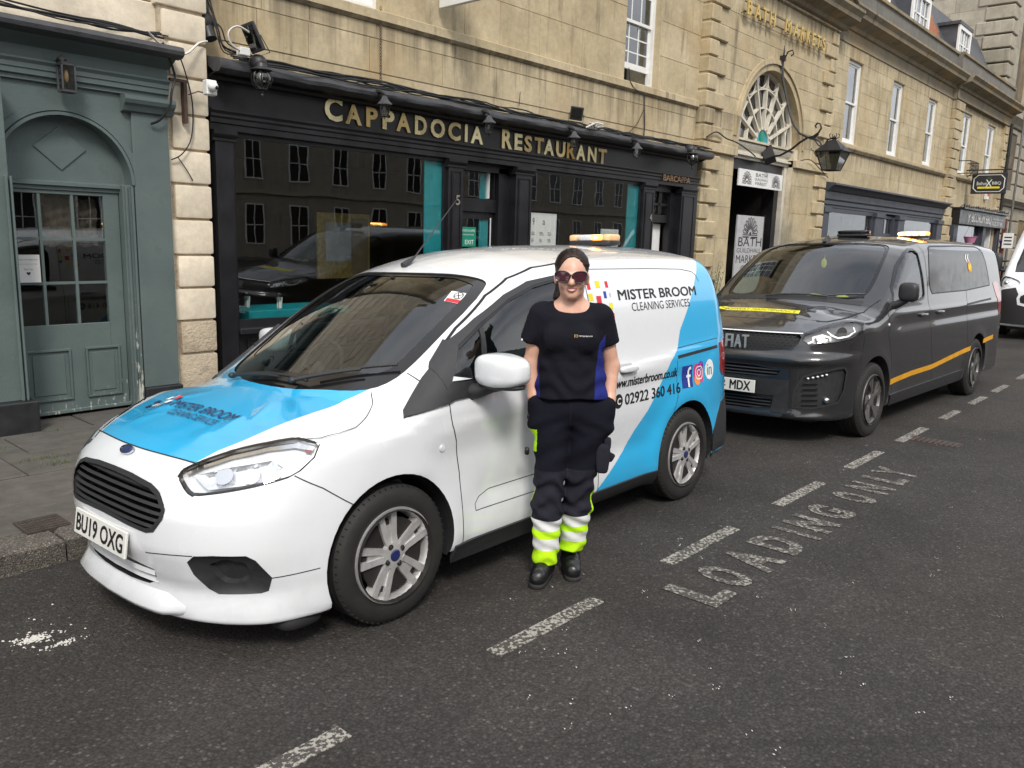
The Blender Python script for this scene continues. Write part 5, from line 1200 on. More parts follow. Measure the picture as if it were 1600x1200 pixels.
    # BATH MARKETS in standing letters on two rails
    L=thing('standing_letters',(0,0,0),'gold standing letters reading bath markets on iron rails across the stone','lettering'); yl=Y-.02
    box('rail',(14.36,18.10,yl-.05,yl-.035,5.80,5.815),'iron',L); box('rail',(14.36,18.10,yl-.05,yl-.035,5.965,5.98),'iron',L)
    for x in (14.4,15.1,15.7,16.4,17.2,18.05): box('rail_stay',(x,x+.012,yl-.05,yl+.06,5.80,5.812),'iron',L)
    xs=[('B',14.40,14.58),('A',14.70,14.94),('T',15.02,15.22),('H',15.33,15.55),('M',16.02,16.28),('A',16.40,16.64),('R',16.76,16.94),('K',17.05,17.24),('E',17.34,17.49),('T',17.58,17.76),('S',17.87,18.04)]
    for ch,a,b in xs: wall_text(ch,a,b,5.76,6.01,yl-.055,'gold_old','gold_letter',L,0 if ch=='M' else .015,.03)
    # crowning cornice and pediment
    q=MB(); q.sweep([(0,6.33),(.03,6.335),(.03,6.36),(0,6.37)],[(X0-.03,Y),(X1+.03,Y)]); q.build('groove_band',S,h)
    q=MB(); q.sweep([(0,6.42),(.04,6.44),(.08,6.50),(.20,6.55),(.30,6.58),(.32,6.66),(.40,6.74),(.40,6.80),(0,6.86)],[(X0-.25,Y),(X1+.38,Y)]); q.box(X0-.2,X1+.3,Y,8.4,6.42,6.86); q.build('cornice','bath_stone_dark',h,smooth=20)
    q=MB(); q.prism([(X0-.25,6.86),(X1+.38,6.86),(cx,8.05)],Y+.02,8.2,'y'); q.build('pediment','bath_stone_dark',h)
    for s in (-1,1):
        e=(cx+s*3.05,6.90); t=(cx,8.15); q=MB()
        for (o,hh) in ((.34,.0),(.26,-.09)): q.prism([(e[0],e[1]+hh),(t[0],t[1]+hh),(t[0],t[1]+hh+.09),(e[0],e[1]+hh+.09)],Y-o,Y+.1,'y')
        q.build('raking_cornice','bath_stone_dark',h)
    # wrought iron bracket with the big lantern
    l=thing('street_lantern',(16.18,6.285,3.12),'large black four sided lantern held out on a scrolled iron bracket before the arch','lantern')
    def frust(z0,r0,z1,r1): return [(-r0,-r0,z0),(r0,-r0,z0),(r0,r0,z0),(-r0,r0,z0),(-r1,-r1,z1),(r1,-r1,z1),(r1,r1,z1),(-r1,r1,z1)]
    FF=[(0,1,5,4),(1,2,6,5),(2,3,7,6),(3,0,4,7)]
    q=MB(); q.add(frust(.0,.13,.34,.235),FF+[(0,3,2,1)]); q.build('lantern_glass','film_glass',l)
    q=MB(); q.add(frust(.345,.262,.56,.06),FF+[(4,5,6,7)]); q.add(frust(.33,.25,.348,.262),FF+[(0,3,2,1)]); q.build('roof','iron',l)
    q=MB()
    for sx in (-1,1):
        for sy in (-1,1): q.tube([(sx*.13,sy*.13,0),(sx*.238,sy*.238,.34)],.012,4); q.tube([(sx*.262,sy*.262,.34),(sx*.31,sy*.31,.37),(sx*.30,sy*.30,.40)],.008,4)
    for a,b in (((-1,-1),(1,-1)),((1,-1),(1,1)),((1,1),(-1,1)),((-1,1),(-1,-1))): q.tube([(a[0]*.132,a[1]*.132,0),(b[0]*.132,b[1]*.132,0)],.013,4); q.tube([(a[0]*.238,a[1]*.238,.34),(b[0]*.238,b[1]*.238,.34)],.012,4)
    q.build('frame','iron',l)
    q=MB(); q.lathe([(.06,.56),(.03,.58),(.045,.60),(.02,.63),(.0,.66)],n=10)
    for k in range(4):
        a=k*math.pi/2+.78; q.tube([(.03*math.cos(a),.03*math.sin(a),.58),(.09*math.cos(a),.09*math.sin(a),.62),(.10*math.cos(a),.10*math.sin(a),.66),(.07*math.cos(a),.07*math.sin(a),.68)],.008,4)
    q.build('finial','iron',l,smooth=40)
    br=thing('lantern_bracket',(16.18,0,0),'scrolled wrought iron bracket sweeping from the top of the arch down to the lantern','bracket')
    def curl(c,r0,a0,turns,n=22,sg=1): return [(0,c[0]+r0*(1-k/n*.75)*math.cos(a0+sg*turns*2*math.pi*k/n),c[1]+r0*(1-k/n*.75)*math.sin(a0+sg*turns*2*math.pi*k/n)) for k in range(n+1)]
    q=MB(); q.tube([(0,7.47,5.30),(0,7.42,4.9),(0,7.30,4.5),(0,7.20,4.2),(0,7.10,4.0),(0,6.98,3.85),(0,6.81,3.76),(0,6.66,3.76),(0,6.60,3.82)],.022,6); q.build('sweep_bar','iron',br,smooth=50)
    q=MB(); q.tube(curl((6.63,3.90),.10,-1.2,1.1,sg=-1) if 0 else [(0,6.81,3.755),(0,6.70,3.775),(0,6.60,3.84),(0,6.555,3.92),(0,6.58,4.0),(0,6.64,4.02),(0,6.68,3.97),(0,6.65,3.93)],.018,6); q.tube([(0,6.81,3.755),(0,6.68,3.74),(0,6.55,3.66),(0,6.49,3.54),(0,6.52,3.43),(0,6.60,3.40),(0,6.64,3.46),(0,6.60,3.51)],.018,6); q.tube([(0,6.81,3.755),(0,6.66,3.70),(0,6.58,3.60),(0,6.50,3.56)],.014,6); q.build('scroll','iron',br,smooth=50)
    q=MB(); q.tube([(0,7.55,3.42),(0,7.35,3.44),(0,7.12,3.55),(0,6.95,3.68),(0,6.81,3.755)],.022,6); q.build('lower_stay','iron',br,smooth=50)
    q=MB(); q.tube([(0,7.46,5.12),(0,7.44,5.40),(0,7.44,5.55)],[.03,.018,.006],6); q.box(-.03,.03,7.40,7.52,5.25,5.36); q.tube([(0,7.42,5.30),(0,7.36,5.42),(0,7.27,5.44),(0,7.24,5.37),(0,7.29,5.33)],.014,6); q.build('wall_fixing','iron',br,smooth=50)
    q=MB(); q.tube([(0,6.50,3.54),(0,6.40,3.70),(0,6.285,3.73)],.016,6); q.build('hook','iron',br,smooth=50)
    sp=thing('spotlight',(16.0,7.52,3.44),'black box spotlight under the fanlight of the market arch','spotlight',rot=(R_(-25),R_(35),R_(10))); q=MB(); q.box(-.10,.10,-.12,.10,-.16,.16); q.build('housing','black_plastic',sp,bevel=.01); box('yoke',(-.02,.02,.08,.25,-.02,.02),'iron',sp)
    cable([(13.30,7.42,3.5),(13.6,7.40,3.62),(14.0,7.41,3.55),(14.45,7.42,3.52),(14.9,7.40,3.42),(15.4,7.5,3.36)],.012,label='black cable looping across the left pier of the market arch',cat='cable'); cable([(17.2,7.6,3.32),(17.7,7.40,3.50),(18.3,7.38,3.36),(18.9,7.40,3.20)],.010,label='black cable sagging across the right pier of the market arch',cat='cable')
    # ferny weeds at the foot of the pier
    pl=thing('wall_plant',(13.35,7.15,.05),'leafy weed growing against the pier beside the market entrance','plant'); q=MB(); st=MB()
    for k in range(26):
        a=random.uniform(-1.2,1.2); h=random.uniform(.5,1.28); lx=math.sin(a)*.28; tip=Vector((lx+random.gauss(0,.08),random.gauss(-.05,.08),h)); st.tube([(lx*.2,0,0),tuple(tip*.6),tuple(tip)],.004,4)
        for j in range(26):
            t=random.uniform(.3,1); p=Vector((lx*.2,0,0)).lerp(tip,t)+Vector((random.gauss(0,.03),random.gauss(0,.03),random.gauss(0,.02))); b=random.random()*6.28; s=random.uniform(.012,.028); d=Vector((math.cos(b)*s,math.sin(b)*s*.6,random.uniform(-.3,.8)*s)); e=Vector((-d.y,d.x,random.uniform(-.5,.5)*s))*.5; q.add([p-d,p+e,p+d,p-e],[(0,1,2,3)])
    q.build('leaves','leaf_green',pl); st.build('stems','leaf_green',pl,smooth=40)
# ------------------------------------------------------------------ terrace beyond the market, tall corner house, opposite side
_slc=[]
def hang_basket(loc,mat,label):
    p=thing('hanging_basket',loc,label,'basket','pink hanging baskets'); q=MB(); q.lathe([(.0,-.16),(.14,-.15),(.20,.04),(.22,.05),(.21,.06),(.0,.05)],n=14); q.build('pot',mat,p,smooth=40)
    q=MB()
    for k in range(3): a=k*2.1; q.tube([(.2*math.cos(a),.2*math.sin(a),.05),(0,0,.55)],.004,4)
    q.build('chain','iron',p)
def build_right():
    S='bath_stone'; h=thing('georgian_terrace',(0,0,0),'honey stone terrace with tall sash windows and a grey parapet beyond the market','building')
    W=[(20.18,21.12),(23.39,24.32),(26.60,27.54)]; W2=[(30.36,31.42),(33.66,34.80)]
    holes=[(a,b,4.13,6.03) for a,b in W]; h2=[(a,b,4.15,6.10) for a,b in W2]
    for r in rect_minus((19.0,29.2,2.9,7.0),holes): box('wall_backing',(r[0],r[1],7.6585,8.2,r[2],r[3]),'mortar',h)
    for r in rect_minus((29.0,36.4,2.9,7.0),h2): box('wall_backing',(r[0],r[1],7.6185,8.2,r[2],r[3]),'mortar',h)
    ashlar(h,19.0,29.0,[3.12,3.50,3.95],7.652,S,.7,1.4,seed=31,joint=.003); ashlar(h,19.0,29.0,[4.10,4.42,4.74,5.06,5.38,5.70,6.02,6.34],7.65,S,.6,1.2,holes,seed=32,joint=.003)
    ashlar(h,29.9,35.85,[3.05,3.5,3.95],7.612,S,.7,1.4,seed=33,joint=.003); ashlar(h,29.9,35.85,[4.10,4.55,5.0,5.45,5.9,6.34],7.61,S,.6,1.2,h2,seed=34,joint=.003)
    for a,b in ((28.98,29.92),(35.85,36.40)):
        z=.05 if a<30 else 3.0; k=0
        while z<6.2:
            w=(b-a) if k%2==0 else (b-a)*.62; q=MB(); q.box(a,a+w,7.48,7.9,z+.012,z+.28) if a<30 else q.box(b-w,b,7.48,7.9,z+.012,z+.28); q.build('quoin',S,h,bevel=.016); z+=.297; k+=1
        box('quoin_core',(a+.01,b-.01,7.52,7.9,0,6.34),S,h)
    for a,b,y in ((19.0,28.98,7.65),(29.92,35.85,7.61)):
        q=MB(); q.sweep([(0,3.93),(.05,3.94),(.09,4.0),(.09,4.08),(.04,4.10),(0,4.105)],[(a,y),(b,y)]); q.box(a,b,y,y+.06,3.94,4.10); q.build('sill_course',S,h,smooth=20)
    for i,(a,b) in enumerate(W+W2):
        z0,z1=(4.13,6.03) if i<3 else (4.15,6.10); y=7.65 if i<3 else 7.61
        q=MB(); q.box(a,a+.01,y+.01,y+.3,z0,z1).box(b-.01,b,y+.01,y+.3,z0,z1).box(a,b,y+.01,y+.3,z1-.01,z1); q.build('window_reveal',S,h)
        sash(h,a+.01,b-.01,z0,z1,y+.06,5.06,(0,0),fw=.07,blind='print_grey' if i in (1,2) else None)
    # entablature
    for a,b,y in ((19.0,29.05,7.65),(28.95,36.5,7.50)):
        q=MB(); q.sweep([(0,6.30),(.025,6.31),(.025,6.345),(0,6.35),(0,6.60),(.05,6.62),(.08,6.70),(.22,6.76),(.34,6.79),(.36,6.87),(.44,6.95),(.44,7.00),(.0,7.08)],[(a,y),(b,y)]); q.box(a,b,y+.02,8.2,6.30,7.06); q.build('cornice','bath_stone_dark',h,smooth=15)
        box('parapet',(a,b-.1,y-.02,y+.35,7.07,7.60),'parapet_stone',h); q=MB(); q.sweep([(0,7.60),(.05,7.61),(.05,7.68),(0,7.69)],[(a,y-.02),(b-.08,y-.02)]); q.box(a,b-.08,y-.02,y+.36,7.60,7.69); q.build('coping','bath_stone_dark',h)
    # mansard of slates with dormers
    rf=MB(); rf.prism([(8.0,7.5),(9.0,9.6),(15,10.2),(15,7.0),(8.0,7.0)],19.0,36.4,'x'); roof=rf.build('roof','slate',h)
    for r in range(9):
        for c in range(int(17.2/.42)):
            x=19.1+.42*c+(.21 if r%2 else 0); z=7.52+.23*r; y=8.0+(z-7.5)*.476; o=stone_obj('slate',.41,.30,.012,'slate' if not (27.5<x<29.2) else 'clay_tile',roof,.002,'front'); o.location=(x,y-.03,z); o.rotation_euler=(R_(-25),0,0)
            if len(_slc)>=270: break
            _slc.append(1)
    for i,(x0,x1) in enumerate(((21.6,23.3),(25.15,26.75),(29.9,31.35))):
        d=thing('dormer',(0,0,0)); d.parent=h; z0=7.66; z1=8.75; y0=8.0
        box('dormer_cheek',(x0,x0+.12,y0-.02,y0+1.0,z0,z1),'slate',d); box('dormer_cheek',(x1-.12,x1,y0-.02,y0+1.0,z0,z1),'slate',d)
        q=MB(); q.box(x0-.08,x1+.08,y0-.1,y0+1.1,z1,z1+.10); q.build('dormer_roof','dark_lead',d)
        q=MB(); q.box(x0,x0+.14,y0-.08,y0-.02,z0,z1).box(x1-.14,x1,y0-.08,y0-.02,z0,z1).box(x0+.14,x1-.14,y0-.08,y0-.02,z1-.12,z1).box(x0+.14,x1-.14,y0-.08,y0-.02,z0,z0+.1)
        xm=(x0+x1)/2; q.box(xm-.03,xm+.03,y0-.05,y0,z0+.1,z1-.12).box(x0+.14,x1-.14,y0-.045,y0-.005,(z0+z1)/2-.02,(z0+z1)/2+.02).box(x0+.4,x0+.43,y0-.045,y0-.005,z0+.1,z1-.12).box(x1-.43,x1-.40,y0-.045,y0-.005,z0+.1,z1-.12); q.build('dormer_window','white_paint',d)
        box('pane',(x0+.14,x1-.14,y0-.02,y0-.015,z0+.1,z1-.12),'house_glass',d)
    # little iron balcony under the fourth window
    b=thing('window_guard',(30.35,7.6,4.12),'small black iron window guard under the fourth tall sash','railing'); q=MB()
    for z in (.02,.42): q.tube([(0,0,z),(0,-.35,z),(1.1,-.35,z),(1.1,0,z)],.014,4)
    for k in range(12): q.tube([(.1*k,-.35,.02),(.1*k,-.35,.42)],.007,4)
    for k in range(5): q.tube([(.05+.22*k,-.355,.22),(.16+.22*k,-.355,.34),(.27+.22*k,-.355,.22),(.16+.22*k,-.355,.10),(.05+.22*k,-.355,.22)],.006,4)
    q.build('rails','iron',b)
    # slate blue shopfront
    s=thing('blue_shopfront',(0,0,0),'slate blue shopfront with warm hanging bulbs, right of the market entrance','shopfront'); B='blue_shop_paint'
    q=MB(); q.sweep([(0,2.56),(.03,2.57),(.03,2.62),(.06,2.64),(.06,2.72),(.09,2.76),(.09,2.92),(.14,2.94),(.20,3.02),(.30,3.06),(.30,3.10),(0,3.14)],[(19.1,7.58),(28.95,7.58)]); q.box(19.1,28.95,7.58,7.7,2.56,3.14); q.build('entablature',B,s,smooth=15)
    for a,b in ((19.1,19.45),(22.65,23.3),(24.55,25.1),(28.4,28.95)): p=box('pilaster',(a,b,7.50,7.7,.05,2.56),B,s,bevel=.005); box('capital',(a-.03,b+.03,7.46,7.7,2.44,2.56),B,s,bevel=.01)
    for a,b in ((19.45,22.65),(25.1,28.4)):
        box('stall_riser',(a,b,7.54,7.7,.05,.8),B,s); q=MB(); q.box(a,a+.06,7.56,7.62,.8,2.56).box(b-.06,b,7.56,7.62,.8,2.56).box(a+.06,b-.06,7.56,7.62,2.47,2.56).box(a+.06,b-.06,7.56,7.62,.8,.88); w=q.build('shop_window',B if a<20 else 'blue_shop_paint',s); box('pane',(a+.05,b-.05,7.60,7.606,.85,2.5),'shop_glass',w)
    q=MB(); q.box(23.3,23.45,7.60,7.68,.05,2.5).box(24.4,24.55,7.60,7.68,.05,2.5).box(23.45,24.4,7.62,7.68,1.95,2.05).box(23.45,24.4,7.62,7.68,2.45,2.52).box(23.45,24.4,7.62,7.68,.05,1.0); 
    for x in (23.75,24.08): q.box(x,x+.03,7.63,7.67,1.0,2.45)
    q.box(23.45,24.4,7.63,7.67,1.45,1.49); w=q.build('door',B,s); box('pane',(23.45,24.4,7.655,7.66,1.0,2.46),'shop_glass',w)
    room(s,19.5,28.4,7.72,12,.05,2.7,'bath_stone_dark')
    for k in range(7):
        p=thing('pendant_bulb',(20.3+.23*k+random.uniform(-.03,.03),8.9+random.uniform(-.3,.3),2.22+random.uniform(-.04,.04)),'glowing warm pendant bulb inside the slate blue shop','lamp','pendant bulbs inside the blue shop'); q=MB(); q.ball((0,0,0),(.035,.035,.05),10,8); q.build('bulb','warm_bulb',p,smooth=60); q=MB(); q.tube([(0,0,.05),(0,0,.48)],.004,4); q.build('flex','iron',p)
    # barbecue shop
    g=thing('barbecue_shopfront',(0,0,0),'dark shopfront under a black barbecue shop sign at the end of the terrace','shopfront')
    for a,b in ((30.0,30.45),(36.2,36.6),(33.9,34.3)): box('pilaster',(a,b,7.40,7.7,.05,2.56),B,g,bevel=.005)
    box('stall_riser',(30.45,33.9,7.5,7.7,.05,.9),B,g); q=MB(); q.box(30.45,30.55,7.50,7.6,.9,2.56).box(33.8,33.9,7.50,7.6,.9,2.56).box(30.55,33.8,7.5,7.6,.9,1.0); w=q.build('shop_window',B,g); box('pane',(30.5,33.85,7.55,7.556,.95,2.5),'shop_glass',w)
    box('door_leaf',(34.4,35.5,7.66,7.70,.05,2.3),B,g); box('door_frame',(35.5,35.6,7.5,7.7,.05,2.5),'white_paint',g); room(g,30.5,36.2,7.72,11,.05,2.6)
    q=MB(); q.box(29.98,36.7,7.28,7.7,2.50,2.98); q.box(29.95,36.75,7.15,7.7,2.98,3.04); sg=q.build('fascia','black_shop_paint',g,bevel=.01)
    wall_text('BODRUM BBQ',31.55,34.35,2.56,2.90,7.274,'white_print','lettering',sg,0); wall_text('TURKISH GRILL HOUSE',34.5,36.2,2.78,2.87,7.274,'white_print','lettering',sg); wall_text('01225 357 895',34.5,36.2,2.58,2.72,7.274,'white_print','lettering',sg,.0); wall_text('Y',31.0,31.35,2.58,2.88,7.274,'white_print','fork_emblem',sg)
    q=MB()
    for k in range(22): x=30.0+.31*k; q.tube([(x,7.3,3.04),(x+.1,7.2,3.10+random.uniform(0,.06)),(x+.25,7.25,3.06)],.02,5)
    q.build('lights_garland','dark_lead',g)
    hang_basket((31.1,7.15,2.05),'pink_pot','larger pink hanging basket in front of the barbecue shop window'); hang_basket((36.9,7.25,2.0),'print_purple','mauve hanging basket beside the brown post past the barbecue shop')
    # projecting sign
    p=thing('projecting_sign',(31.5,6.88,3.88),'black eight sided projecting barbecue sign hanging from an iron arm','sign')
    q=MB(); q.box(-.04,.04,-.53,.53,-.34,.34); q.build('board','black_plastic',p,bevel=.01)
    def oct_(s_,c): a,b=.47*s_,.28*s_; return [(-a+c,-b),(a-c,-b),(a,-b+c),(a,b-c),(a-c,b),(-a+c,b),(-a,b-c),(-a,-b+c)]
    o1,o2=oct_(1,.12),oct_(.94,.11); q=MB(); q.add([(-.043,y,z) for y,z in o1]+[(-.043,y,z) for y,z in o2],[(i,(i+1)%8,(i+1)%8+8,i+8) for i in range(8)]); q.build('border','white_print',p)
    def st(s_,a,b,z0,z1,m): q=MB(); text_mb(q,s_,a,b,z0,z1,lambda y,z,d:(-.0445,y,z)); q.build('lettering',m,p)
    st('Bodrum',.36,.06,-.06,.06,'white_print'); st('BBQ',-.10,-.36,-.06,.05,'white_print'); st('X',.10,-.10,-.12,.12,'white_print'); box('strap_line',(-.0445,-.0435,-.33,.33,-.17,-.11),'print_yellow',p); q=MB(); q.add([(-.0445,-.05,.14),(-.0445,.05,.14),(-.0445,.07,.22),(-.0445,.025,.18),(-.0445,0,.24),(-.0445,-.025,.18),(-.0445,-.07,.22)],[(0,1,2,3,4,5,6)]); q.build('flame_emblem','leaf_green',p)
    box('arm',(-.02,.02,-.62,.75,.42,.46),'iron',p); box('hanger',(-.01,.01,-.40,-.37,.34,.42),'iron',p); box('hanger',(-.01,.01,.37,.40,.34,.42),'iron',p); q=MB(); q.tube([(0,.72,.2),(0,.60,.3),(0,.5,.42)],.015,5); q.build('scroll','iron',p)
    dp=thing('drainpipe',(36.35,7.42,0),'black drainpipe down the end of the honey stone terrace','pipe'); q=MB(); q.tube([(0,0,.1),(0,0,6.4)],.055,8)
    for z in (1,2.4,3.8,5.2): q.lathe([(.055,z),(.075,z),(.075,z+.08),(.055,z+.08)],n=10,caps=False)
    q.build('pipe','iron',dp,smooth=40)
    al=thing('alarm_box',(34.4,7.55,3.62),'small red and white alarm box under the projecting barbecue sign','box'); box('casing',(-.12,.12,-.06,.05,-.12,.14),'white_print',al,bevel=.01); box('cover',(-.12,.12,-.065,-.06,.0,.14),'print_red',al)
    # tall grey stone corner house
    t=thing('corner_house',(0,0,0),'tall grey stone corner building with banded rustication at the far end of the street','building'); G='bath_stone_grey'
    box('wall_core',(37.05,70,8.05,20,0,16),'mortar_dark',t)
    ashlar(t,37.0,52,[.05,.62,1.2,1.78,2.36,2.94,3.52],8.0,G,1.0,1.5,[(38.4,39.8,-1,2.1),(43,44.6,1,3)],seed=41,joint=.05,ch=.03)
    ashlar(t,37.0,52,[3.9,4.45,5.0,5.55,6.1,6.65],8.0,G,1.0,1.5,[(39.2,40.6,4.2,6.4),(43,44.4,4.2,6.4)],seed=42,joint=.05,ch=.03)
    ashlar(t,37.5,52,[7.2,7.8,8.4,9.0,9.6,10.2,10.8,11.4,12],8.03,G,1.0,1.6,[(39.0,40.5,7.6,10.6),(43,44.5,7.6,10.6)],seed=43)
    for z,hh in ((3.52,.38),(6.65,.5)):
        q=MB(); q.sweep([(0,z),(.06,z+.02),(.10,z+.1),(.24,z+hh*.5),(.30,z+hh*.6),(.30,z+hh*.9),(0,z+hh)],[(36.8,8.0),(60,8.0)]); q.box(36.8,60,8.0,8.3,z,z+hh); q.build('band_course',G,t,smooth=15)
    for a,b,z0,z1 in ((39.2,40.6,4.2,6.4),(43,44.4,4.2,6.4),(39.0,40.5,7.6,10.6),(43,44.5,7.6,10.6)): sash(t,a,b,z0,z1,8.12,(z0+z1)/2,(0,0),fw=.1)
    z=7.2;k=0
    while z<14:
        q=MB(); w=1.0 if k%2 else .72; q.box(36.96,36.96+w,7.94,7.94+w+.3,z+.03,z+.50); q.build('quoin',G,t,bevel=.03); z+=.53;k+=1
    for i,z in enumerate(np.arange(7.0,14,.55)):
        x=8.9
        while x<16:
            w=random.uniform(.8,1.4); box('stone',(37.01,37.2,x+.01,x+w,z+.008,z+.55),G,t); x+=w
    ch=box('doorway_dark',(38.4,39.8,8.1,8.2,0,2.1),'dark_interior',t)
    p=thing('brown_post',(37.0,7.35,0),'slim reddish brown post by the corner house','post'); box('post',(-.07,.07,-.07,.07,0,2.9),'brown_post',p)
    p=thing('street_sign_post',(28.4,5.5,0),'grey lamp post with a small white street sign at the far end of the pavement','post'); q=MB(); q.tube([(0,0,0),(0,0,6)],.032,8); q.build('pole','alloy_dark',p,smooth=50); box('sign_plate',(-.04,-.02,-.14,.14,1.75,2.2),'white_print',p)
    for k in range(3): box('sign_print',(-.0415,-.0405,-.10,.10,1.85+.1*k,1.89+.1*k),'ink',p)
    bn=thing('litter_bin',(37.6,7.2,0),'dark litter bin beside the corner house wall','bin'); q=MB(); q.lathe([(.22,0),(.24,.8),(.26,.82),(.26,1.0),(.1,1.08),(0,1.08)],n=16); q.build('drum','iron',bn,smooth=30)

def build_opposite():
    """the terrace and the wooded hill across the street, seen only in the reflections"""
    t=thing('opposite_terrace',(0,0,0),'three storey stone terrace across the street, mirrored in the shop windows and van glass','building'); Y=-26.0; S='bath_stone_grey'
    box('wall',(-70,90,Y-3,Y,-.5,10.2),S,t); box('pavement_slab',(-70,90,Y,Y+3,-.2,.1),'flagstone',t)
    q=MB(); q.box(-70,90,Y,Y+.5,9.8,10.2).box(-70,90,Y,Y+.12,3.6,3.8); q.build('cornice',S,t)
    q=MB(); q.prism([(Y-.2,10.2),(Y-1.8,12.6),(Y-8,12.8),(Y-8,10.2)],-70,90,'x'); q.build('roof','slate',t)
    def rep(o,dx,par): c=o.copy(); COL.objects.link(c); c.parent=par; c.location.x+=dx; return c
    pr=[]
    x=-66
    for z0,z1 in ((7.3,8.9),(4.4,6.4),(.9,3.0)):
        w=MB().box(x,x+1.0,Y,Y+.02,z0,z1).build('window','black_gloss',t); q=MB(); q.box(x-.07,x,Y,Y+.05,z0,z1).box(x+1.0,x+1.07,Y,Y+.05,z0,z1).box(x-.07,x+1.07,Y,Y+.05,z1,z1+.07).box(x-.07,x+1.07,Y,Y+.07,z0-.07,z0).box(x,x+1.0,Y+.02,Y+.05,(z0+z1)/2-.025,(z0+z1)/2+.025).box(x+.475,x+.525,Y+.02,Y+.05,z0,z1); pr.append((w,q.build('frame','white_paint',w)))
    for i in range(1,52):
        for w,f in pr: c=w.copy(); COL.objects.link(c); c.parent=t; c.location.x=2.9*i; g=f.copy(); COL.objects.link(g); g.parent=c
    d=MB().box(x,x+1.5,Y-1.4,Y-.1,10.3,11.7).build('dormer','slate',t); e=box('dormer_frame',(x+.1,x+1.4,Y-.1,Y-.08,10.5,11.5),'white_paint',d); f=box('dormer_pane',(x+.22,x+1.28,Y-.08,Y-.07,10.6,11.4),'black_gloss',d)
    for i in range(1,18):
        c=d.copy(); COL.objects.link(c); c.parent=t; c.location.x=8.7*i
        for k in (e,f): g=k.copy(); COL.objects.link(g); g.parent=c
    nx,ny=90,10; V=[]; rn=random.Random(5); ph=[rn.uniform(0,6) for _ in range(6)]
    for j in range(ny+1):
        for i in range(nx+1):
            x=-150+4*i; k=j/ny; V.append((x,-60-50*k,-1+(16+5*math.sin(x*.03+ph[0])+3*math.sin(x*.09+ph[1])+1.6*math.sin(x*.31+ph[2])+rn.uniform(-1,1))*math.sin(k*1.57)))
    q=MB(); q.add(V,[(j*(nx+1)+i,j*(nx+1)+i+1,(j+1)*(nx+1)+i+1,(j+1)*(nx+1)+i) for j in range(ny) for i in range(nx)]); q.build('hill','leaf_green',kind='structure')
# ------------------------------------------------------------------ the white and blue panel van
Courier.spine=(.95,3.2,.55,.95); Courier.H=1.72; Courier.L=4.13
WFEAT=dict(
 screen=[(.735,-.02,1),(.752,-.20,1),(.80,-.34,1),(.862,-.50,1),(.93,-.60,1),(1.01,-.647,1.04),(1.10,-.663,1.09),(1.25,-.665,1.19),(1.53,-.655,1.36),(1.683,-.606,1.46),(1.712,-.566,1.483),(1.706,-.50,1.49),(1.67,-.36,1.5),(1.635,-.25,1.51),(1.61,-.12,1.51),(1.603,0,1.51)],
 glass=[(1.16,-.86,1.02),(1.30,-.75,1.185),(1.475,-.75,1.287),(1.70,-.733,1.395),(1.897,-.723,1.458),(2.069,-.729,1.488),(2.16,-.73,1.475),(2.20,-.74,1.42),(2.19,-.8,1.2),(2.17,-.85,1.02)],
 tri=[(.915,-.82,.905),(.93,-.81,.927),(1.089,-.767,1.048),(1.16,-.76,1.098),(1.175,-.76,1.02),(1.18,-.86,.95),(1.15,-.87,.942)],
 trim=[(1.16,-.87,.94),(1.10,-.78,1.05),(1.276,-.757,1.182),(1.482,-.746,1.303),(1.695,-.731,1.408),(1.877,-.718,1.474),(2.078,-.721,1.510),(2.20,-.73,1.50),(2.24,-.74,1.45),(2.23,-.85,.985),(1.75,-.864,.972),(1.48,-.865,.965),(1.187,-.867,.951)],
 headlight=[(.073,-.44,.742),(.092,-.440,.766),(.15,-.481,.797),(.248,-.548,.833),(.367,-.64,.862),(.453,-.716,.875),(.508,-.794,.858),(.467,-.811,.807),(.381,-.802,.748),(.273,-.753,.722),(.16,-.663,.699),(.075,-.552,.680),(.066,-.522,.692)],
 grille=[(0,0,.722),(0,-.17,.718),(0,-.33,.703),(0,-.40,.68),(0,-.455,.625),(0,-.452,.585),(0,-.405,.528),(0,-.36,.518),(0,-.15,.530),(0,0,.535)],
 fog=[(.039,-.552,.425),(.051,-.582,.453),(.09,-.649,.46),(.18,-.747,.459),(.208,-.767,.438),(.264,-.789,.357),(.257,-.771,.300),(.234,-.752,.292),(.124,-.627,.288),(.1,-.598,.308),(.059,-.561,.37)],
 fogin=[(.083,-.627,.418),(.17,-.733,.424),(.185,-.738,.387),(.186,-.726,.344),(.138,-.664,.328),(.105,-.640,.369)])
def mir(P): return [(x,-y,z) for x,y,z in P][::-1]
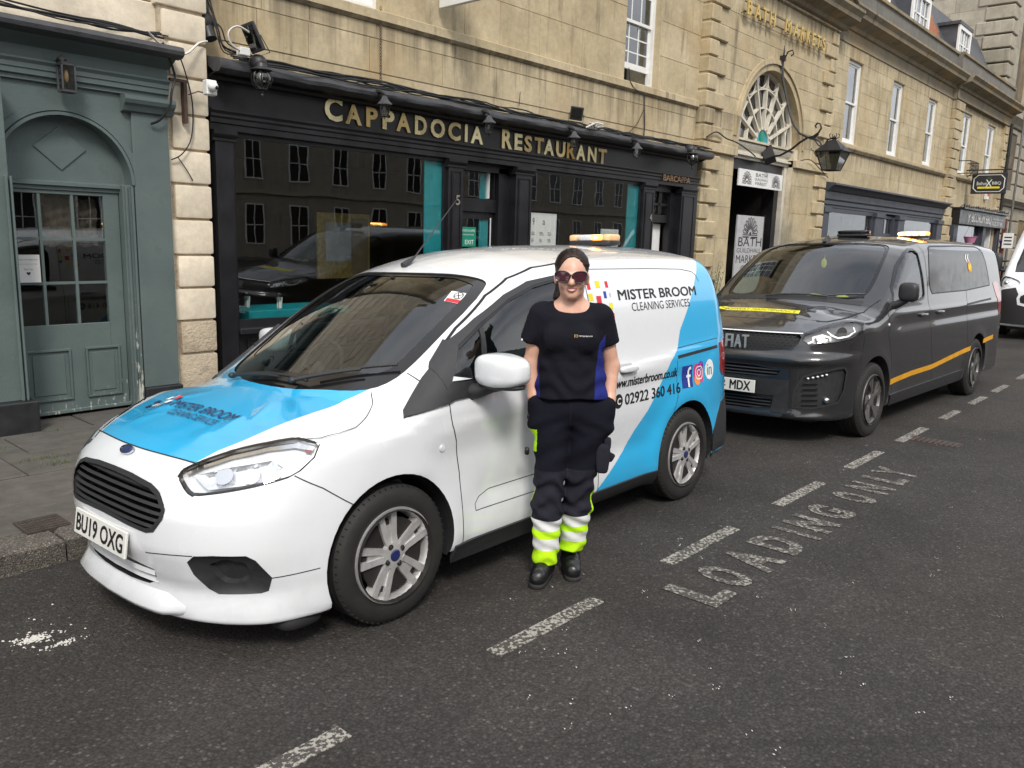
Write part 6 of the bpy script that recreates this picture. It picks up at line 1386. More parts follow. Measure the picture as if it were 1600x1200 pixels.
def build_white_van():
    V=Courier
    t=thing('delivery_van',(1.365,3.455,-.043),'small white and blue panel van with cleaning firm lettering, nearest vehicle','van','work vans parked along the kerb',rot=(R_(-2.2),0,0))
    F=WFEAT; scr=F['screen']; scr=scr+[(x,-y,z) for x,y,z in scr[::-1][1:-1]]
    gr=F['grille']; gr=gr+[(x,-y,z) for x,y,z in gr[::-1][1:-1]]
    sideN=frame('side',-1); sideF=frame('side',1); top=frame('top'); front=frame('front'); dN=frame('diag',-1); dF=frame('diag',1)
    cuts=[]
    def cutp(P,fr,out=.04,depth=.1,h=.05,smooth=1):
        cut=MB(); cuts.append(cut); ab=chaikin(to2(P,fr),smooth); add_patch(cut,V,ab,fr,out,h,out+depth,along=True,islocal2=True)
    cutp(scr,top,.10,.12)
    for s,fr in ((-1,sideN),(1,sideF)):
        g=F['glass'] if s<0 else mir(F['glass']); cutp(g,fr,.04,.09)
        hl=F['headlight'] if s<0 else mir(F['headlight']); cutp(hl,frame('diag',s),.03,.11)
        fo=F['fog'] if s<0 else mir(F['fog']); cutp(fo,frame('diag',s),.03,.05,smooth=0)
    cutp(gr,front,.03,.07)
    intake=[(0,-.36,.375),(0,-.34,.30),(0,-.26,.265),(0,.26,.265),(0,.34,.30),(0,.36,.375)]
    cutp(intake,front,.03,.07)
    for ax in V.axles:
        for s in (-1,1):
            y0,y1=(-1.0,-.62) if s<0 else (.62,1.0); cut=MB(); cuts.append(cut); arch_cut(cut,(ax,V.wr+.012),.352,y0,y1)
    cav=(lambda p: np.maximum.reduce([V.F(p)+.05,p[...,0]-2.35,.80-p[...,0],.36-p[...,2]]),(.75,-.8,.34),(2.4,.8,1.66),lambda q:np.stack([np.clip(q[:,0],1.2,1.9),np.zeros(len(q)),np.full(len(q),.85)],-1))
    body=body_object(V,'livery_paint',cav,cuts,t)
    # dark lining inside wheel arches + floor
    mb=MB()
    for ax in V.axles:
        for s in (-1,1):
            pr=[(.345*math.cos(a),.345*math.sin(a)) for a in [math.pi*(-.1+1.2*i/20) for i in range(21)]]
            ya,yb=(s*.60,s*.846); V0=[(ax+p[0],ya,V.wr+.012+p[1]) for p in pr]+[(ax+p[0],yb,V.wr+.012+p[1]) for p in pr]
            mb.add(V0,[(i,i+1,i+22,i+21) for i in range(20)])
    mb.box(.3,3.9,-.62,.62,.16,.22); mb.build('wheel_arch_liner','black_plastic',t,smooth=40)
    # windscreen: black printed border and glass
    sp=chaikin(to2(scr,top),1); mb=MB(); n=len(dens(sp,.03))
    L0=dens(sp,.03); A0=sum(L0[i][0]*L0[(i+1)%n][1]-L0[(i+1)%n][0]*L0[i][1] for i in range(n))
    def scrring(mb,poly,w,off):
        L=dens(poly,.03); n=len(L); sg=1 if sum(L[i][0]*L[(i+1)%n][1]-L[(i+1)%n][0]*L[i][1] for i in range(n))>0 else -1
        # wide, rounded border at the bottom (cowl), narrow at the top
        cx=0.0; cy=1.18
        ww=[ (.11 if p[1]<.95 else (.075 if abs(p[0])>.5 else .03)) for p in L]; ww=np.convolve(np.r_[ww[-4:],ww,ww[:4]],np.ones(9)/9,'valid')
        T=np.array([L[(i+1)%n]-L[i-1] for i in range(n)]); T/=np.linalg.norm(T,axis=1)[:,None]; N=np.stack([-T[:,1],T[:,0]],-1)*sg
        rows=[onto(V,L+N*ww[:,None]*k,top,off)[0] for k in (0,.33,.66,1)]
        mb.add(np.concatenate(rows).tolist(),[(r*n+i,r*n+(i+1)%n,(r+1)*n+(i+1)%n,(r+1)*n+i) for r in range(3) for i in range(n)])
    scrring(mb,sp,.05,-.007); mb.build('windscreen_border','black_gloss',t,smooth=60)
    mb=MB(); add_patch(mb,V,sp,top,-.010,.04,islocal2=True); mb.build('windscreen','car_glass',t,smooth=60)
    for i,(a,b) in enumerate((((.86,-.28),(1.075,-.615)),((.79,.20),(.815,-.27)))):
        mb=MB(); P,_=onto(V,to2([(a[0]*(1-k)+b[0]*k,a[1]*(1-k)+b[1]*k,1) for k in np.linspace(0,1,9)],top),top,.018); mb.tube(P.tolist(),.0075,6)
        P2,_=onto(V,to2([(a[0]*(1-k)+b[0]*k-.02,a[1]*(1-k)+b[1]*k,1) for k in np.linspace(-.25,.6,7)],top),top,.026); mb.tube(P2.tolist(),[.012,.011,.010,.009,.008,.007,.006],6); mb.ball(P2[0].tolist(),(.022,.022,.016)); mb.build('wiper','black_plastic',t,smooth=50)
    # parking notice on the screen
    q=[(1.478,-.497,1),(1.556,-.476,1),(1.587,-.583,1),(1.506,-.603,1)]
    st=patch(V,q,top,'white_print','window_sticker',t,-.0085)
    c=np.array([1.545,-.537]); mb=MB()
    for k in range(24):
        a=2*math.pi*k/24;b=2*math.pi*(k+1)/24
        pts=[(c[0]+r*math.cos(x)*1.0,c[1]+r*math.sin(x),1) for r,x in ((.027,a),(.022,a),(.022,b),(.027,b))]; P,_=onto(V,to2(pts,top),top,-.0075); mb.add(P.tolist(),[(0,1,2,3)])
    for a in (.8,2.37):
        d=np.array([math.cos(a),math.sin(a)])*.022; e=np.array([-d[1],d[0]])*.12; pts=[(*(c+d+e),1),(*(c+d-e),1),(*(c-d-e),1),(*(c-d+e),1)]; P,_=onto(V,to2(pts,top),top,-.0075); mb.add(P.tolist(),[(0,1,2,3)])
    mb.build('no_smoking_symbol','print_black',t)
    patch(V,[(1.480,-.502,1),(1.503,-.496,1),(1.531,-.596,1),(1.508,-.602,1)],top,'print_red','sticker_strip',t,-.0078)
    # side glass, trims, mirrors, handles for both sides
    for s in (-1,1):
        fr=frame('side',s); mm=(lambda P:P) if s<0 else mir; dg=frame('diag',s)
        mb=MB(); ring(mb,V,[tuple(p) for p in mm(F['glass'])],fr,.016,.001)
        mb.build('window_seal','black_gloss',t,smooth=50)
        mb=MB(); add_patch(mb,V,chaikin(to2(mm(F['glass']),fr),1),fr,-.009,.06,islocal2=True); mb.build('side_window','car_glass',t,smooth=60)
        # black waist trim made of strips around the glass
        gl=np.array(F['glass']); tr=np.array(F['trim'])
        mb=MB(); low=[(1.11,-.9,.955),(1.18,-.9,.951),(1.48,-.9,.966),(1.75,-.9,.974),(2.235,-.9,.985),(2.235,-.9,1.028),(1.6,-.9,1.028),(1.14,-.9,1.028)]
        add_patch(mb,V,mm(low),fr,.012,.04,.012); 
        add_patch(mb,V,mm([(1.155,-.9,1.0),(1.185,-.9,1.02),(1.315,-.8,1.188),(1.285,-.8,1.204),(1.165,-.8,1.11),(1.145,-.8,1.09)]),fr,.016,.02,.016)
        up=[(1.31,-.8,1.184),(1.475,-.8,1.282),(1.70,-.8,1.390),(1.897,-.8,1.453),(2.069,-.8,1.482),(2.17,-.8,1.470),(2.19,-.8,1.488),(2.08,-.8,1.503),(1.88,-.8,1.475),(1.69,-.8,1.411),(1.47,-.8,1.305),(1.29,-.8,1.202)]
        add_patch(mb,V,mm(up),fr,.003,.08,.004)
        mb.build('waist_trim','black_plastic',t,smooth=40)
        mb=MB(); add_patch(mb,V,mm(F['tri']),fr,.014,.02,.02); mb.build('corner_trim','black_plastic',t,smooth=40)
        mb=MB(); add_patch(mb,V,mm([(1.405,-.8,1.02),(1.432,-.8,1.02),(1.488,-.8,1.285),(1.462,-.8,1.275)]),fr,-.003,.06,.01); mb.build('window_divider','black_plastic',t,smooth=40)
        # mirror
        Yc=s*1.03; mo=thing('door_mirror',(0,0,0)); mo.parent=t
        mb=MB(); mb2=MB()
        def tp(q):
            k=q.y*(-s)  # outer end is smaller
            return Vector((q.x*(1-.25*max(0,s*q.y)/.13),q.y,q.z*(1-.16*max(0,s*q.y)/.13)+(.0 if q.z<0 else 0)))
        mx=1.345 if s<0 else 1.46; superball(mb,(mx,Yc,1.088),(.085,.138,.078),.55,32,20,taper=tp)
        mb=mb.build('mirror_housing','white_car_paint',mo,smooth=60)
        q=MB(); superball(q,(mx+.005,Yc-s*.012,1.018),(.062,.128,.018),.6,24,10,taper=tp); q.tube([(mx-.035,s*.85,.975),(mx-.025,s*.90,.985),(mx-.005,s*.96,1.008),(mx,s*1.02,1.02)],[.042,.036,.030,.026],10); q.build('mirror_arm','black_plastic',mo,smooth=50)
        q=MB(); q.add([(mx+.078,Yc-s*.1,1.035),(mx+.078,Yc+s*.085,1.035),(mx+.080,Yc+s*.085,1.13),(mx+.080,Yc-s*.1,1.14)],[(0,1,2,3)]); q.build('mirror_glass','chrome',mo)
        q=MB(); superball(q,(2.585,s*.892,.958),(.085,.017,.019),.5,20,10); q.build('door_handle','white_car_paint',t,smooth=60)
        mb=MB(); add_patch(mb,V,mm([(2.51,-.9,.985),(2.64,-.9,.985),(2.66,-.9,.955),(2.62,-.9,.925),(2.53,-.9,.925),(2.50,-.9,.955)]),fr,.0014,.05); mb.build('handle_cup','print_grey',t,smooth=40)
        # shut lines
        lines=[[(2.30,-.6,1.56),(2.194,-.638,1.568),(2.003,-.631,1.545),(1.798,-.637,1.491),(1.613,-.658,1.409),(1.373,-.68,1.262),(1.279,-.691,1.195),(1.224,-.738,1.137),(1.172,-.835,1.05),(1.155,-.87,.97),(1.156,-.88,.90),(1.165,-.876,.84),(1.197,-.872,.76),(1.226,-.864,.60),(1.232,-.864,.489),(1.244,-.855,.24)],
               [(2.30,-.7,1.555),(2.30,-.85,1.2),(2.32,-.87,.9),(2.34,-.85,.5),(2.34,-.85,.24)],
               [(1.336,-.857,.391),(1.331,-.855,.426),(1.36,-.85,.455),(1.436,-.845,.478),(1.755,-.845,.481),(2.1,-.845,.487),(2.2,-.845,.485),(2.22,-.845,.45),(2.2,-.845,.40),(1.745,-.854,.392),(1.336,-.857,.391)],
               [(3.18,-.86,1.027),(3.71,-.848,1.054)],[(2.36,-.731,1.534),(2.972,-.74,1.531),(3.358,-.744,1.524),(3.496,-.753,1.507),(3.54,-.763,1.482),(3.56,-.77,1.44)],
               [(2.36,-.86,.86),(2.37,-.85,.5)],[(3.16,-.86,.95),(3.165,-.882,.72),(3.11,-.88,.60),(3.0,-.88,.35)],
               [(1.075,-.675,1.075),(1.08,-.781,1.03)],[(.475,-.735,.862),(.522,-.775,.862),(.60,-.795,.87),(.70,-.775,.89),(.80,-.72,.92),(.88,-.665,.962),(.915,-.61,1.0)],
               [(.376,-.8,.749),(.477,-.846,.685),(.60,-.871,.595)],[(-.028,-.34,.432),(-.01,-.43,.442),(.02,-.52,.450),(.047,-.579,.453)],[(.264,-.789,.356),(.347,-.825,.358),(.445,-.851,.361)]]
        for i,Ln in enumerate(lines):
            mb=MB(); ff=fr if i not in (8,9,10,11,7) else (dg if i>8 else top)
            ribbon(mb,V,mm(Ln),ff,.0055 if i in (0,1) else .0042,.0009); mb.build('shut_line','seam_dark',t,smooth=60)
        mb=MB(); ribbon(mb,V,mm([(3.17,-.87,.972),(3.45,-.86,.985),(3.70,-.857,.998)]),fr,.020,.0015); mb.build('sliding_door_rail','black_plastic',t,smooth=60)
        # fuel/indicator button
        mb=MB(); P,N=onto(V,to2(mm([(1.105,-.87,.745)]),fr),fr,.0); mb.lathe([(0,.006),(.010,.006),(.011,.003),(.017,.004),(.018,0)],c=(P[0][0],0,P[0][2]),n=18,axis='y'); mb.v=[(x,P[0][1]+s*y,z) for x,y,z in mb.v]; mb.build('side_repeater','amber_clear' if s>0 else 'lamp_satin',t,smooth=40)
        # sill
        mb=MB(); add_patch(mb,V,mm([(1.19,-.85,.255),(2.95,-.85,.275),(2.96,-.85,.19),(1.18,-.85,.175)]),fr,.012,.08,.03); mb.build('sill','black_plastic',t,smooth=40)
        mb=MB(); add_patch(mb,V,mm([(3.66,-.86,.42),(3.80,-.855,.60),(4.02,-.8,.66),(4.05,-.8,.23),(3.70,-.85,.22),(3.66,-.85,.28)]),dg if 0 else fr,.006,.06,.01); mb.build('rear_bumper_corner','black_plastic',t,smooth=40)
        mb=MB(); add_patch(mb,V,mm([(3.735,-.86,1.02),(3.83,-.85,1.04),(3.90,-.8,1.04),(3.88,-.8,.78),(3.78,-.85,.80),(3.745,-.86,.84)]),fr,.004,.05,.006); mb.build('tail_lamp','tail_red',t,smooth=40)
        mb=MB(); ribbon(mb,V,[(2.62,s*.475,1.6),(2.9,s*.483,1.6),(3.15,s*.495,1.6),(3.33,s*.515,1.6)],top,.014,.0015); mb.build('roof_groove','print_grey',t,smooth=60)
        # headlight
        hl=mm(F['headlight']); h=MB(); c2=chaikin(to2(hl,dg),1)
        add_patch(h,V,c2,dg,-.045,.04,along=True,islocal2=True); hb=h.build('headlight','lamp_satin',t,smooth=30)
        q=MB(); ring(q,V,[tuple(p) for p in hl],dg,.006,-.0005); q.build('lamp_rim','black_gloss',hb,smooth=50)
        q=MB(); inn=mm([(.11,-.50,.752),(.211,-.611,.787),(.333,-.719,.810),(.352,-.765,.785),(.318,-.776,.742),(.192,-.69,.722),(.113,-.60,.708)])
        q2=MB(); L=dens(to2(inn,dg),.02); n=len(L); A,_=onto(V,L,dg,-.006); cc=L.mean(0); B,_=onto(V,cc+(L-cc)*.80,dg,-.027)
        q2.add(A.tolist()+B.tolist(),[(i,(i+1)%n,(i+1)%n+n,i+n) for i in range(n)]+[tuple(range(n,2*n))]); q2.build('lamp_reflector','lamp_silver',hb,smooth=40)
        for cx,r in ((.30,.034),(.68,.030)):
            c=cc+(L.max(0)-L.min(0))*np.array([ (cx-.5)*.8*(1 if True else 1)*1.0, (.02)]); 
            P,N=onto(V,c[None],dg,-.028); bb=MB(); bb.lathe([(r*.3,.0),(r*.75,.005),(r,.014),(r*1.08,.018)],n=20,axis='z',caps=True)
            d=Vector(N[0]); bb.xf(Matrix.Translation(Vector(P[0]))@d.to_track_quat('Z','Y').to_matrix().to_4x4()); bb.build('lamp_bowl','chrome',hb,smooth=50)
            bb=MB(); bb.ball((Vector(P[0])+d*.006)[:],r*.3); bb.build('lamp_bulb','lamp_satin',hb,smooth=60)
        q=MB(); ribbon(q,V,mm([(.10,-.46,.760),(.16,-.492,.788),(.25,-.555,.820),(.367,-.645,.848),(.44,-.72,.858),(.478,-.79,.845)]),dg,.016,-.010); q.build('lamp_strip','chrome',hb,smooth=50)
        q=MB(); add_patch(q,V,mm([(.45,-.755,.853),(.478,-.775,.85),(.465,-.795,.83),(.447,-.78,.835)]),dg,-.012,.03); q.build('lamp_indicator','tail_red',hb)
        q=MB(); add_patch(q,V,c2,dg,-.001,.04,islocal2=True); q.build('lamp_lens','lamp_lens',hb,smooth=60)
        # fog lamp surround
        fo=mm(F['fog']); q=MB(); L=dens(to2(fo,dg),.02); n=len(L); fi=mm(F['fogin']); Li=chaikin(to2(fi,dg),1); ci=Li.mean(0)
        rows=[]
        O,_=onto(V,L,dg,.001)
        def shrink(k):
            # blend outline towards the inner outline by angle
            an=np.arctan2(*(L-ci).T[::-1]); ai=np.arctan2(*(Li-ci).T[::-1]); ri=np.linalg.norm(Li-ci,axis=1); o_=np.argsort(ai); r=np.interp(an,ai[o_],ri[o_],period=2*math.pi); T=ci+np.stack([np.cos(an),np.sin(an)],-1)*r[:,None]; return L*(1-k)+T*k
        A1,_=onto(V,shrink(.35),dg,-.012); A2,_=onto(V,shrink(.9),dg,-.018); A3,_=onto(V,shrink(1.0),dg,-.04)
        al=np.concatenate([O,A1,A2,A3]); q.add(al.tolist(),[(r*n+i,r*n+(i+1)%n,(r+1)*n+(i+1)%n,(r+1)*n+i) for r in range(3) for i in range(n)]+[tuple(range(3*n,4*n))]); q.build('fog_lamp_surround','black_plastic',t,smooth=35)
        for ax in V.axles:
            wheel(t,(ax,s*.862,V.wr),s,V.wr,.214,.19,'twin')
    # front: bonnet seam, grille, intake, plate, badge, lip
    mb=MB(); ribbon(mb,V,[(.098+.2*y*y,y,1) for y in np.linspace(-.50,.50,25)],top,.0055,.001); mb.build('shut_line','seam_dark',t)
    g2=chaikin(to2(gr,front),1)
    mb=MB(); add_patch(mb,V,g2,front,-.055,.05,islocal2=True); grl=mb.build('grille','black_gloss',t,smooth=40)
    mb=MB(); ring(mb,V,gr,front,.018,.003); mb.build('grille_frame','black_plastic',grl,smooth=40)
    G2=np.array([(p[0],p[2]) for p in [( -q[1],0,q[2]) for q in gr]])
    for k in range(6):
        z=.548+.0285*k; w=.44 if z<.6 else (.445 if z<.66 else .40); w=min(w,.40+.05*(1-abs(z-.61)/.08)) 
        mb=MB(); y=np.linspace(-w,w,31); zz=z+.004*np.cos(y*3)-.03*y*y
        a,_=onto(V,np.stack([-y,zz+.006],-1),front,-.012); b,_=onto(V,np.stack([-y,zz-.006],-1),front,-.006); c_,_=onto(V,np.stack([-y,zz-.010],-1),front,-.045)
        n=31; mb.add(a.tolist()+b.tolist()+c_.tolist(),[(i,i+1,i+1+n,i+n) for i in range(n-1)]+[(i+n,i+1+n,i+1+2*n,i+2*n) for i in range(n-1)]); mb.build('grille_slat','black_plastic',grl,smooth=30)
    add=MB(); add_patch(add,V,intake,front,-.055,.06); add.build('lower_intake','seam_dark',t)
    for z in (.300,.335):
        mb=MB(); y=np.linspace(-.345,.345,21); P1,_=onto(V,np.stack([-y,z+.010+0*y],-1),front,-.006); P2,_=onto(V,np.stack([-y,z-.008+0*y],-1),front,.004); P3,_=onto(V,np.stack([-y,z-.012+0*y],-1),front,-.04); n=21
        mb.add(P1.tolist()+P2.tolist()+P3.tolist(),[(i,i+1,i+1+n,i+n) for i in range(n-1)]+[(i+n,i+1+n,i+1+2*n,i+2*n) for i in range(n-1)]); mb.build('intake_bar','white_car_paint',t,smooth=30)
    # splitter lip that pushes out ahead of the bumper
    mb=MB(); y=np.linspace(-.50,.50,33); n=33; k=np.clip((.50-np.abs(y))/.10,0,1)
    T,_=onto(V,np.stack([-y,.262-.04*(1-k)],-1),front,.0); E,_=onto(V,np.stack([-y,.205+0*y],-1),front,0); E[:,0]-=.040*k; E[:,2]-=.005*k; B=E.copy(); B[:,2]-=.022; B[:,0]+=.01; U,_=onto(V,np.stack([-y,.17+0*y],-1),front,0)
    T[:,0]-=.003; U[:,0]+=.02
    mb.add(T.tolist()+E.tolist()+B.tolist()+U.tolist(),[(r*n+i,r*n+i+1,(r+1)*n+i+1,(r+1)*n+i) for r in range(3) for i in range(n-1)]); mb.build('front_lip','white_car_paint',t,smooth=70)
    for s in (-1,1): mb=MB(); superball(mb,(.40,s*.72,.135),(.10,.09,.035),.6,16,8); mb.build('air_deflector','seam_dark',t,smooth=50)
    # number plate BU19 OXG
    pl=MB().box(-.006,.006,-.26,.26,-.0555,.0555).build('number_plate','plate_white',t,bevel=.003); pl.location=(-.068,0,.447); pl.rotation_euler=(0,R_(9),0)
    mb=MB(); text_mb(mb,'BU19 OXG',.238,-.238,-.040,.040,lambda a,b,d:(-.0075,a,b),.022); mb.build('plate_text','plate_black',pl)
    P,N=onto(V,np.array([[0,.765]]),front,.0); mb=MB(); superball(mb,(0,0,0),(.010,.052,.0225),.95,24,12); bd=mb.build('badge','ford_blue',t,smooth=60); P,N=onto(V,to2([(.072,0,1)],top),top,.003); bd.location=P[0]; bd.rotation_euler=(0,R_(50),0)
    mb=MB(); mb.lathe([(.97,.0),(1.05,.0),(1.05,.4),(.97,.4)],n=24,axis='x',caps=False); mb.v=[(x*-.02,y*.052,z*.0225) for x,y,z in mb.v]; mb.build('badge_rim','chrome',bd,smooth=50)
    # lettering on the side (kerb side mirrored so that it reads the right way)
    for s in (-1,1):
        fr=frame('side',s)
        def place(a,b): return a,b
        def T(txt,x0,x1,z0,z1,mat,name='lettering',off=.03):
            if s<0: a0,a1=x0,x1
            else: a0,a1=x1,x0
            surf_text(V,txt,a0,a1,z0,z1,fr,mat,name,t,.0018 if 'icon' not in name and 'symbol' not in name else .005,off,bold=.0045 if mat=='print_black' and txt[0]!='C' else 0)
        T('MISTER BROOM',2.592,3.49,1.352,1.410,'print_black',off=.0); T('CLEANING SERVICES',2.715,3.39,1.284,1.333,'print_black',off=-.004)
        T('www.misterbroom.co.uk',2.425,3.16,.850,.905,'print_black',off=.0); T('02922 360 416',2.578,3.19,.741,.806,'print_black',off=0)
        def SQ(a,b,z0,z1,m,n='emblem_square',off=.0016,r=0):
            P=[(a,0,z0),(b,0,z0),(b,0,z1),(a,0,z1)]; ab=to2(P,fr)
            if r: ab=chaikin(ab,2,w=.12)
            mb=MB(); add_patch(mb,V,ab,fr,off,.05,islocal2=True); return mb.build(n,m,t)
        for m,a,b,z0,z1 in (('print_red',2.313,2.342,1.421,1.468),('print_yellow',2.393,2.433,1.429,1.468),('print_red',2.486,2.513,1.428,1.464),('print_yellow',2.308,2.348,1.359,1.399),('print_red',2.378,2.423,1.336,1.384),('print_blue',2.453,2.479,1.369,1.408),('print_grey',2.509,2.520,1.375,1.398),('print_yellow',2.492,2.524,1.307,1.341),('print_red',2.504,2.527,1.253,1.283),('print_blue',2.31,2.34,1.30,1.335),('print_yellow',2.39,2.42,1.27,1.31)): SQ(a,b,z0,z1,m)
        def D(c,r,m,n,off,ry=None):
            mb=MB(); disk(V,mb,c,r,fr,off,ry); return mb.build(n,m,t)
        D((2.513,.772),.043,'print_black','phone_icon',.0016); T('C',2.497,2.532,.752,.792,'white_print','phone_symbol',.02)
        SQ(3.222,3.352,.762,.905,'print_fb','social_icon'); 
        q=MB(); ribbon(q,V,[(3.297,0,.764),(3.297,0,.868),(3.306,0,.884),(3.330,0,.888)],fr,.020,.005); ribbon(q,V,[(3.272,0,.836),(3.326,0,.836)],fr,.016,.0053); q.build('icon_letter','white_print',t)
        SQ(3.372,3.498,.778,.908,'print_pink','social_icon',r=1); D((3.415,.80),.036,'print_orange','icon_tint',.0019); D((3.46,.885),.034,'print_purple','icon_tint',.0019)
        mb=MB()
        for pol,w in ((np.array([(3.393,.802),(3.478,.802),(3.478,.886),(3.393,.886)]),.008),):
            Lp=chaikin(pol if s<0 else pol,2,w=.2); ribbon(mb,V,[(p[0],0,p[1]) for p in Lp],fr,.008,.005,closed=True)
        ribbon(mb,V,[(p[0],0,p[1]) for p in circle2((3.435,.844),.021,20)],fr,.008,.005,closed=True); add_patch(mb,V,circle2((3.462,.870),.005,8),fr,.0023,islocal2=True)
        mb.build('icon_camera','white_print',t)
        D((3.577,.853),.056,'white_print','social_icon',.0016,.068); T('in',3.548,3.606,.818,.892,'print_teal','icon_letter',0)
    # bonnet emblem and lettering
    surf_text(V,'MISTER BROOM',-.28,.28,.395,.455,top,'print_navy','lettering',t,.006,0,bold=.0015)
    surf_text(V,'CLEANING SERVICES',-.19,.24,.335,.380,top,'print_navy','lettering',t,.006,0)
    for i,(m,a,b) in enumerate((('print_red',-.335,.47),('print_grey',-.375,.43),('white_print',-.42,.47),('print_grey',-.40,.385),('print_grey',-.35,.38),('print_navy',-.455,.42),('white_print',-.335,.42),('print_navy',-.44,.37),('print_grey',-.375,.485))):
        mb=MB(); add_patch(mb,V,np.array([(a-.016,b-.016),(a+.016,b-.016),(a+.016,b+.016),(a-.016,b+.016)]),top,.006,.05,islocal2=True); mb.build('emblem_square',m,t)
    # aerial
    P,_=onto(V,to2([(1.70,.02,1)],top),top,.0); p=Vector(P[0]); mb=MB(); mb.tube([p+Vector((-.04,0,-.006)),p+Vector((0,0,.018)),p+Vector((.03,0,.035)),p+Vector((.05,0,.05))],[.022,.017,.010,.006],10); mb.tube([p+Vector((.04,0,.04)),p+Vector((.40,0,.40))],[.0042,.0022],6); mb.build('aerial','black_plastic',t,smooth=50)
    # beacon bar on the roof
    b=thing('beacon_light_bar',(0,0,0)); b.parent=t
    P,_=onto(V,to2([(3.30,-.10,1)],top),top,.0); z=P[0][2]
    q=MB(); superball(q,(3.30,-.10,z+.018),(.085,.185,.020),.4,28,10); q.build('bar_base','black_plastic',b,smooth=40)
    for (y0,y1,m) in ((-.275,-.205,'amber_clear'),(.0,.075,'amber_clear')):
        q=MB(); superball(q,(3.30,(y0+y1)/2,z+.052),(.075,(y1-y0)/2,.026),.45,24,12); q.build('bar_lens',m,b,smooth=50)
    q=MB(); superball(q,(3.30,-.10,z+.052),(.072,.11,.024),.4,24,12); q.build('bar_lens','lamp_satin',b,smooth=50)
    q=MB(); superball(q,(3.24,-.165,z+.054),(.022,.045,.018),.6,16,8); q.build('beacon','beacon_glow',b,smooth=50)
    q=MB(); superball(q,(3.222,-.165,z+.054),(.012,.018,.011),.8,12,8); q.build('beacon','beacon_core',b,smooth=50)
    # cabin
    q=MB(); q.prism([(.86,.55),(.86,.90),(.98,.955),(1.12,.94),(1.20,.80),(1.15,.55)],-.60,.60,'y'); q.build('dashboard','dash_plastic',t,bevel=.02,seg=2,smooth=40)
    for y in (-.36,.36):
        q=MB(); superball(q,(1.72,y,.60),(.26,.25,.09),.5,20,12); superball(q,(1.98,y,.92),(.085,.24,.34),.5,20,14,rot=Euler((0,R_(14),0)).to_matrix()); superball(q,(2.07,y,1.33),(.055,.13,.10),.6,16,10); q.build('seat','seat_cloth',t,smooth=60)
    q=MB(); ca=[(1.32+.17*math.cos(a)*.42,.36+.18*math.sin(a),.97+.17*math.cos(a)*.9) for a in [2*math.pi*i/28 for i in range(29)]]; q.tube(ca,.013,8,cap=False); q.ball((1.30,.36,.96),(.04,.06,.06)); q.tube([(1.32,.20,.97),(1.30,.36,.96),(1.32,.52,.97)],.014,6); q.tube([(1.15,.36,.86),(1.30,.36,.96)],.025,8); q.build('steering_wheel','cabin_dark',t,smooth=50)
    q=MB(); superball(q,(1.60,0,1.44),(.018,.12,.035),.6,16,8); q.tube([(1.56,0,1.50),(1.60,0,1.45)],.012,6); q.build('rear_view_mirror','cabin_dark',t,smooth=50)
    return t
# ------------------------------------------------------------------ the dark grey van behind it
Scudo.spine=(1.05,4.2,.6,1.1); Scudo.H=1.90
GFEAT=dict(
 screen=[(1.005,.0,1),(1.02,-.20,1),(1.06,-.40,1),(1.11,-.56,1),(1.18,-.67,1),(1.251,-.71,1.25),(1.371,-.722,1.33),(1.643,-.69,1.517),(1.93,-.645,1.66),(2.03,-.60,1.70),(2.065,-.545,1.73),(2.02,-.40,1.7),(1.93,-.2,1.7),(1.90,0,1.7)],
 glass=[(1.33,-.93,1.14),(1.37,-.90,1.22),(1.463,-.836,1.338),(1.716,-.772,1.524),(1.95,-.75,1.645),(2.10,-.75,1.69),(2.20,-.76,1.69),(2.245,-.79,1.65),(2.265,-.864,1.448),(2.262,-.89,1.321),(2.24,-.905,1.235),(2.19,-.92,1.195),(2.10,-.92,1.18),(1.40,-.93,1.14)],
 rear=[(2.42,-.87,1.40),(2.50,-.80,1.62),(2.56,-.78,1.70),(2.64,-.78,1.722),(3.57,-.773,1.737),(4.28,-.772,1.734),(4.42,-.80,1.69),(4.50,-.85,1.56),(4.56,-.89,1.33),(4.555,-.90,1.275),(4.50,-.90,1.268),(3.62,-.91,1.236),(2.45,-.91,1.234),(2.41,-.90,1.29)],
 headlight=[(.144,-.612,.903),(.185,-.612,.945),(.248,-.615,.973),(.383,-.656,1.008),(.596,-.731,1.052),(.70,-.80,1.062),(.735,-.885,1.045),(.629,-.934,.970),(.541,-.928,.92),(.318,-.858,.888),(.146,-.681,.865)],
 fog=[(.096,-.579,.325),(.079,-.60,.481),(.102,-.661,.606),(.149,-.738,.642),(.30,-.87,.682),(.385,-.90,.684),(.417,-.914,.644),(.397,-.907,.48),(.342,-.883,.372),(.164,-.729,.325)])
def build_cutter(V,cuts,P,fr,out=.04,depth=.1,smooth=1):
    c=MB(); cuts.append(c); add_patch(c,V,chaikin(to2(P,fr),smooth),fr,out,.06,out+depth,along=True,islocal2=True)
def arches(V,cuts,t,r,ywid,yin):
    for ax in V.axles:
        for s in (-1,1):
            c=MB(); cuts.append(c); arch_cut(c,(ax,V.wr+.015),r,*( (-ywid-.12,-yin) if s<0 else (yin,ywid+.12)))
    mb=MB()
    for ax in V.axles:
        for s in (-1,1):
            pr=[((r-.006)*math.cos(a),(r-.006)*math.sin(a)) for a in [math.pi*(-.1+1.2*i/20) for i in range(21)]]
            ya,yb=(s*(yin-.02),s*(ywid-.035)); V0=[(ax+p[0],ya,V.wr+.015+p[1]) for p in pr]+[(ax+p[0],yb,V.wr+.015+p[1]) for p in pr]
            mb.add(V0,[(i,i+1,i+22,i+21) for i in range(20)])
    mb.box(.3,V.L-.2,-yin,yin,.18,.25); mb.build('wheel_arch_liner','black_plastic',t,smooth=40)
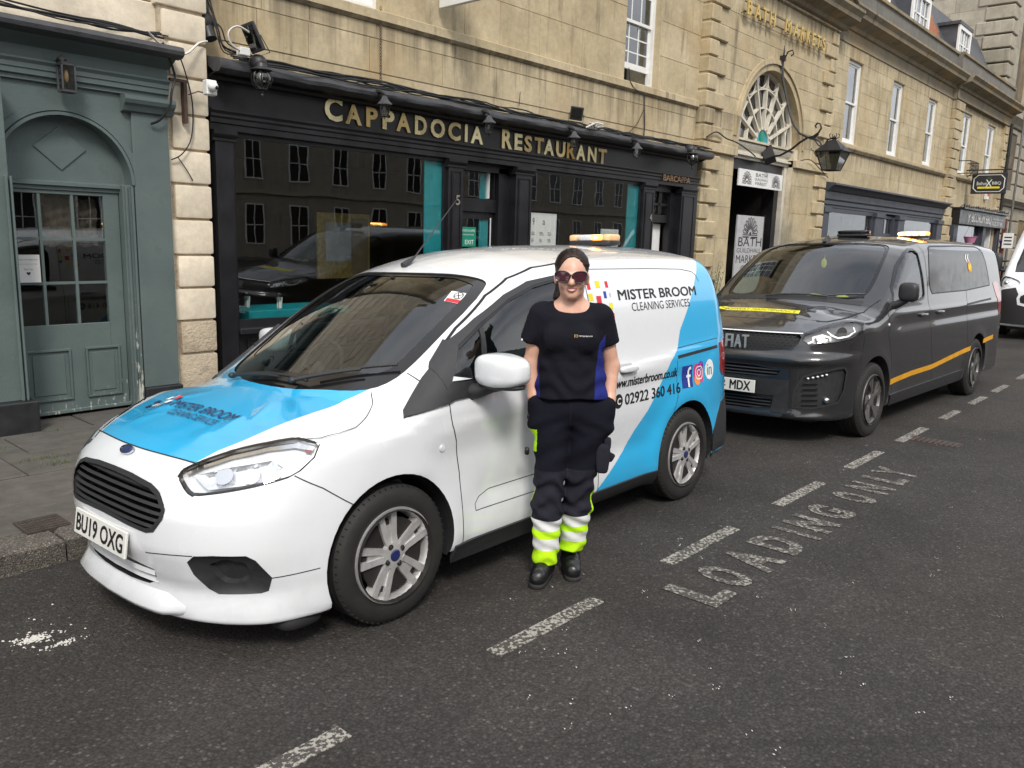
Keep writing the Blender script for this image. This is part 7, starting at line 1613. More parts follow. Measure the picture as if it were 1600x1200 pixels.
def build_grey_van():
    V=Scudo; F=GFEAT
    t=thing('grey_van',(6.62,3.32,-.035),'dark grey highway maintenance van with an orange side stripe, behind the white and blue van','van','work vans parked along the kerb',rot=(R_(-2.0),0,R_(-2.2)))
    top=frame('top'); front=frame('front'); cuts=[]
    scr=F['screen']; scr=scr+[(x,-y,z) for x,y,z in scr[::-1][1:-1]]
    build_cutter(V,cuts,scr,top,.04,.12)
    for s in (-1,1):
        mm=(lambda P:P) if s<0 else mir
        build_cutter(V,cuts,mm(F['glass']),frame('side',s),.05,.10); build_cutter(V,cuts,mm(F['headlight']),frame('diag',s),.03,.10); build_cutter(V,cuts,mm(F['fog']),frame('diag',s),.03,.045)
    gr=[(0,0,.955),(0,-.25,.957),(0,-.50,.955),(0,-.605,.945),(0,-.60,.88),(0,-.57,.845),(0,-.50,.825),(0,-.25,.79),(0,0,.785)]; gr=gr+[(x,-y,z) for x,y,z in gr[::-1][1:-1]]
    build_cutter(V,cuts,gr,front,.03,.07)
    g1=[(0,-.50,.672),(0,.50,.672),(0,.44,.575),(0,-.44,.575)]; g2=[(0,-.43,.415),(0,.43,.415),(0,.40,.285),(0,-.40,.285)]
    build_cutter(V,cuts,g1,front,.03,.06); build_cutter(V,cuts,g2,front,.03,.06)
    arches(V,cuts,t,.385,V.HW,.68)
    cav=(lambda p: np.maximum.reduce([V.F(p)+.05,p[...,0]-2.45,1.06-p[...,0],.5-p[...,2]]),(1.0,-.9,.48),(2.5,.9,1.82),lambda q:np.stack([np.clip(q[:,0],1.5,2.1),np.zeros(len(q)),np.full(len(q),1.0)],-1))
    body_object(V,'grey_car_paint',cav,cuts,t,.04)
    sp=chaikin(to2(scr,top),1)
    mb=MB(); ring(mb,V,[(p[1],-p[0],1) for p in sp],top,.035,-.006,.04); mb.build('windscreen_border','black_gloss',t,smooth=60)
    mb=MB(); add_patch(mb,V,sp,top,-.010,.05,islocal2=True); mb.build('windscreen','car_glass',t,smooth=60)
    mb=MB(); cw=[(.975+.26*y*y,y,1) for y in np.linspace(-.72,.72,15)]; add_patch(mb,V,cw+[(x+.06,y,z) for x,y,z in cw[::-1]],top,.002,.06); mb.build('cowl_panel','black_plastic',t,smooth=40)
    for a,b in (((1.09,-.42),(1.235,-.70)),((1.0,.16),(1.07,-.42))):
        mb=MB(); P,_=onto(V,to2([(a[0]*(1-k)+b[0]*k,a[1]*(1-k)+b[1]*k,1) for k in np.linspace(0,1,8)],top),top,.02); mb.tube(P.tolist(),.009,6); mb.build('wiper','black_plastic',t,smooth=50)
    for s in (-1,1):
        mm=(lambda P:P) if s<0 else mir; fr=frame('side',s); dg=frame('diag',s)
        mb=MB(); ring(mb,V,[tuple(p) for p in mm(F['glass'])],fr,.022,.001); mb.build('window_seal','black_gloss',t,smooth=50)
        mb=MB(); add_patch(mb,V,chaikin(to2(mm(F['glass']),fr),1),fr,-.009,.07,islocal2=True); mb.build('side_window','car_glass',t,smooth=60)
        mb=MB(); add_patch(mb,V,chaikin(to2(mm(F['rear']),fr),1),fr,.0015,.07,islocal2=True); mb.build('privacy_window','black_gloss',t,smooth=60)
        mb=MB(); ring(mb,V,[tuple(p) for p in mm(F['rear'])],fr,.012,.003); mb.build('window_seal','black_plastic',t,smooth=50)
        lines=[([(2.36,-.7,1.78),(2.39,-.8,1.6),(2.36,-.88,1.35),(2.30,-.92,1.18),(2.32,-.95,1.0),(2.407,-.957,.726),(2.60,-.927,.30)],fr),([(1.21,-.95,1.10),(1.19,-.95,.9),(1.30,-.95,.70),(1.38,-.95,.45),(1.45,-.95,.25)],fr),
          ([(3.614,-.9,1.286),(3.552,-.948,1.035),(3.62,-.95,.8),(3.684,-.957,.607),(3.68,-.95,.3)],fr),([(3.0,-.95,1.065),(3.4,-.95,1.075),(4.0,-.94,1.10),(4.53,-.94,1.118)],fr),
          ([(.45,-.62,1.046),(.507,-.668,1.045),(.75,-.75,1.08),(1.02,-.785,1.109),(1.266,-.835,1.218)],dg),([(.63,-.934,.97),(.66,-.95,.90),(.60,-.95,.70)],fr)]
        for L,ff in lines:
            mb=MB(); ribbon(mb,V,mm(L),ff,.006,.001); mb.build('shut_line','seam_dark',t,smooth=60)
        mb=MB(); ribbon(mb,V,mm([(3.56,-.95,1.088),(4.05,-.95,1.105),(4.53,-.94,1.117)]),fr,.022,.002); mb.build('sliding_door_rail','black_plastic',t,smooth=60)
        for P_,nm in (([(1.318,-.96,.455),(1.9,-.95,.482),(2.50,-.947,.49),(3.1,-.95,.535),(3.785,-.966,.583)],'s'),([(4.27,-.967,.63),(4.695,-.957,.652)],'s')):
            mb=MB(); ribbon(mb,V,mm(P_),fr,.052,.0015); mb.build('reflective_stripe','stripe_orange',t,smooth=60)
        q=MB(); P,N=onto(V,to2(mm([(1.186,-.954,.997)]),fr),fr,0); q.ball((P[0][0],P[0][1]+s*.002,P[0][2]),(.014,.008,.014)); q.build('side_repeater','lamp_satin',t,smooth=60)
        q=MB(); superball(q,(2.10,s*.962,1.04),(.10,.016,.018),.5,16,8); q.build('door_handle','grey_car_paint',t,smooth=50)
        q=MB(); superball(q,(2.62,s*.958,1.045),(.10,.016,.018),.5,16,8); q.build('door_handle','grey_car_paint',t,smooth=50)
        # mirror
        mo=thing('door_mirror'); mo.parent=t
        q=MB(); superball(q,(1.36,s*1.045,1.29),(.055,.085,.088),.6,26,16); q.build('mirror_housing','black_plastic',mo,smooth=60)
        q=MB(); q.tube([(1.36,s*.90,1.16),(1.36,s*.96,1.18),(1.36,s*1.03,1.22)],[.045,.036,.03],10); q.build('mirror_arm','black_plastic',mo,smooth=50)
        q=MB(); q.add([(1.416,s*.98,1.22),(1.416,s*1.11,1.22),(1.416,s*1.11,1.36),(1.416,s*.98,1.36)],[(0,1,2,3)]); q.build('mirror_glass','chrome',mo)
        # headlight
        hlp=mm(F['headlight']); c2=chaikin(to2(hlp,dg),1); h=MB(); add_patch(h,V,c2,dg,-.030,.05,islocal2=True); hb=h.build('headlight','alloy_dark',t,smooth=30)
        q=MB(); ring(q,V,[tuple(p) for p in hlp],dg,.010,-.001); q.build('lamp_rim','black_gloss',hb,smooth=50)
        for c,r in (((.27,-.70,.925),.034),((.43,-.80,.965),.048)):
            P,N=onto(V,to2(mm([c]),dg),dg,-.026); bb=MB(); bb.lathe([(r*.35,.0),(r*.8,.006),(r,.016),(r*1.1,.018)],n=22,axis='z'); d=Vector(N[0]); bb.xf(Matrix.Translation(Vector(P[0]))@d.to_track_quat('Z','Y').to_matrix().to_4x4()); bb.build('lamp_bowl','chrome',hb,smooth=50)
        q=MB(); ribbon(q,V,mm([(.15,-.66,.878),(.20,-.68,.905),(.22,-.67,.935),(.30,-.70,.955),(.335,-.75,.935),(.30,-.78,.905)]),dg,.014,-.010); ribbon(q,V,mm([(.36,-.72,.985),(.34,-.76,.955),(.37,-.82,.928),(.48,-.86,.94),(.56,-.88,.975),(.585,-.85,1.015)]),dg,.013,-.010); q.build('daytime_lamp','drl_glow',hb,smooth=50)
        q=MB(); add_patch(q,V,c2,dg,-.001,.05,islocal2=True); q.build('lamp_lens','lamp_lens',hb,smooth=60)
        fo=mm(F['fog']); q=MB(); add_patch(q,V,chaikin(to2(fo,dg),1),dg,-.018,.05,islocal2=True); ring(q,V,fo,dg,.018,.002); fb=q.build('fog_lamp_surround','black_plastic',t,smooth=35)
        for i in range(5):
            z=.35+.046*i; w=mm([(.13,-.64+.0*i,z),(.15,-.70,z+.003),(.19,-.765+.004*i,z+.006)]); q=MB(); ribbon(q,V,w,dg,.012,-.004); q.build('vent_slat','black_gloss',fb,smooth=40)
        q=MB(); P,N=onto(V,to2(mm([(.235,-.824,.401)]),dg),dg,-.006); q.ball(P[0].tolist(),(.028,.028,.028),12,10); q.build('fog_lamp','chrome',fb,smooth=60)
        for k in range(5):
            c=np.array([.125+.024*k,-.70-.029*k,.588+.0085*k]); P,N=onto(V,to2(mm([tuple(c)]),dg),dg,.0); q=MB(); q.ball(P[0].tolist(),(.012,.012,.009),8,6); q.build('led','lamp_satin',fb,smooth=60)
        q=MB(); add_patch(q,V,mm([(1.36,-.94,.33),(3.60,-.93,.35),(3.58,-.92,.235),(1.42,-.93,.225)]),fr,.010,.1,.03); q.build('sill','black_plastic',t,smooth=40)
        q=MB(); add_patch(q,V,mm([(4.70,-.95,1.30),(4.80,-.93,1.32),(4.92,-.92,1.30),(5.0,-.9,.95),(4.88,-.93,.92)]),fr,.003,.06,.005); q.build('tail_lamp','tail_red',t,smooth=40)
        for ax in V.axles: wheel(t,(ax,s*.945,V.wr),s,V.wr,.232,.205,'swirl')
    # front
    mb=MB(); ribbon(mb,V,[(.402+.30*y*y,y,1) for y in np.linspace(-.60,.60,21)],top,.006,.001); mb.build('shut_line','seam_dark',t)
    q=MB(); add_patch(q,V,chaikin(to2(gr,front),1),front,-.035,.06,islocal2=True); gl=q.build('grille','seam_dark',t,smooth=40)
    cell=MB()
    for r in range(7):
        z=.80+.0235*r
        for c in range(26):
            y=-.585+.047*c+(.0235 if r%2 else 0)
            if abs(y)>.57 or (r<2 and abs(y)>.44) or (r<1 and abs(y)>.3): continue
            L=[(0,y-.019,z+.006),(0,y-.012,z-.007),(0,y+.012,z-.007),(0,y+.019,z+.006)]; ribbon(cell,V,L,front,.0055,-.006,h=.05)
    cell.build('grille_mesh','black_plastic',gl,kind='stuff')
    q=MB(); ribbon(q,V,[(0,y,.957) for y in np.linspace(-.60,.60,25)],front,.008,.002); q.build('grille_trim','lamp_satin',gl)
    for i,chh in enumerate('FIAT'):
        y=(.048,-.008,-.038,-.112)[i]; w=(.046,.014,.064,.058)[i]
        V2,f2,asp=text2d(chh,.0 if chh!='I' else .03); A=np.stack([(-y)+V2[:,0]/asp*w,.808+V2[:,1]*.115],-1); P,N=onto(V,A,front,.006); P[:,0]=P[:,0].min(); mm_=MB(); mm_.add(P.tolist(),f2); P2=P.copy(); P2[:,0]+=.02; n=len(P); mm_.add(P2.tolist(),[q[::-1] for q in f2]); mm_.build('badge_letter','alloy',gl)
    for g,n0 in ((g1,.672),(g2,.415)):
        q=MB(); add_patch(q,V,g,front,-.05,.06); it=q.build('lower_grille','seam_dark',t,smooth=40)
        for k in range(3 if n0>.5 else 4):
            z=n0-.02-.028*k; w=.47-.012*k if n0>.5 else .41
            q=MB(); y=np.linspace(-w,w,21); a,_=onto(V,np.stack([-y,z+0*y],-1),front,-.006); b,_=onto(V,np.stack([-y,z-.011+0*y],-1),front,-.003); c,_=onto(V,np.stack([-y,z-.012+0*y],-1),front,-.045); n=21
            q.add(a.tolist()+b.tolist()+c.tolist(),[(r*n+i,r*n+i+1,(r+1)*n+i+1,(r+1)*n+i) for r in (0,1) for i in range(n-1)]); q.build('grille_slat','black_plastic',it,smooth=40)
    q=MB(); add_patch(q,V,[(0,-.56,.565),(0,.56,.565),(0,.56,.305),(0,.52,.275),(0,.41,.275),(0,.435,.42),(0,-.435,.42),(0,-.41,.275),(0,-.52,.275),(0,-.56,.305)],front,.004,.06); q.build('bumper_panel','black_plastic',t,smooth=40)
    pl=MB().box(-.006,.006,-.26,.26,-.0555,.0555).build('number_plate','plate_white',t,bevel=.003); pl.location=(-.012,-.03,.487); pl.rotation_euler=(0,R_(4),0)
    mb=MB(); [text_mb(mb,tx,a0+dx,a1+dx,-.040+dz,.040+dz,lambda a,b,d:(-.0075,a,b),0) for tx,a0,a1 in (('W',.240,.178),('J72',.165,.025),('MDX',-.02,-.215)) for dx,dz in ((0,0),(-.006,0),(-.003,.003))]; mb.build('plate_text','plate_black',pl)
    # bonnet banner: yellow strip lettered HIGHWAY MAINTENANCE
    ban=[(.635,.46,1),(.60,.0,1),(.645,-.36,1),(.765,-.32,1),(.715,.0,1),(.745,.46,1)]
    ban=[(.60+.1*y*y,y,1) for y in np.linspace(.47,-.36,9)]+[(.70+.1*y*y,y,1) for y in np.linspace(-.33,.50,9)]
    q=MB(); add_patch(q,V,ban,top,.0015,.06); q.build('bonnet_banner','banner_yellow',t)
    V2,f2,asp=text2d('HIGHWAY MAINTENANCE',0); a=-.43+V2[:,0]/asp*.75+V2[:,1]*-.01; A=np.stack([a,.618+.1*a*a+V2[:,1]*.062],-1); P,_=onto(V,A,top,.003); q=MB(); q.add(P.tolist(),f2); q.build('lettering','print_black',t,merge=False)
    # side emblem and door lettering
    fr=frame('side',-1)
    # ladder-shaped white mark and gold W badge
    surf_text(V,'((',3.70,3.86,1.548,1.64,fr,'white_print','emblem',t,.004,.03)
    q=MB(); add_patch(q,V,circle2((3.83,1.495),.072,20,.058),fr,.0042,.05,islocal2=True); q.build('emblem','print_orange',t)
    surf_text(V,'W',3.775,3.885,1.452,1.53,fr,'banner_yellow','emblem_letter',t,.006,.05)
    # beacons and aerial
    def bar(x,y,lx,ly,mat,core,name):
        P,_=onto(V,to2([(x,y,1)],top),top,0); z=P[0][2]; b=thing(name); b.parent=t
        q=MB(); superball(q,(x,y,z+.014),(lx,ly,.016),.4,24,8); q.build('bar_base','black_plastic',b,smooth=40)
        q=MB(); superball(q,(x,y,z+.045),(lx*.95,ly*.97,.022),.45,24,10); q.build('bar_lens',mat,b,smooth=50)
        if core:
            for k in range(4): q=MB(); superball(q,(x-lx*.9,y-ly*.7+ly*.47*k,z+.045),(.03,.032,.017),.7,10,6); q.build('beacon','beacon_core',b,smooth=50)
    bar(3.25,-.43,.08,.16,'beacon_glow',True,'beacon_light_bar'); bar(2.40,-.10,.07,.17,'black_gloss',False,'roof_light_bar')
    P,_=onto(V,to2([(1.99,.03,1)],top),top,0); q=MB(); p=Vector(P[0]); q.add([p+Vector((-.06,-.02,0)),p+Vector((-.06,.02,0)),p+Vector((.10,.025,0)),p+Vector((.10,-.025,0)),p+Vector((.07,0,.07)),p+Vector((.02,0,.045))],[(0,1,5),(1,2,4,5),(2,3,4),(3,0,5,4)]); q.build('aerial','black_plastic',t)
    # cabin
    q=MB(); q.prism([(1.08,.7),(1.08,1.13),(1.32,1.20),(1.55,1.16),(1.62,1.0),(1.5,.7)],-.80,.80,'y'); q.build('dashboard','dash_plastic',t,bevel=.02,seg=2,smooth=40)
    for y in (-.45,.0,.45):
        q=MB(); superball(q,(2.0,y,.82),(.26,.21,.09),.5,18,10); superball(q,(2.25,y,1.12),(.08,.20,.34),.5,18,12,rot=Euler((0,R_(12),0)).to_matrix()); superball(q,(2.32,y,1.53),(.05,.12,.09),.6,14,8); q.build('seat','seat_cloth',t,smooth=60)
    q=MB(); q.tube([(1.72+.08*math.cos(a),.45+.19*math.sin(a),1.17+.16*math.cos(a)) for a in [2*math.pi*i/24 for i in range(25)]],.014,6,cap=False); q.ball((1.70,.45,1.16),(.04,.06,.06)); q.build('steering_wheel','cabin_dark',t,smooth=50)
    # things lying on the dashboard
    for (x,y,r) in ((1.42,-.18,(.05,.11,.035)),(1.44,-.42,(.04,.07,.035)),(1.46,-.66,(.05,.07,.03))):
        q=MB(); superball(q,(x,y,1.205),r,.9,14,8,rot=Euler((.2,.1,.4)).to_matrix()); o=q.build('glove','banner_yellow',t,smooth=30); o['label']='yellow work glove on the dashboard'
    q=MB(); q.tube([(1.96,.01,1.66),(1.93,.0,1.58)],.002,4); superball(q,(1.92,0,1.54),(.006,.03,.05),1,10,8); q.build('air_freshener','banner_yellow',t,smooth=60)
    q=MB(); superball(q,(1.95,.0,1.66),(.02,.12,.035),.6,14,8); q.build('rear_view_mirror','cabin_dark',t,smooth=50)
    return t
# ------------------------------------------------------------------ the third van, white above a black bumper
class Boxer:
    L=5.4; HW=1.02; axles=(1.0,4.4); wr=.34; z0=.25; spine=(1.2,4.4,.6,1.3); H=2.45
    TOP=[(-.2,.4),(-.02,.70),(.02,.86),(.08,1.0),(.2,1.12),(.5,1.26),(.62,1.32),(1.35,2.05),(1.6,2.25),(1.9,2.36),(2.4,2.42),(5.6,2.42)]
    @classmethod
    def F(s,p):
        x,y,z=p[...,0],np.abs(p[...,1]),p[...,2]
        xt=x-.12*y*y; T=interp(xt,s.TOP); e=.02; sl=(interp(xt+e,s.TOP)-interp(xt-e,s.TOP))/(2*e)
        a=(z-T+.05*y*y)/np.sqrt(1+sl*sl); W=interp(z,[(0,.95),(.3,1.0),(.9,1.02),(1.2,1.01),(1.8,.95),(2.5,.86)]); b=y-W
        c=(interp(z,[(.1,.1),(.3,.0),(.8,.0),(1.0,.08),(1.3,.4),(2.5,1.8)])+interp(y,[(0,0),(.5,.03),(.75,.10),(.9,.22),(.98,.42),(1.02,.8),(1.05,1.5)])-x)*.8
        d=x-s.L; f=s.z0-z
        return smax(smax(smax(smax(a,b,.1),c,.08),d,.1),f,.03)
def build_third_van():
    V=Boxer; t=thing('white_van',(18.35,2.72,-.03),'tall white van with black front bumper at the right edge of the picture','van','work vans parked along the kerb')
    top=frame('top'); front=frame('front'); cuts=[]
    scr=[(.60+.15*y*y,y,1) for y in np.linspace(-.82,.82,9)]+[(1.45+.1*y*y,y,1) for y in np.linspace(.72,-.72,9)]
    build_cutter(V,cuts,scr,top,.04,.12); arches(V,cuts,t,.40,V.HW,.72)
    HL=[(.12,-.62,1.03),(.20,-.66,1.13),(.45,-.86,1.20),(.60,-.95,1.21),(.55,-.97,1.08),(.30,-.88,.98)]
    for s in (-1,1): build_cutter(V,cuts,HL if s<0 else mir(HL),frame('diag',s),.03,.10)
    cav=(lambda p: np.maximum.reduce([V.F(p)+.05,p[...,0]-2.3,.75-p[...,0],.8-p[...,2]]),(.7,-.9,.78),(2.35,.9,2.3),lambda q:np.stack([np.clip(q[:,0],1.3,1.9),np.zeros(len(q)),np.full(len(q),1.3)],-1))
    body_object(V,'white_car_paint',cav,cuts,t,.05)
    mb=MB(); add_patch(mb,V,chaikin(to2(scr,top),1),top,-.008,.08,islocal2=True); mb.build('windscreen','car_glass',t,smooth=60)
    mb=MB(); ring(mb,V,scr,top,.04,-.004,.06); mb.build('windscreen_border','black_gloss',t,smooth=60)
    q=MB(); add_patch(q,V,[(0,-1.0,.30),(0,1.0,.30),(0,1.0,.72),(0,.85,.95),(0,.62,1.0),(0,.5,.80),(0,-.5,.80),(0,-.62,1.0),(0,-.85,.95),(0,-1.0,.72)],front,.012,.07,.02); q.build('bumper','black_plastic',t,smooth=40)
    q=MB(); ring(q,V,chaikin([(0,-.52,.62),(0,.52,.62),(0,.58,.86),(0,.42,.95),(0,-.42,.95),(0,-.58,.86)],1).tolist(),front,.05,.016); q.build('grille_frame','white_car_paint',t,smooth=40)
    q=MB(); add_patch(q,V,[(0,-.50,.64),(0,.50,.64),(0,.55,.86),(0,.42,.93),(0,-.42,.93),(0,-.55,.86)],front,.013,.07); q.build('grille','seam_dark',t,smooth=40)
    for s in (-1,1):
        mm=(lambda P:P) if s<0 else mir; dg=frame('diag',s); fr=frame('side',s)
        q=MB(); add_patch(q,V,mm(HL),dg,-.03,.06); hb=q.build('headlight','lamp_satin',t,smooth=30)
        P,N=onto(V,to2(mm([(.36,-.82,1.10)]),dg),dg,-.02); q=MB(); q.ball(P[0].tolist(),.05,14,10); q.build('lamp_bowl','chrome',hb,smooth=60)
        q=MB(); add_patch(q,V,mm(HL),dg,-.001,.06); q.build('lamp_lens','lamp_lens',hb,smooth=60)
        q=MB(); add_patch(q,V,mm([(.95,-1,1.25),(1.55,-1,1.95),(1.85,-1,1.98),(1.9,-1,1.25)]),fr,.002,.1); q.build('side_window','black_gloss',t,smooth=60)
        mo=thing('door_mirror'); mo.parent=t
        q=MB(); superball(q,(.98,s*1.20,1.46),(.10,.13,.20),.6,20,14); q.build('mirror_housing','black_plastic',mo,smooth=60)
        q=MB(); q.tube([(.98,s*1.0,1.30),(.98,s*1.15,1.34)],.03,8); q.tube([(.98,s*.98,1.5),(.98,s*1.15,1.5)],.02,8); q.build('mirror_arm','black_plastic',mo,smooth=50)
        for ax in V.axles: wheel(t,(ax,s*1.0,V.wr),s,V.wr,.215,.2,'twin')
    q=MB(); q.box(.75,1.1,-.85,.85,1.0,1.22); q.build('dashboard','dash_plastic',t)
    pl=MB().box(-.006,.006,-.26,.26,-.055,.055).build('number_plate','plate_white',t); pl.location=(-.03,0,.48)
    return t
# ------------------------------------------------------------------ the woman in workwear
def sd_ell(p,c,r):
    q=(p-np.array(c))/np.array(r); k0=np.linalg.norm(q,axis=-1); k1=np.linalg.norm(q/np.array(r),axis=-1); return k0*(k0-1)/np.maximum(k1,1e-9)
def sd_cap(p,a,b,ra,rb=None):
    a=np.array(a,float);b=np.array(b,float); rb=ra if rb is None else rb; ab=b-a; t=np.clip(((p-a)@ab)/(ab@ab),0,1); return np.linalg.norm(p-a-t[...,None]*ab,axis=-1)-(ra+(rb-ra)*t)
def smin(a,b,k): return -smax(-a,-b,k)
def chain(p,pts,rs,k=.02):
    d=None
    for i in range(len(pts)-1):
        e=sd_cap(p,pts[i],pts[i+1],rs[i],rs[i+1]); d=e if d is None else smin(d,e,k)
    return d
def build_person():
    P=thing('person',(3.037,2.372,-.002),'smiling woman in sunglasses, navy T-shirt and hi-vis cuffed work trousers, hands in pockets','person')
    rtv=Vector((.616,-.788,0)).normalized(); yv=Vector((.788,.616,0)).normalized(); zv=Vector((0,0,1))
    P.matrix_world=Matrix.Translation((3.037,2.372,-.002))@Matrix((rtv,yv,zv)).transposed().to_4x4()
    hc=.019
    armL=[(-.120,.035,1.325),(-.160,.060,1.09),(-.142,.020,.93),(-.106,.030,.865)]; armR=[(.168,.035,1.325),(.230,.075,1.085),(.224,.025,.93),(.188,.035,.862)]
    def skin(p):
        x=p[...,0]
        d=sd_ell(p,(hc,.018,1.548),(.073,.090,.084)); d=smin(d,sd_ell(p,(hc,-.014,1.497),(.060,.070,.084)),.03)
        d=smin(d,sd_ell(p,(hc+.002,-.024,1.449),(.047,.050,.038)),.025); d=smin(d,sd_ell(p,(hc+.003,-.060,1.427),(.021,.018,.016)),.02)
        for s in (-1,1):
            d=smin(d,sd_ell(p,(hc+s*.034,-.058,1.478),(.022,.022,.018)),.016)
            d=smin(d,sd_ell(p,(hc+s*.026,-.078,1.527),(.022,.008,.008)),.010)
            d=smin(d,sd_ell(p,(hc+s*.075,.012,1.505),(.009,.018,.030)),.006)
            d=smax(d,-sd_ell(p,(hc+s*.030,-.094,1.508),(.016,.012,.011)),.010)
            d=smin(d,sd_ell(p,(hc+s*.011,-.086,1.484),(.008,.009,.007)),.006)
        d=smin(d,chain(p,[(hc,-.078,1.520),(hc,-.094,1.496),(hc,-.100,1.486)],[.007,.009,.0105]),.010)
        d=smax(d,-sd_ell(p,(hc+.001,-.098,1.4600),(.029,.018,.0062)),.004)
        d=smin(d,sd_cap(p,(hc+.004,.022,1.46),(hc+.006,.038,1.36),.050,.056),.035)
        d=smin(d,sd_cap(p,(-.105,.038,1.335),(.150,.038,1.335),.052),.05); d=smin(d,sd_ell(p,(.024,.035,1.18),(.135,.085,.22)),.05); d=smin(d,sd_ell(p,(.04,.035,.93),(.15,.09,.12)),.06)
        for A in (armL,armR):
            d=smin(d,chain(p,A,[.047,.037,.028,.026]),.03); s=-1 if A is armL else 1; c=np.array(A[-1])
            d=smin(d,sd_ell(p,c+np.array([-.004*s,-.006,-.045]),(.020,.036,.045)),.012)
            for k,(dy,L) in enumerate(((-.028,.055),(-.010,.066),(.008,.060),(.024,.046))):
                a=c+np.array([-.006*s,dy-.004,-.080]); b=a+np.array([-.006*s,-.004,-L*.55]); e=b+np.array([-.012*s,.002,-L*.45]); d=smin(d,chain(p,[a,b,e],[.0095,.0088,.0075],.004),.004)
            a=c+np.array([-.010*s,-.020,-.025]); d=smin(d,chain(p,[a,a+np.array([-.018*s,-.012,-.028]),a+np.array([-.024*s,-.014,-.055])],[.013,.0105,.009],.006),.008)
        return d
    V,Q=surface_nets(skin,(-.24,-.125,.70),(.31,.16,1.66),.0062); 
    # finer head on top of the same skin function keeps one continuous body
    body=np_mesh('body',V,Q,'skin',P)
    Vh,Qh=surface_nets(skin,(-.075,-.125,1.395),(.115,.125,1.65),.0034); zc=1.408
    # replace the head part of the coarse mesh by the fine one
    keep=~((V[Q][:,:,2]>zc).all(1)); keeph=(Vh[Qh][:,:,2]>zc-.007).all(1)
    V2=np.concatenate([V,Vh]); Q2=np.concatenate([Q[keep],Qh[keeph]+len(V)])
    bpy.data.objects.remove(body); body=np_mesh('body',V2,Q2,'skin',P)
    # hair pulled back
    def hair(p):
        n=.0007*np.sin(p[...,0]*240+6*np.sin(p[...,2]*30))
        d=sd_ell(p,(hc-.001,.024,1.559),(.081,.094,.0855)); d=smin(d,sd_ell(p,(hc,.085,1.56),(.04,.04,.04)),.02)
        d=smin(d,chain(p,[(hc-.01,.105,1.56),(hc-.045,.11,1.49),(hc-.058,.09,1.41),(hc-.05,.085,1.36)],[.03,.03,.024,.012]),.02)
        d=smax(d,-sd_ell(p,(hc+.002,-.085,1.522),(.063,.085,.088)),.012); d=smax(d,-sd_ell(p,(hc,-.045,1.43),(.10,.07,.075)),.01); d=smax(d,-sd_ell(p,(hc,.01,1.40),(.056,.05,.07)),.01)
        return d+n
    Vh,Qh=surface_nets(hair,(-.09,-.10,1.33),(.12,.17,1.66),.0034); np_mesh('hair',Vh,Qh,'hair',P)
    q=MB(); rh=np.random.default_rng(3); K=560
    a=rh.uniform(0,math.pi,K)[:,None]; s0=rh.uniform(0,.35,K)[:,None]; t=s0+(1-s0)*np.arange(7)[None]/6; th=-1.0+2.2*t
    X=hc+.082*np.cos(a)*(1-.72*np.maximum(0,t-.35)); Z=1.559+.0865*np.sin(a)*np.where(th<0,np.cos(th*.62),np.cos(th*.75)); Yh=.024+.094*np.sin(th); Pp=np.stack([X,Yh,Z],-1)
    for _ in range(5): Pp=Pp-gradF(hair,Pp,.003)*(hair(Pp)-.0006)[...,None]
    Pp=Pp+rh.normal(0,.0005,Pp.shape); rad=rh.uniform(.0006,.0013,K)
    for k in range(K):
        if not (Pp[k,0,1]<-.055 and Pp[k,0,2]<1.58): q.tube(Pp[k].tolist(),rad[k],3)
    q.build('hair_strands','hair',P,kind='stuff',smooth=60)
    q=MB()
    for k in range(40):
        a=random.uniform(0,math.pi); r=.078; b=Vector((hc+r*math.cos(a),random.uniform(-.03,.05),1.556+.082*math.sin(a))); e=b+Vector((random.gauss(0,.012),random.gauss(0,.01),random.gauss(0,.008))); q.tube([b,(b+e)/2+Vector((0,0,.004)),e],.0005,3)
    q.build('loose_hair','hair',P,kind='stuff')
    # mouth
    q=MB(); q.tube([(hc+.001+.029*t,-.0890+.017*t*t,1.4670-.0045*(1-t*t)) for t in np.linspace(-1,1,11)],[.001,.0018,.0022,.0025,.0026,.0024,.0026,.0025,.0022,.0018,.001],6)
    q.tube([(hc+.001+.029*t,-.0875+.017*t*t,1.4670-.0175*(1-t*t)) for t in np.linspace(-1,1,11)],[.001,.002,.0027,.0032,.0034,.0034,.0034,.0032,.0027,.002,.001],6); q.build('lips','lip',P,smooth=60)
    q=MB(); n=12; top=[(hc+.001+.026*t,-.0885+.016*t*t,1.4665-.0045*(1-t*t)) for t in np.linspace(-1,1,n)]; bot=[(hc+.001+.026*t,-.0875+.016*t*t,1.4655-.0145*(1-t*t)) for t in np.linspace(-1,1,n)]; q.add(top+bot,[(i,i+1,i+1+n,i+n) for i in range(n-1)]); q.build('teeth','teeth',P,smooth=60)
    # sunglasses
    g=thing('sunglasses',(0,0,0)); g.parent=P
    for s in (-1,1):
        c=(hc-.003+s*.0385,1.5155); pts=[]
        for k in range(24):
            a=2*math.pi*k/24; x=math.copysign(abs(math.cos(a))**.8,math.cos(a))*.0335; z=math.copysign(abs(math.sin(a))**.85,math.sin(a))*.0255
            z+=s*x*.10 if z>0 else 0; x*=1+(.08 if z>0 else -.04); xx=c[0]+x; pts.append((xx,-.100+3.2*(xx-hc)**2,c[1]+z))
        q=MB(); q.tube(pts+[pts[0],pts[1]],.0030,6,cap=False); q.build('frame','sunglass_frame',g,smooth=60)
        cc=np.mean(pts,axis=0)+np.array([0,-.003,0]); q=MB(); q.add(pts+[tuple(cc)],[(i,(i+1)%24,24) for i in range(24)]); q.build('sunglass_lens','sunglass_lens',g,smooth=60)
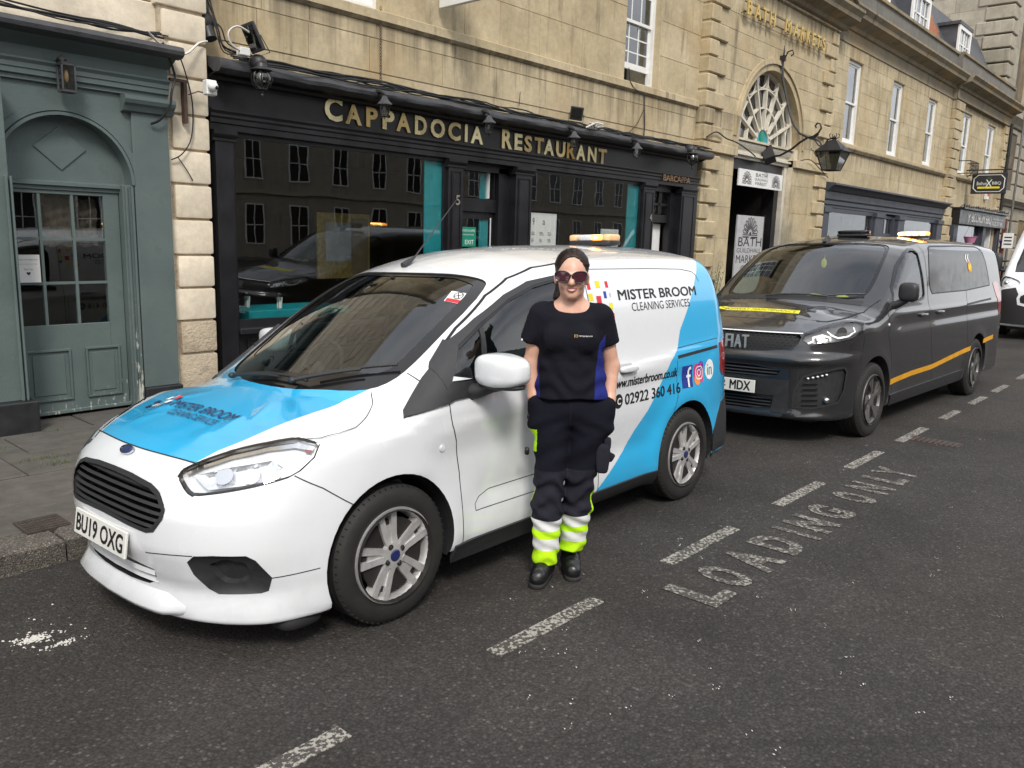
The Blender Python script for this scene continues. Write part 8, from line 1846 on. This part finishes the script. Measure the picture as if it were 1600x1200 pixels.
        q=MB(); q.tube([(hc+s*.070,-.085,1.525),(hc+s*.078,-.05,1.523),(hc+s*.079,.01,1.518),(hc+s*.077,.025,1.505)],[.0045,.004,.003,.002],6); q.build('temple','sunglass_frame',g,smooth=60)
    q=MB(); q.tube([(hc-.012,-.101,1.522),(hc-.003,-.103,1.525),(hc+.006,-.101,1.522)],.003,6); q.build('bridge','sunglass_frame',g)
    # T-shirt
    def shirt(p):
        x,y,z=p[...,0],p[...,1],p[...,2]
        cx=np.interp(z,[.93,1.12,1.25,1.4],[.040,.030,.024,.022]); a=np.interp(z,[.93,1.0,1.12,1.25,1.33,1.42],[.182,.172,.155,.160,.150,.10]); b=np.interp(z,[.93,1.05,1.12,1.24,1.33,1.42],[.130,.118,.108,.118,.095,.06])
        k=np.sqrt(((x-cx)/a)**2+((y-.03)/b)**2); d=(k-1)*np.minimum(a,b); d=smax(d,z-1.345,.04)
        for s in (-1,1): d=smin(d,sd_ell(p,(.024+s*.066,-.062,1.225),(.062,.042,.062)),.03)
        d=smin(d,sd_cap(p,(-.100,.038,1.335),(.146,.038,1.335),.054),.04)
        d=smin(d,sd_cap(p,(-.045,.036,1.350),(.093,.036,1.350),.036),.03)
        for A,e,s in ((armL,(-.166,.045,1.195),-1),(armR,(.208,.050,1.195),1)):
            d2=sd_cap(p,A[0],e,.060,.056); ax=np.array(e)-np.array(A[0]); ax/=np.linalg.norm(ax); d2=smax(d2,(p-np.array(e))@ax-.004,.014); d=smin(d,d2,.022)
        fold=.0050*np.sin(70*z+18*x+3*np.sin(25*x))*np.exp(-((z-1.01)/.08)**2)+.003*np.sin(60*(x+z)+2)*np.exp(-((z-1.12)/.06)**2)+.0025*np.sin(55*x-30*z)*np.exp(-((z-1.20)/.05)**2)*(np.abs(x-.024)>.07)
        d=d+fold
        d=smax(d,-sd_cap(p,(.023,.010,1.440),(.025,.016,1.50),.0545),.006); d=smax(d,(.938+.006*np.sin(20*x)-z),.010)
        return d
    V,Q=surface_nets(shirt,(-.26,-.15,.92),(.30,.18,1.43),.0058)
    C_=V[Q].mean(1); x,y,z=C_.T
    edge=np.interp(z,[.94,1.05,1.2,1.25],[.148,.148,.160,.190]); rb=(x>edge)&(z<1.245)&(y<.12)&(y>-.09)&((x<.190)|(z<1.150)); edl=np.interp(z,[.94,1.2],[-.108,-.133]); lb=(x<edl)&(z<1.16)&(y>-.08)
    sh=np_mesh('t_shirt',V,Q[~(rb|lb)],'navy_jersey',P); np_mesh('side_panel',V,Q[rb],'royal_blue_cloth',sh); np_mesh('side_panel',V,Q[lb],'royal_blue_cloth',sh)
    def chest(txt,x0,x1,z0,z1,m):
        q=MB(); v,f,asp=text2d(txt,0,2); X=x0+v[:,0]/asp*(x1-x0); Z=z0+v[:,1]*(z1-z0); Y=np.full(len(X),-.2)
        for _ in range(60): Y=Y+np.maximum(shirt(np.stack([X,Y,Z],-1))-.0012,0)*.8
        q.add(np.stack([X,Y,Z],-1).tolist(),f); q.build('chest_lettering',m,sh,merge=False)
    chest('MISTER BROOM',.062,.125,1.243,1.249,'white_print'); chest('[(]',.042,.056,1.238,1.252,'gold_old')
    q=MB(); q.ball((-.206,.0,1.206),(.005,.008,.006)); q.build('sleeve_badge','white_print',sh)
    q=MB(); pts=[]
    for k in range(29):
        a=2*math.pi*k/28; pts.append((.024+.062*math.cos(a),.010+.056*math.sin(a),1.388+.010*math.sin(a)))
    # trousers
    def trou(p):
        x,y,z=p[...,0],p[...,1],p[...,2]
        L=chain(p,[(-.042,.030,.83),(-.046,.005,.56),(-.056,.010,.36),(-.056,.012,.10)],[.102,.074,.073,.062],.03); R=chain(p,[(.132,.040,.83),(.098,.050,.56),(.090,.080,.36),(.076,.110,.13)],[.102,.078,.073,.064],.03)
        n1=.0085*np.sin(60*z+22*x+3*np.sin(30*x+9*y))*(np.exp(-((z-.50)/.05)**2)+np.exp(-((z-.40)/.05)**2)*.9+np.exp(-((z-.13)/.05)**2)*.8)+.0055*np.sin(48*z-30*x+14*y)*np.exp(-((z-.68)/.10)**2)+.004*np.sin(95*z+50*x)*np.exp(-((z-.30)/.12)**2)
        d=smin(L,R,.012); d=smin(d,sd_ell(p,(.043,.036,.885),(.180,.118,.105)),.03)
        d=smin(d,sd_cap(p,(-.12,.01,.90),(-.115,.01,.80),.050),.03); d=smin(d,sd_cap(p,(.205,.01,.90),(.20,.01,.80),.052),.03)
        cro=.003*np.sin(75*z+40*np.abs(x-.035))*np.exp(-((z-.80)/.05)**2)
        d=d+n1+cro
        d=smax(d,z-.975,.008); d=smax(d,np.where(x<.02,.088,.128)+.004*np.sin(30*x)-z,.008)
        # pocket mouths opened by the hands
        for A,s in ((armL,-1),(armR,1)): d=smax(d,-sd_cap(p,np.array(A[2])+np.array([0,0,.03]),np.array(A[3])+np.array([0,0,.012]),.031),.004)
        return d
    h=.0068; V,Q=surface_nets(trou,(-.19,-.13,.06),(.29,.21,.975),h)
    lv=V[:,0]<.022
    for side,zs in ((True,[.327,.270,.228,.168,.58]),(False,[.335,.276,.243,.190,.585])):
        for zb in zs: m=(lv==side)&(abs(V[:,2]-zb)<h*.55); V[m,2]=zb
    C_=V[Q].mean(1); x,y,z=C_.T; lf=x<.022
    def rng(a,b,c,d): return np.where(lf,(z<a)&(z>b),(z<c)&(z>d))
    w1=rng(.327,.270,.335,.276); w2=rng(.228,.168,.243,.190); hv=rng(.270,.228,.276,.243)|np.where(lf,z<.168,z<.190); kn=rng(.58,.327,.585,.335)&(y<np.where(lf,.03,.075))
    pipe=rng(.60,.327,.60,.335)&((lf&(x<-.105)&(y<.035)&(y>.0))|((~lf)&(x>.148)&(y>.035)&(y<.085)))
    kn&=~pipe; hip=lf&(x<-.118)&(z>.665)&(z<.775)&(y<.05)
    base=~(w1|w2|hv|kn|pipe|hip); tr=np_mesh('work_trousers',V,Q[base],'navy_drill',P)
    for nm,mk,mt in (('reflective_band',w1&lf,'reflective'),('reflective_band',w1&~lf,'reflective'),('reflective_band',w2&lf,'reflective'),('reflective_band',w2&~lf,'reflective'),('high_visibility_cuff',hv&lf,'hi_vis'),('high_visibility_cuff',hv&~lf,'hi_vis'),('knee_panel',kn&lf,'slate_drill'),('knee_panel',kn&~lf,'slate_drill'),('piping',pipe,'hi_vis'),('hip_panel',hip,'hi_vis')):
        if mk.any(): np_mesh(nm,V,Q[mk],mt,tr)
    def seamtube(pts,r,m,nm):
        P3=[]
        for (sx,sz,y0) in pts:
            p=np.array([sx,y0,sz]);
            for _ in range(60): p[1]+=max(0,trou(p[None])[0])*.8
            P3.append(tuple(p))
        q=MB(); q.tube(P3,r,4); q.build(nm,m,tr,smooth=60)
    seamtube([(.040,z,-.15) for z in np.linspace(.92,.80,8)],.0018,'slate_drill','fly_seam'); seamtube([(-.105+.0*z,z,-.15) for z in np.linspace(.60,.50,5)],.002,'slate_drill','knee_seam')
    for x0,x1,z0 in ((-.10,.010,.582),(.045,.155,.587)): seamtube([(x,z0,-.15) for x in np.linspace(x0,x1,8)],.0018,'navy_drill','knee_seam')
    # holster pocket
    hp=MB(); superball(hp,(.205,.0,.640),(.036,.020,.075),.5,20,14,taper=lambda q:Vector((q.x*(1-.12*(q.z<0)),q.y,q.z))); hp.build('holster_pocket','slate_drill',tr,smooth=50)
    hp=MB(); superball(hp,(.225,.005,.715),(.018,.016,.030),.5,14,8); superball(hp,(.243,.01,.645),(.018,.010,.022),.5,12,8,rot=Euler((0,.5,0)).to_matrix()); hp.build('pocket_loop','slate_drill',tr,smooth=50)
    hp=MB(); superball(hp,(-.165,.0,.660),(.012,.016,.018),.5,12,8); superball(hp,(-.160,.0,.835),(.010,.014,.014),.5,12,8); hp.build('hook_tab','boot_leather',tr,smooth=50)
    # boots
    for (hx,hy,tx,ty,nm) in ((-.058,.045,-.090,-.125,'boot'),(.070,.150,.086,-.015,'boot')):
        a=np.array([hx,hy]);b=np.array([tx,ty])
        def boot(p,a=a,b=b):
            d=sd_cap(p,(a[0],a[1]-.01,.05),(b[0],b[1]+.035,.040),.043,.040); d=smin(d,sd_cap(p,(a[0],a[1]-.01,.06),(a[0],a[1]-.01,.15),.045,.046),.03); d=smin(d,sd_ell(p,((a[0]+b[0])/2,(a[1]+b[1])/2,.062),(.036,.06,.045)),.03)
            d=smax(d,.012-p[...,2],.006); return smax(d,p[...,2]-.165,.01)+.0015*np.sin(p[...,1]*180)*(p[...,2]>.05)
        Vb,Qb=surface_nets(boot,(min(hx,tx)-.07,min(hy,ty)-.06,.0),(max(hx,tx)+.07,max(hy,ty)+.07,.18),.006); bt=np_mesh('boot',Vb,Qb,'boot_leather',P)
        def sole(p,a=a,b=b):
            q=p.copy(); d=sd_cap(q*np.array([1,1,0]),(a[0],a[1]-.01,0),(b[0],b[1]+.03,0),.043,.043); return smax(smax(d,p[...,2]-.022,.004),.001-p[...,2],.003)
        Vb,Qb=surface_nets(sole,(min(hx,tx)-.07,min(hy,ty)-.06,-.01),(max(hx,tx)+.07,max(hy,ty)+.07,.04),.006); np_mesh('sole',Vb,Qb,'boot_sole',bt)
        for k in range(5):
            t=.35+.09*k; c=a*(1-t)+b*t; q=MB(); z=.115-.012*k; q.tube([(c[0]-.026,c[1],z-.012),(c[0],c[1]-.008,z),(c[0]+.026,c[1],z-.012)],.003,5); q.build('lace','boot_sole',bt,smooth=50)
    return P
build_ground()
build_left(); build_restaurant(); build_market(); build_right(); build_opposite()
build_white_van(); build_grey_van(); build_third_van()
build_person()
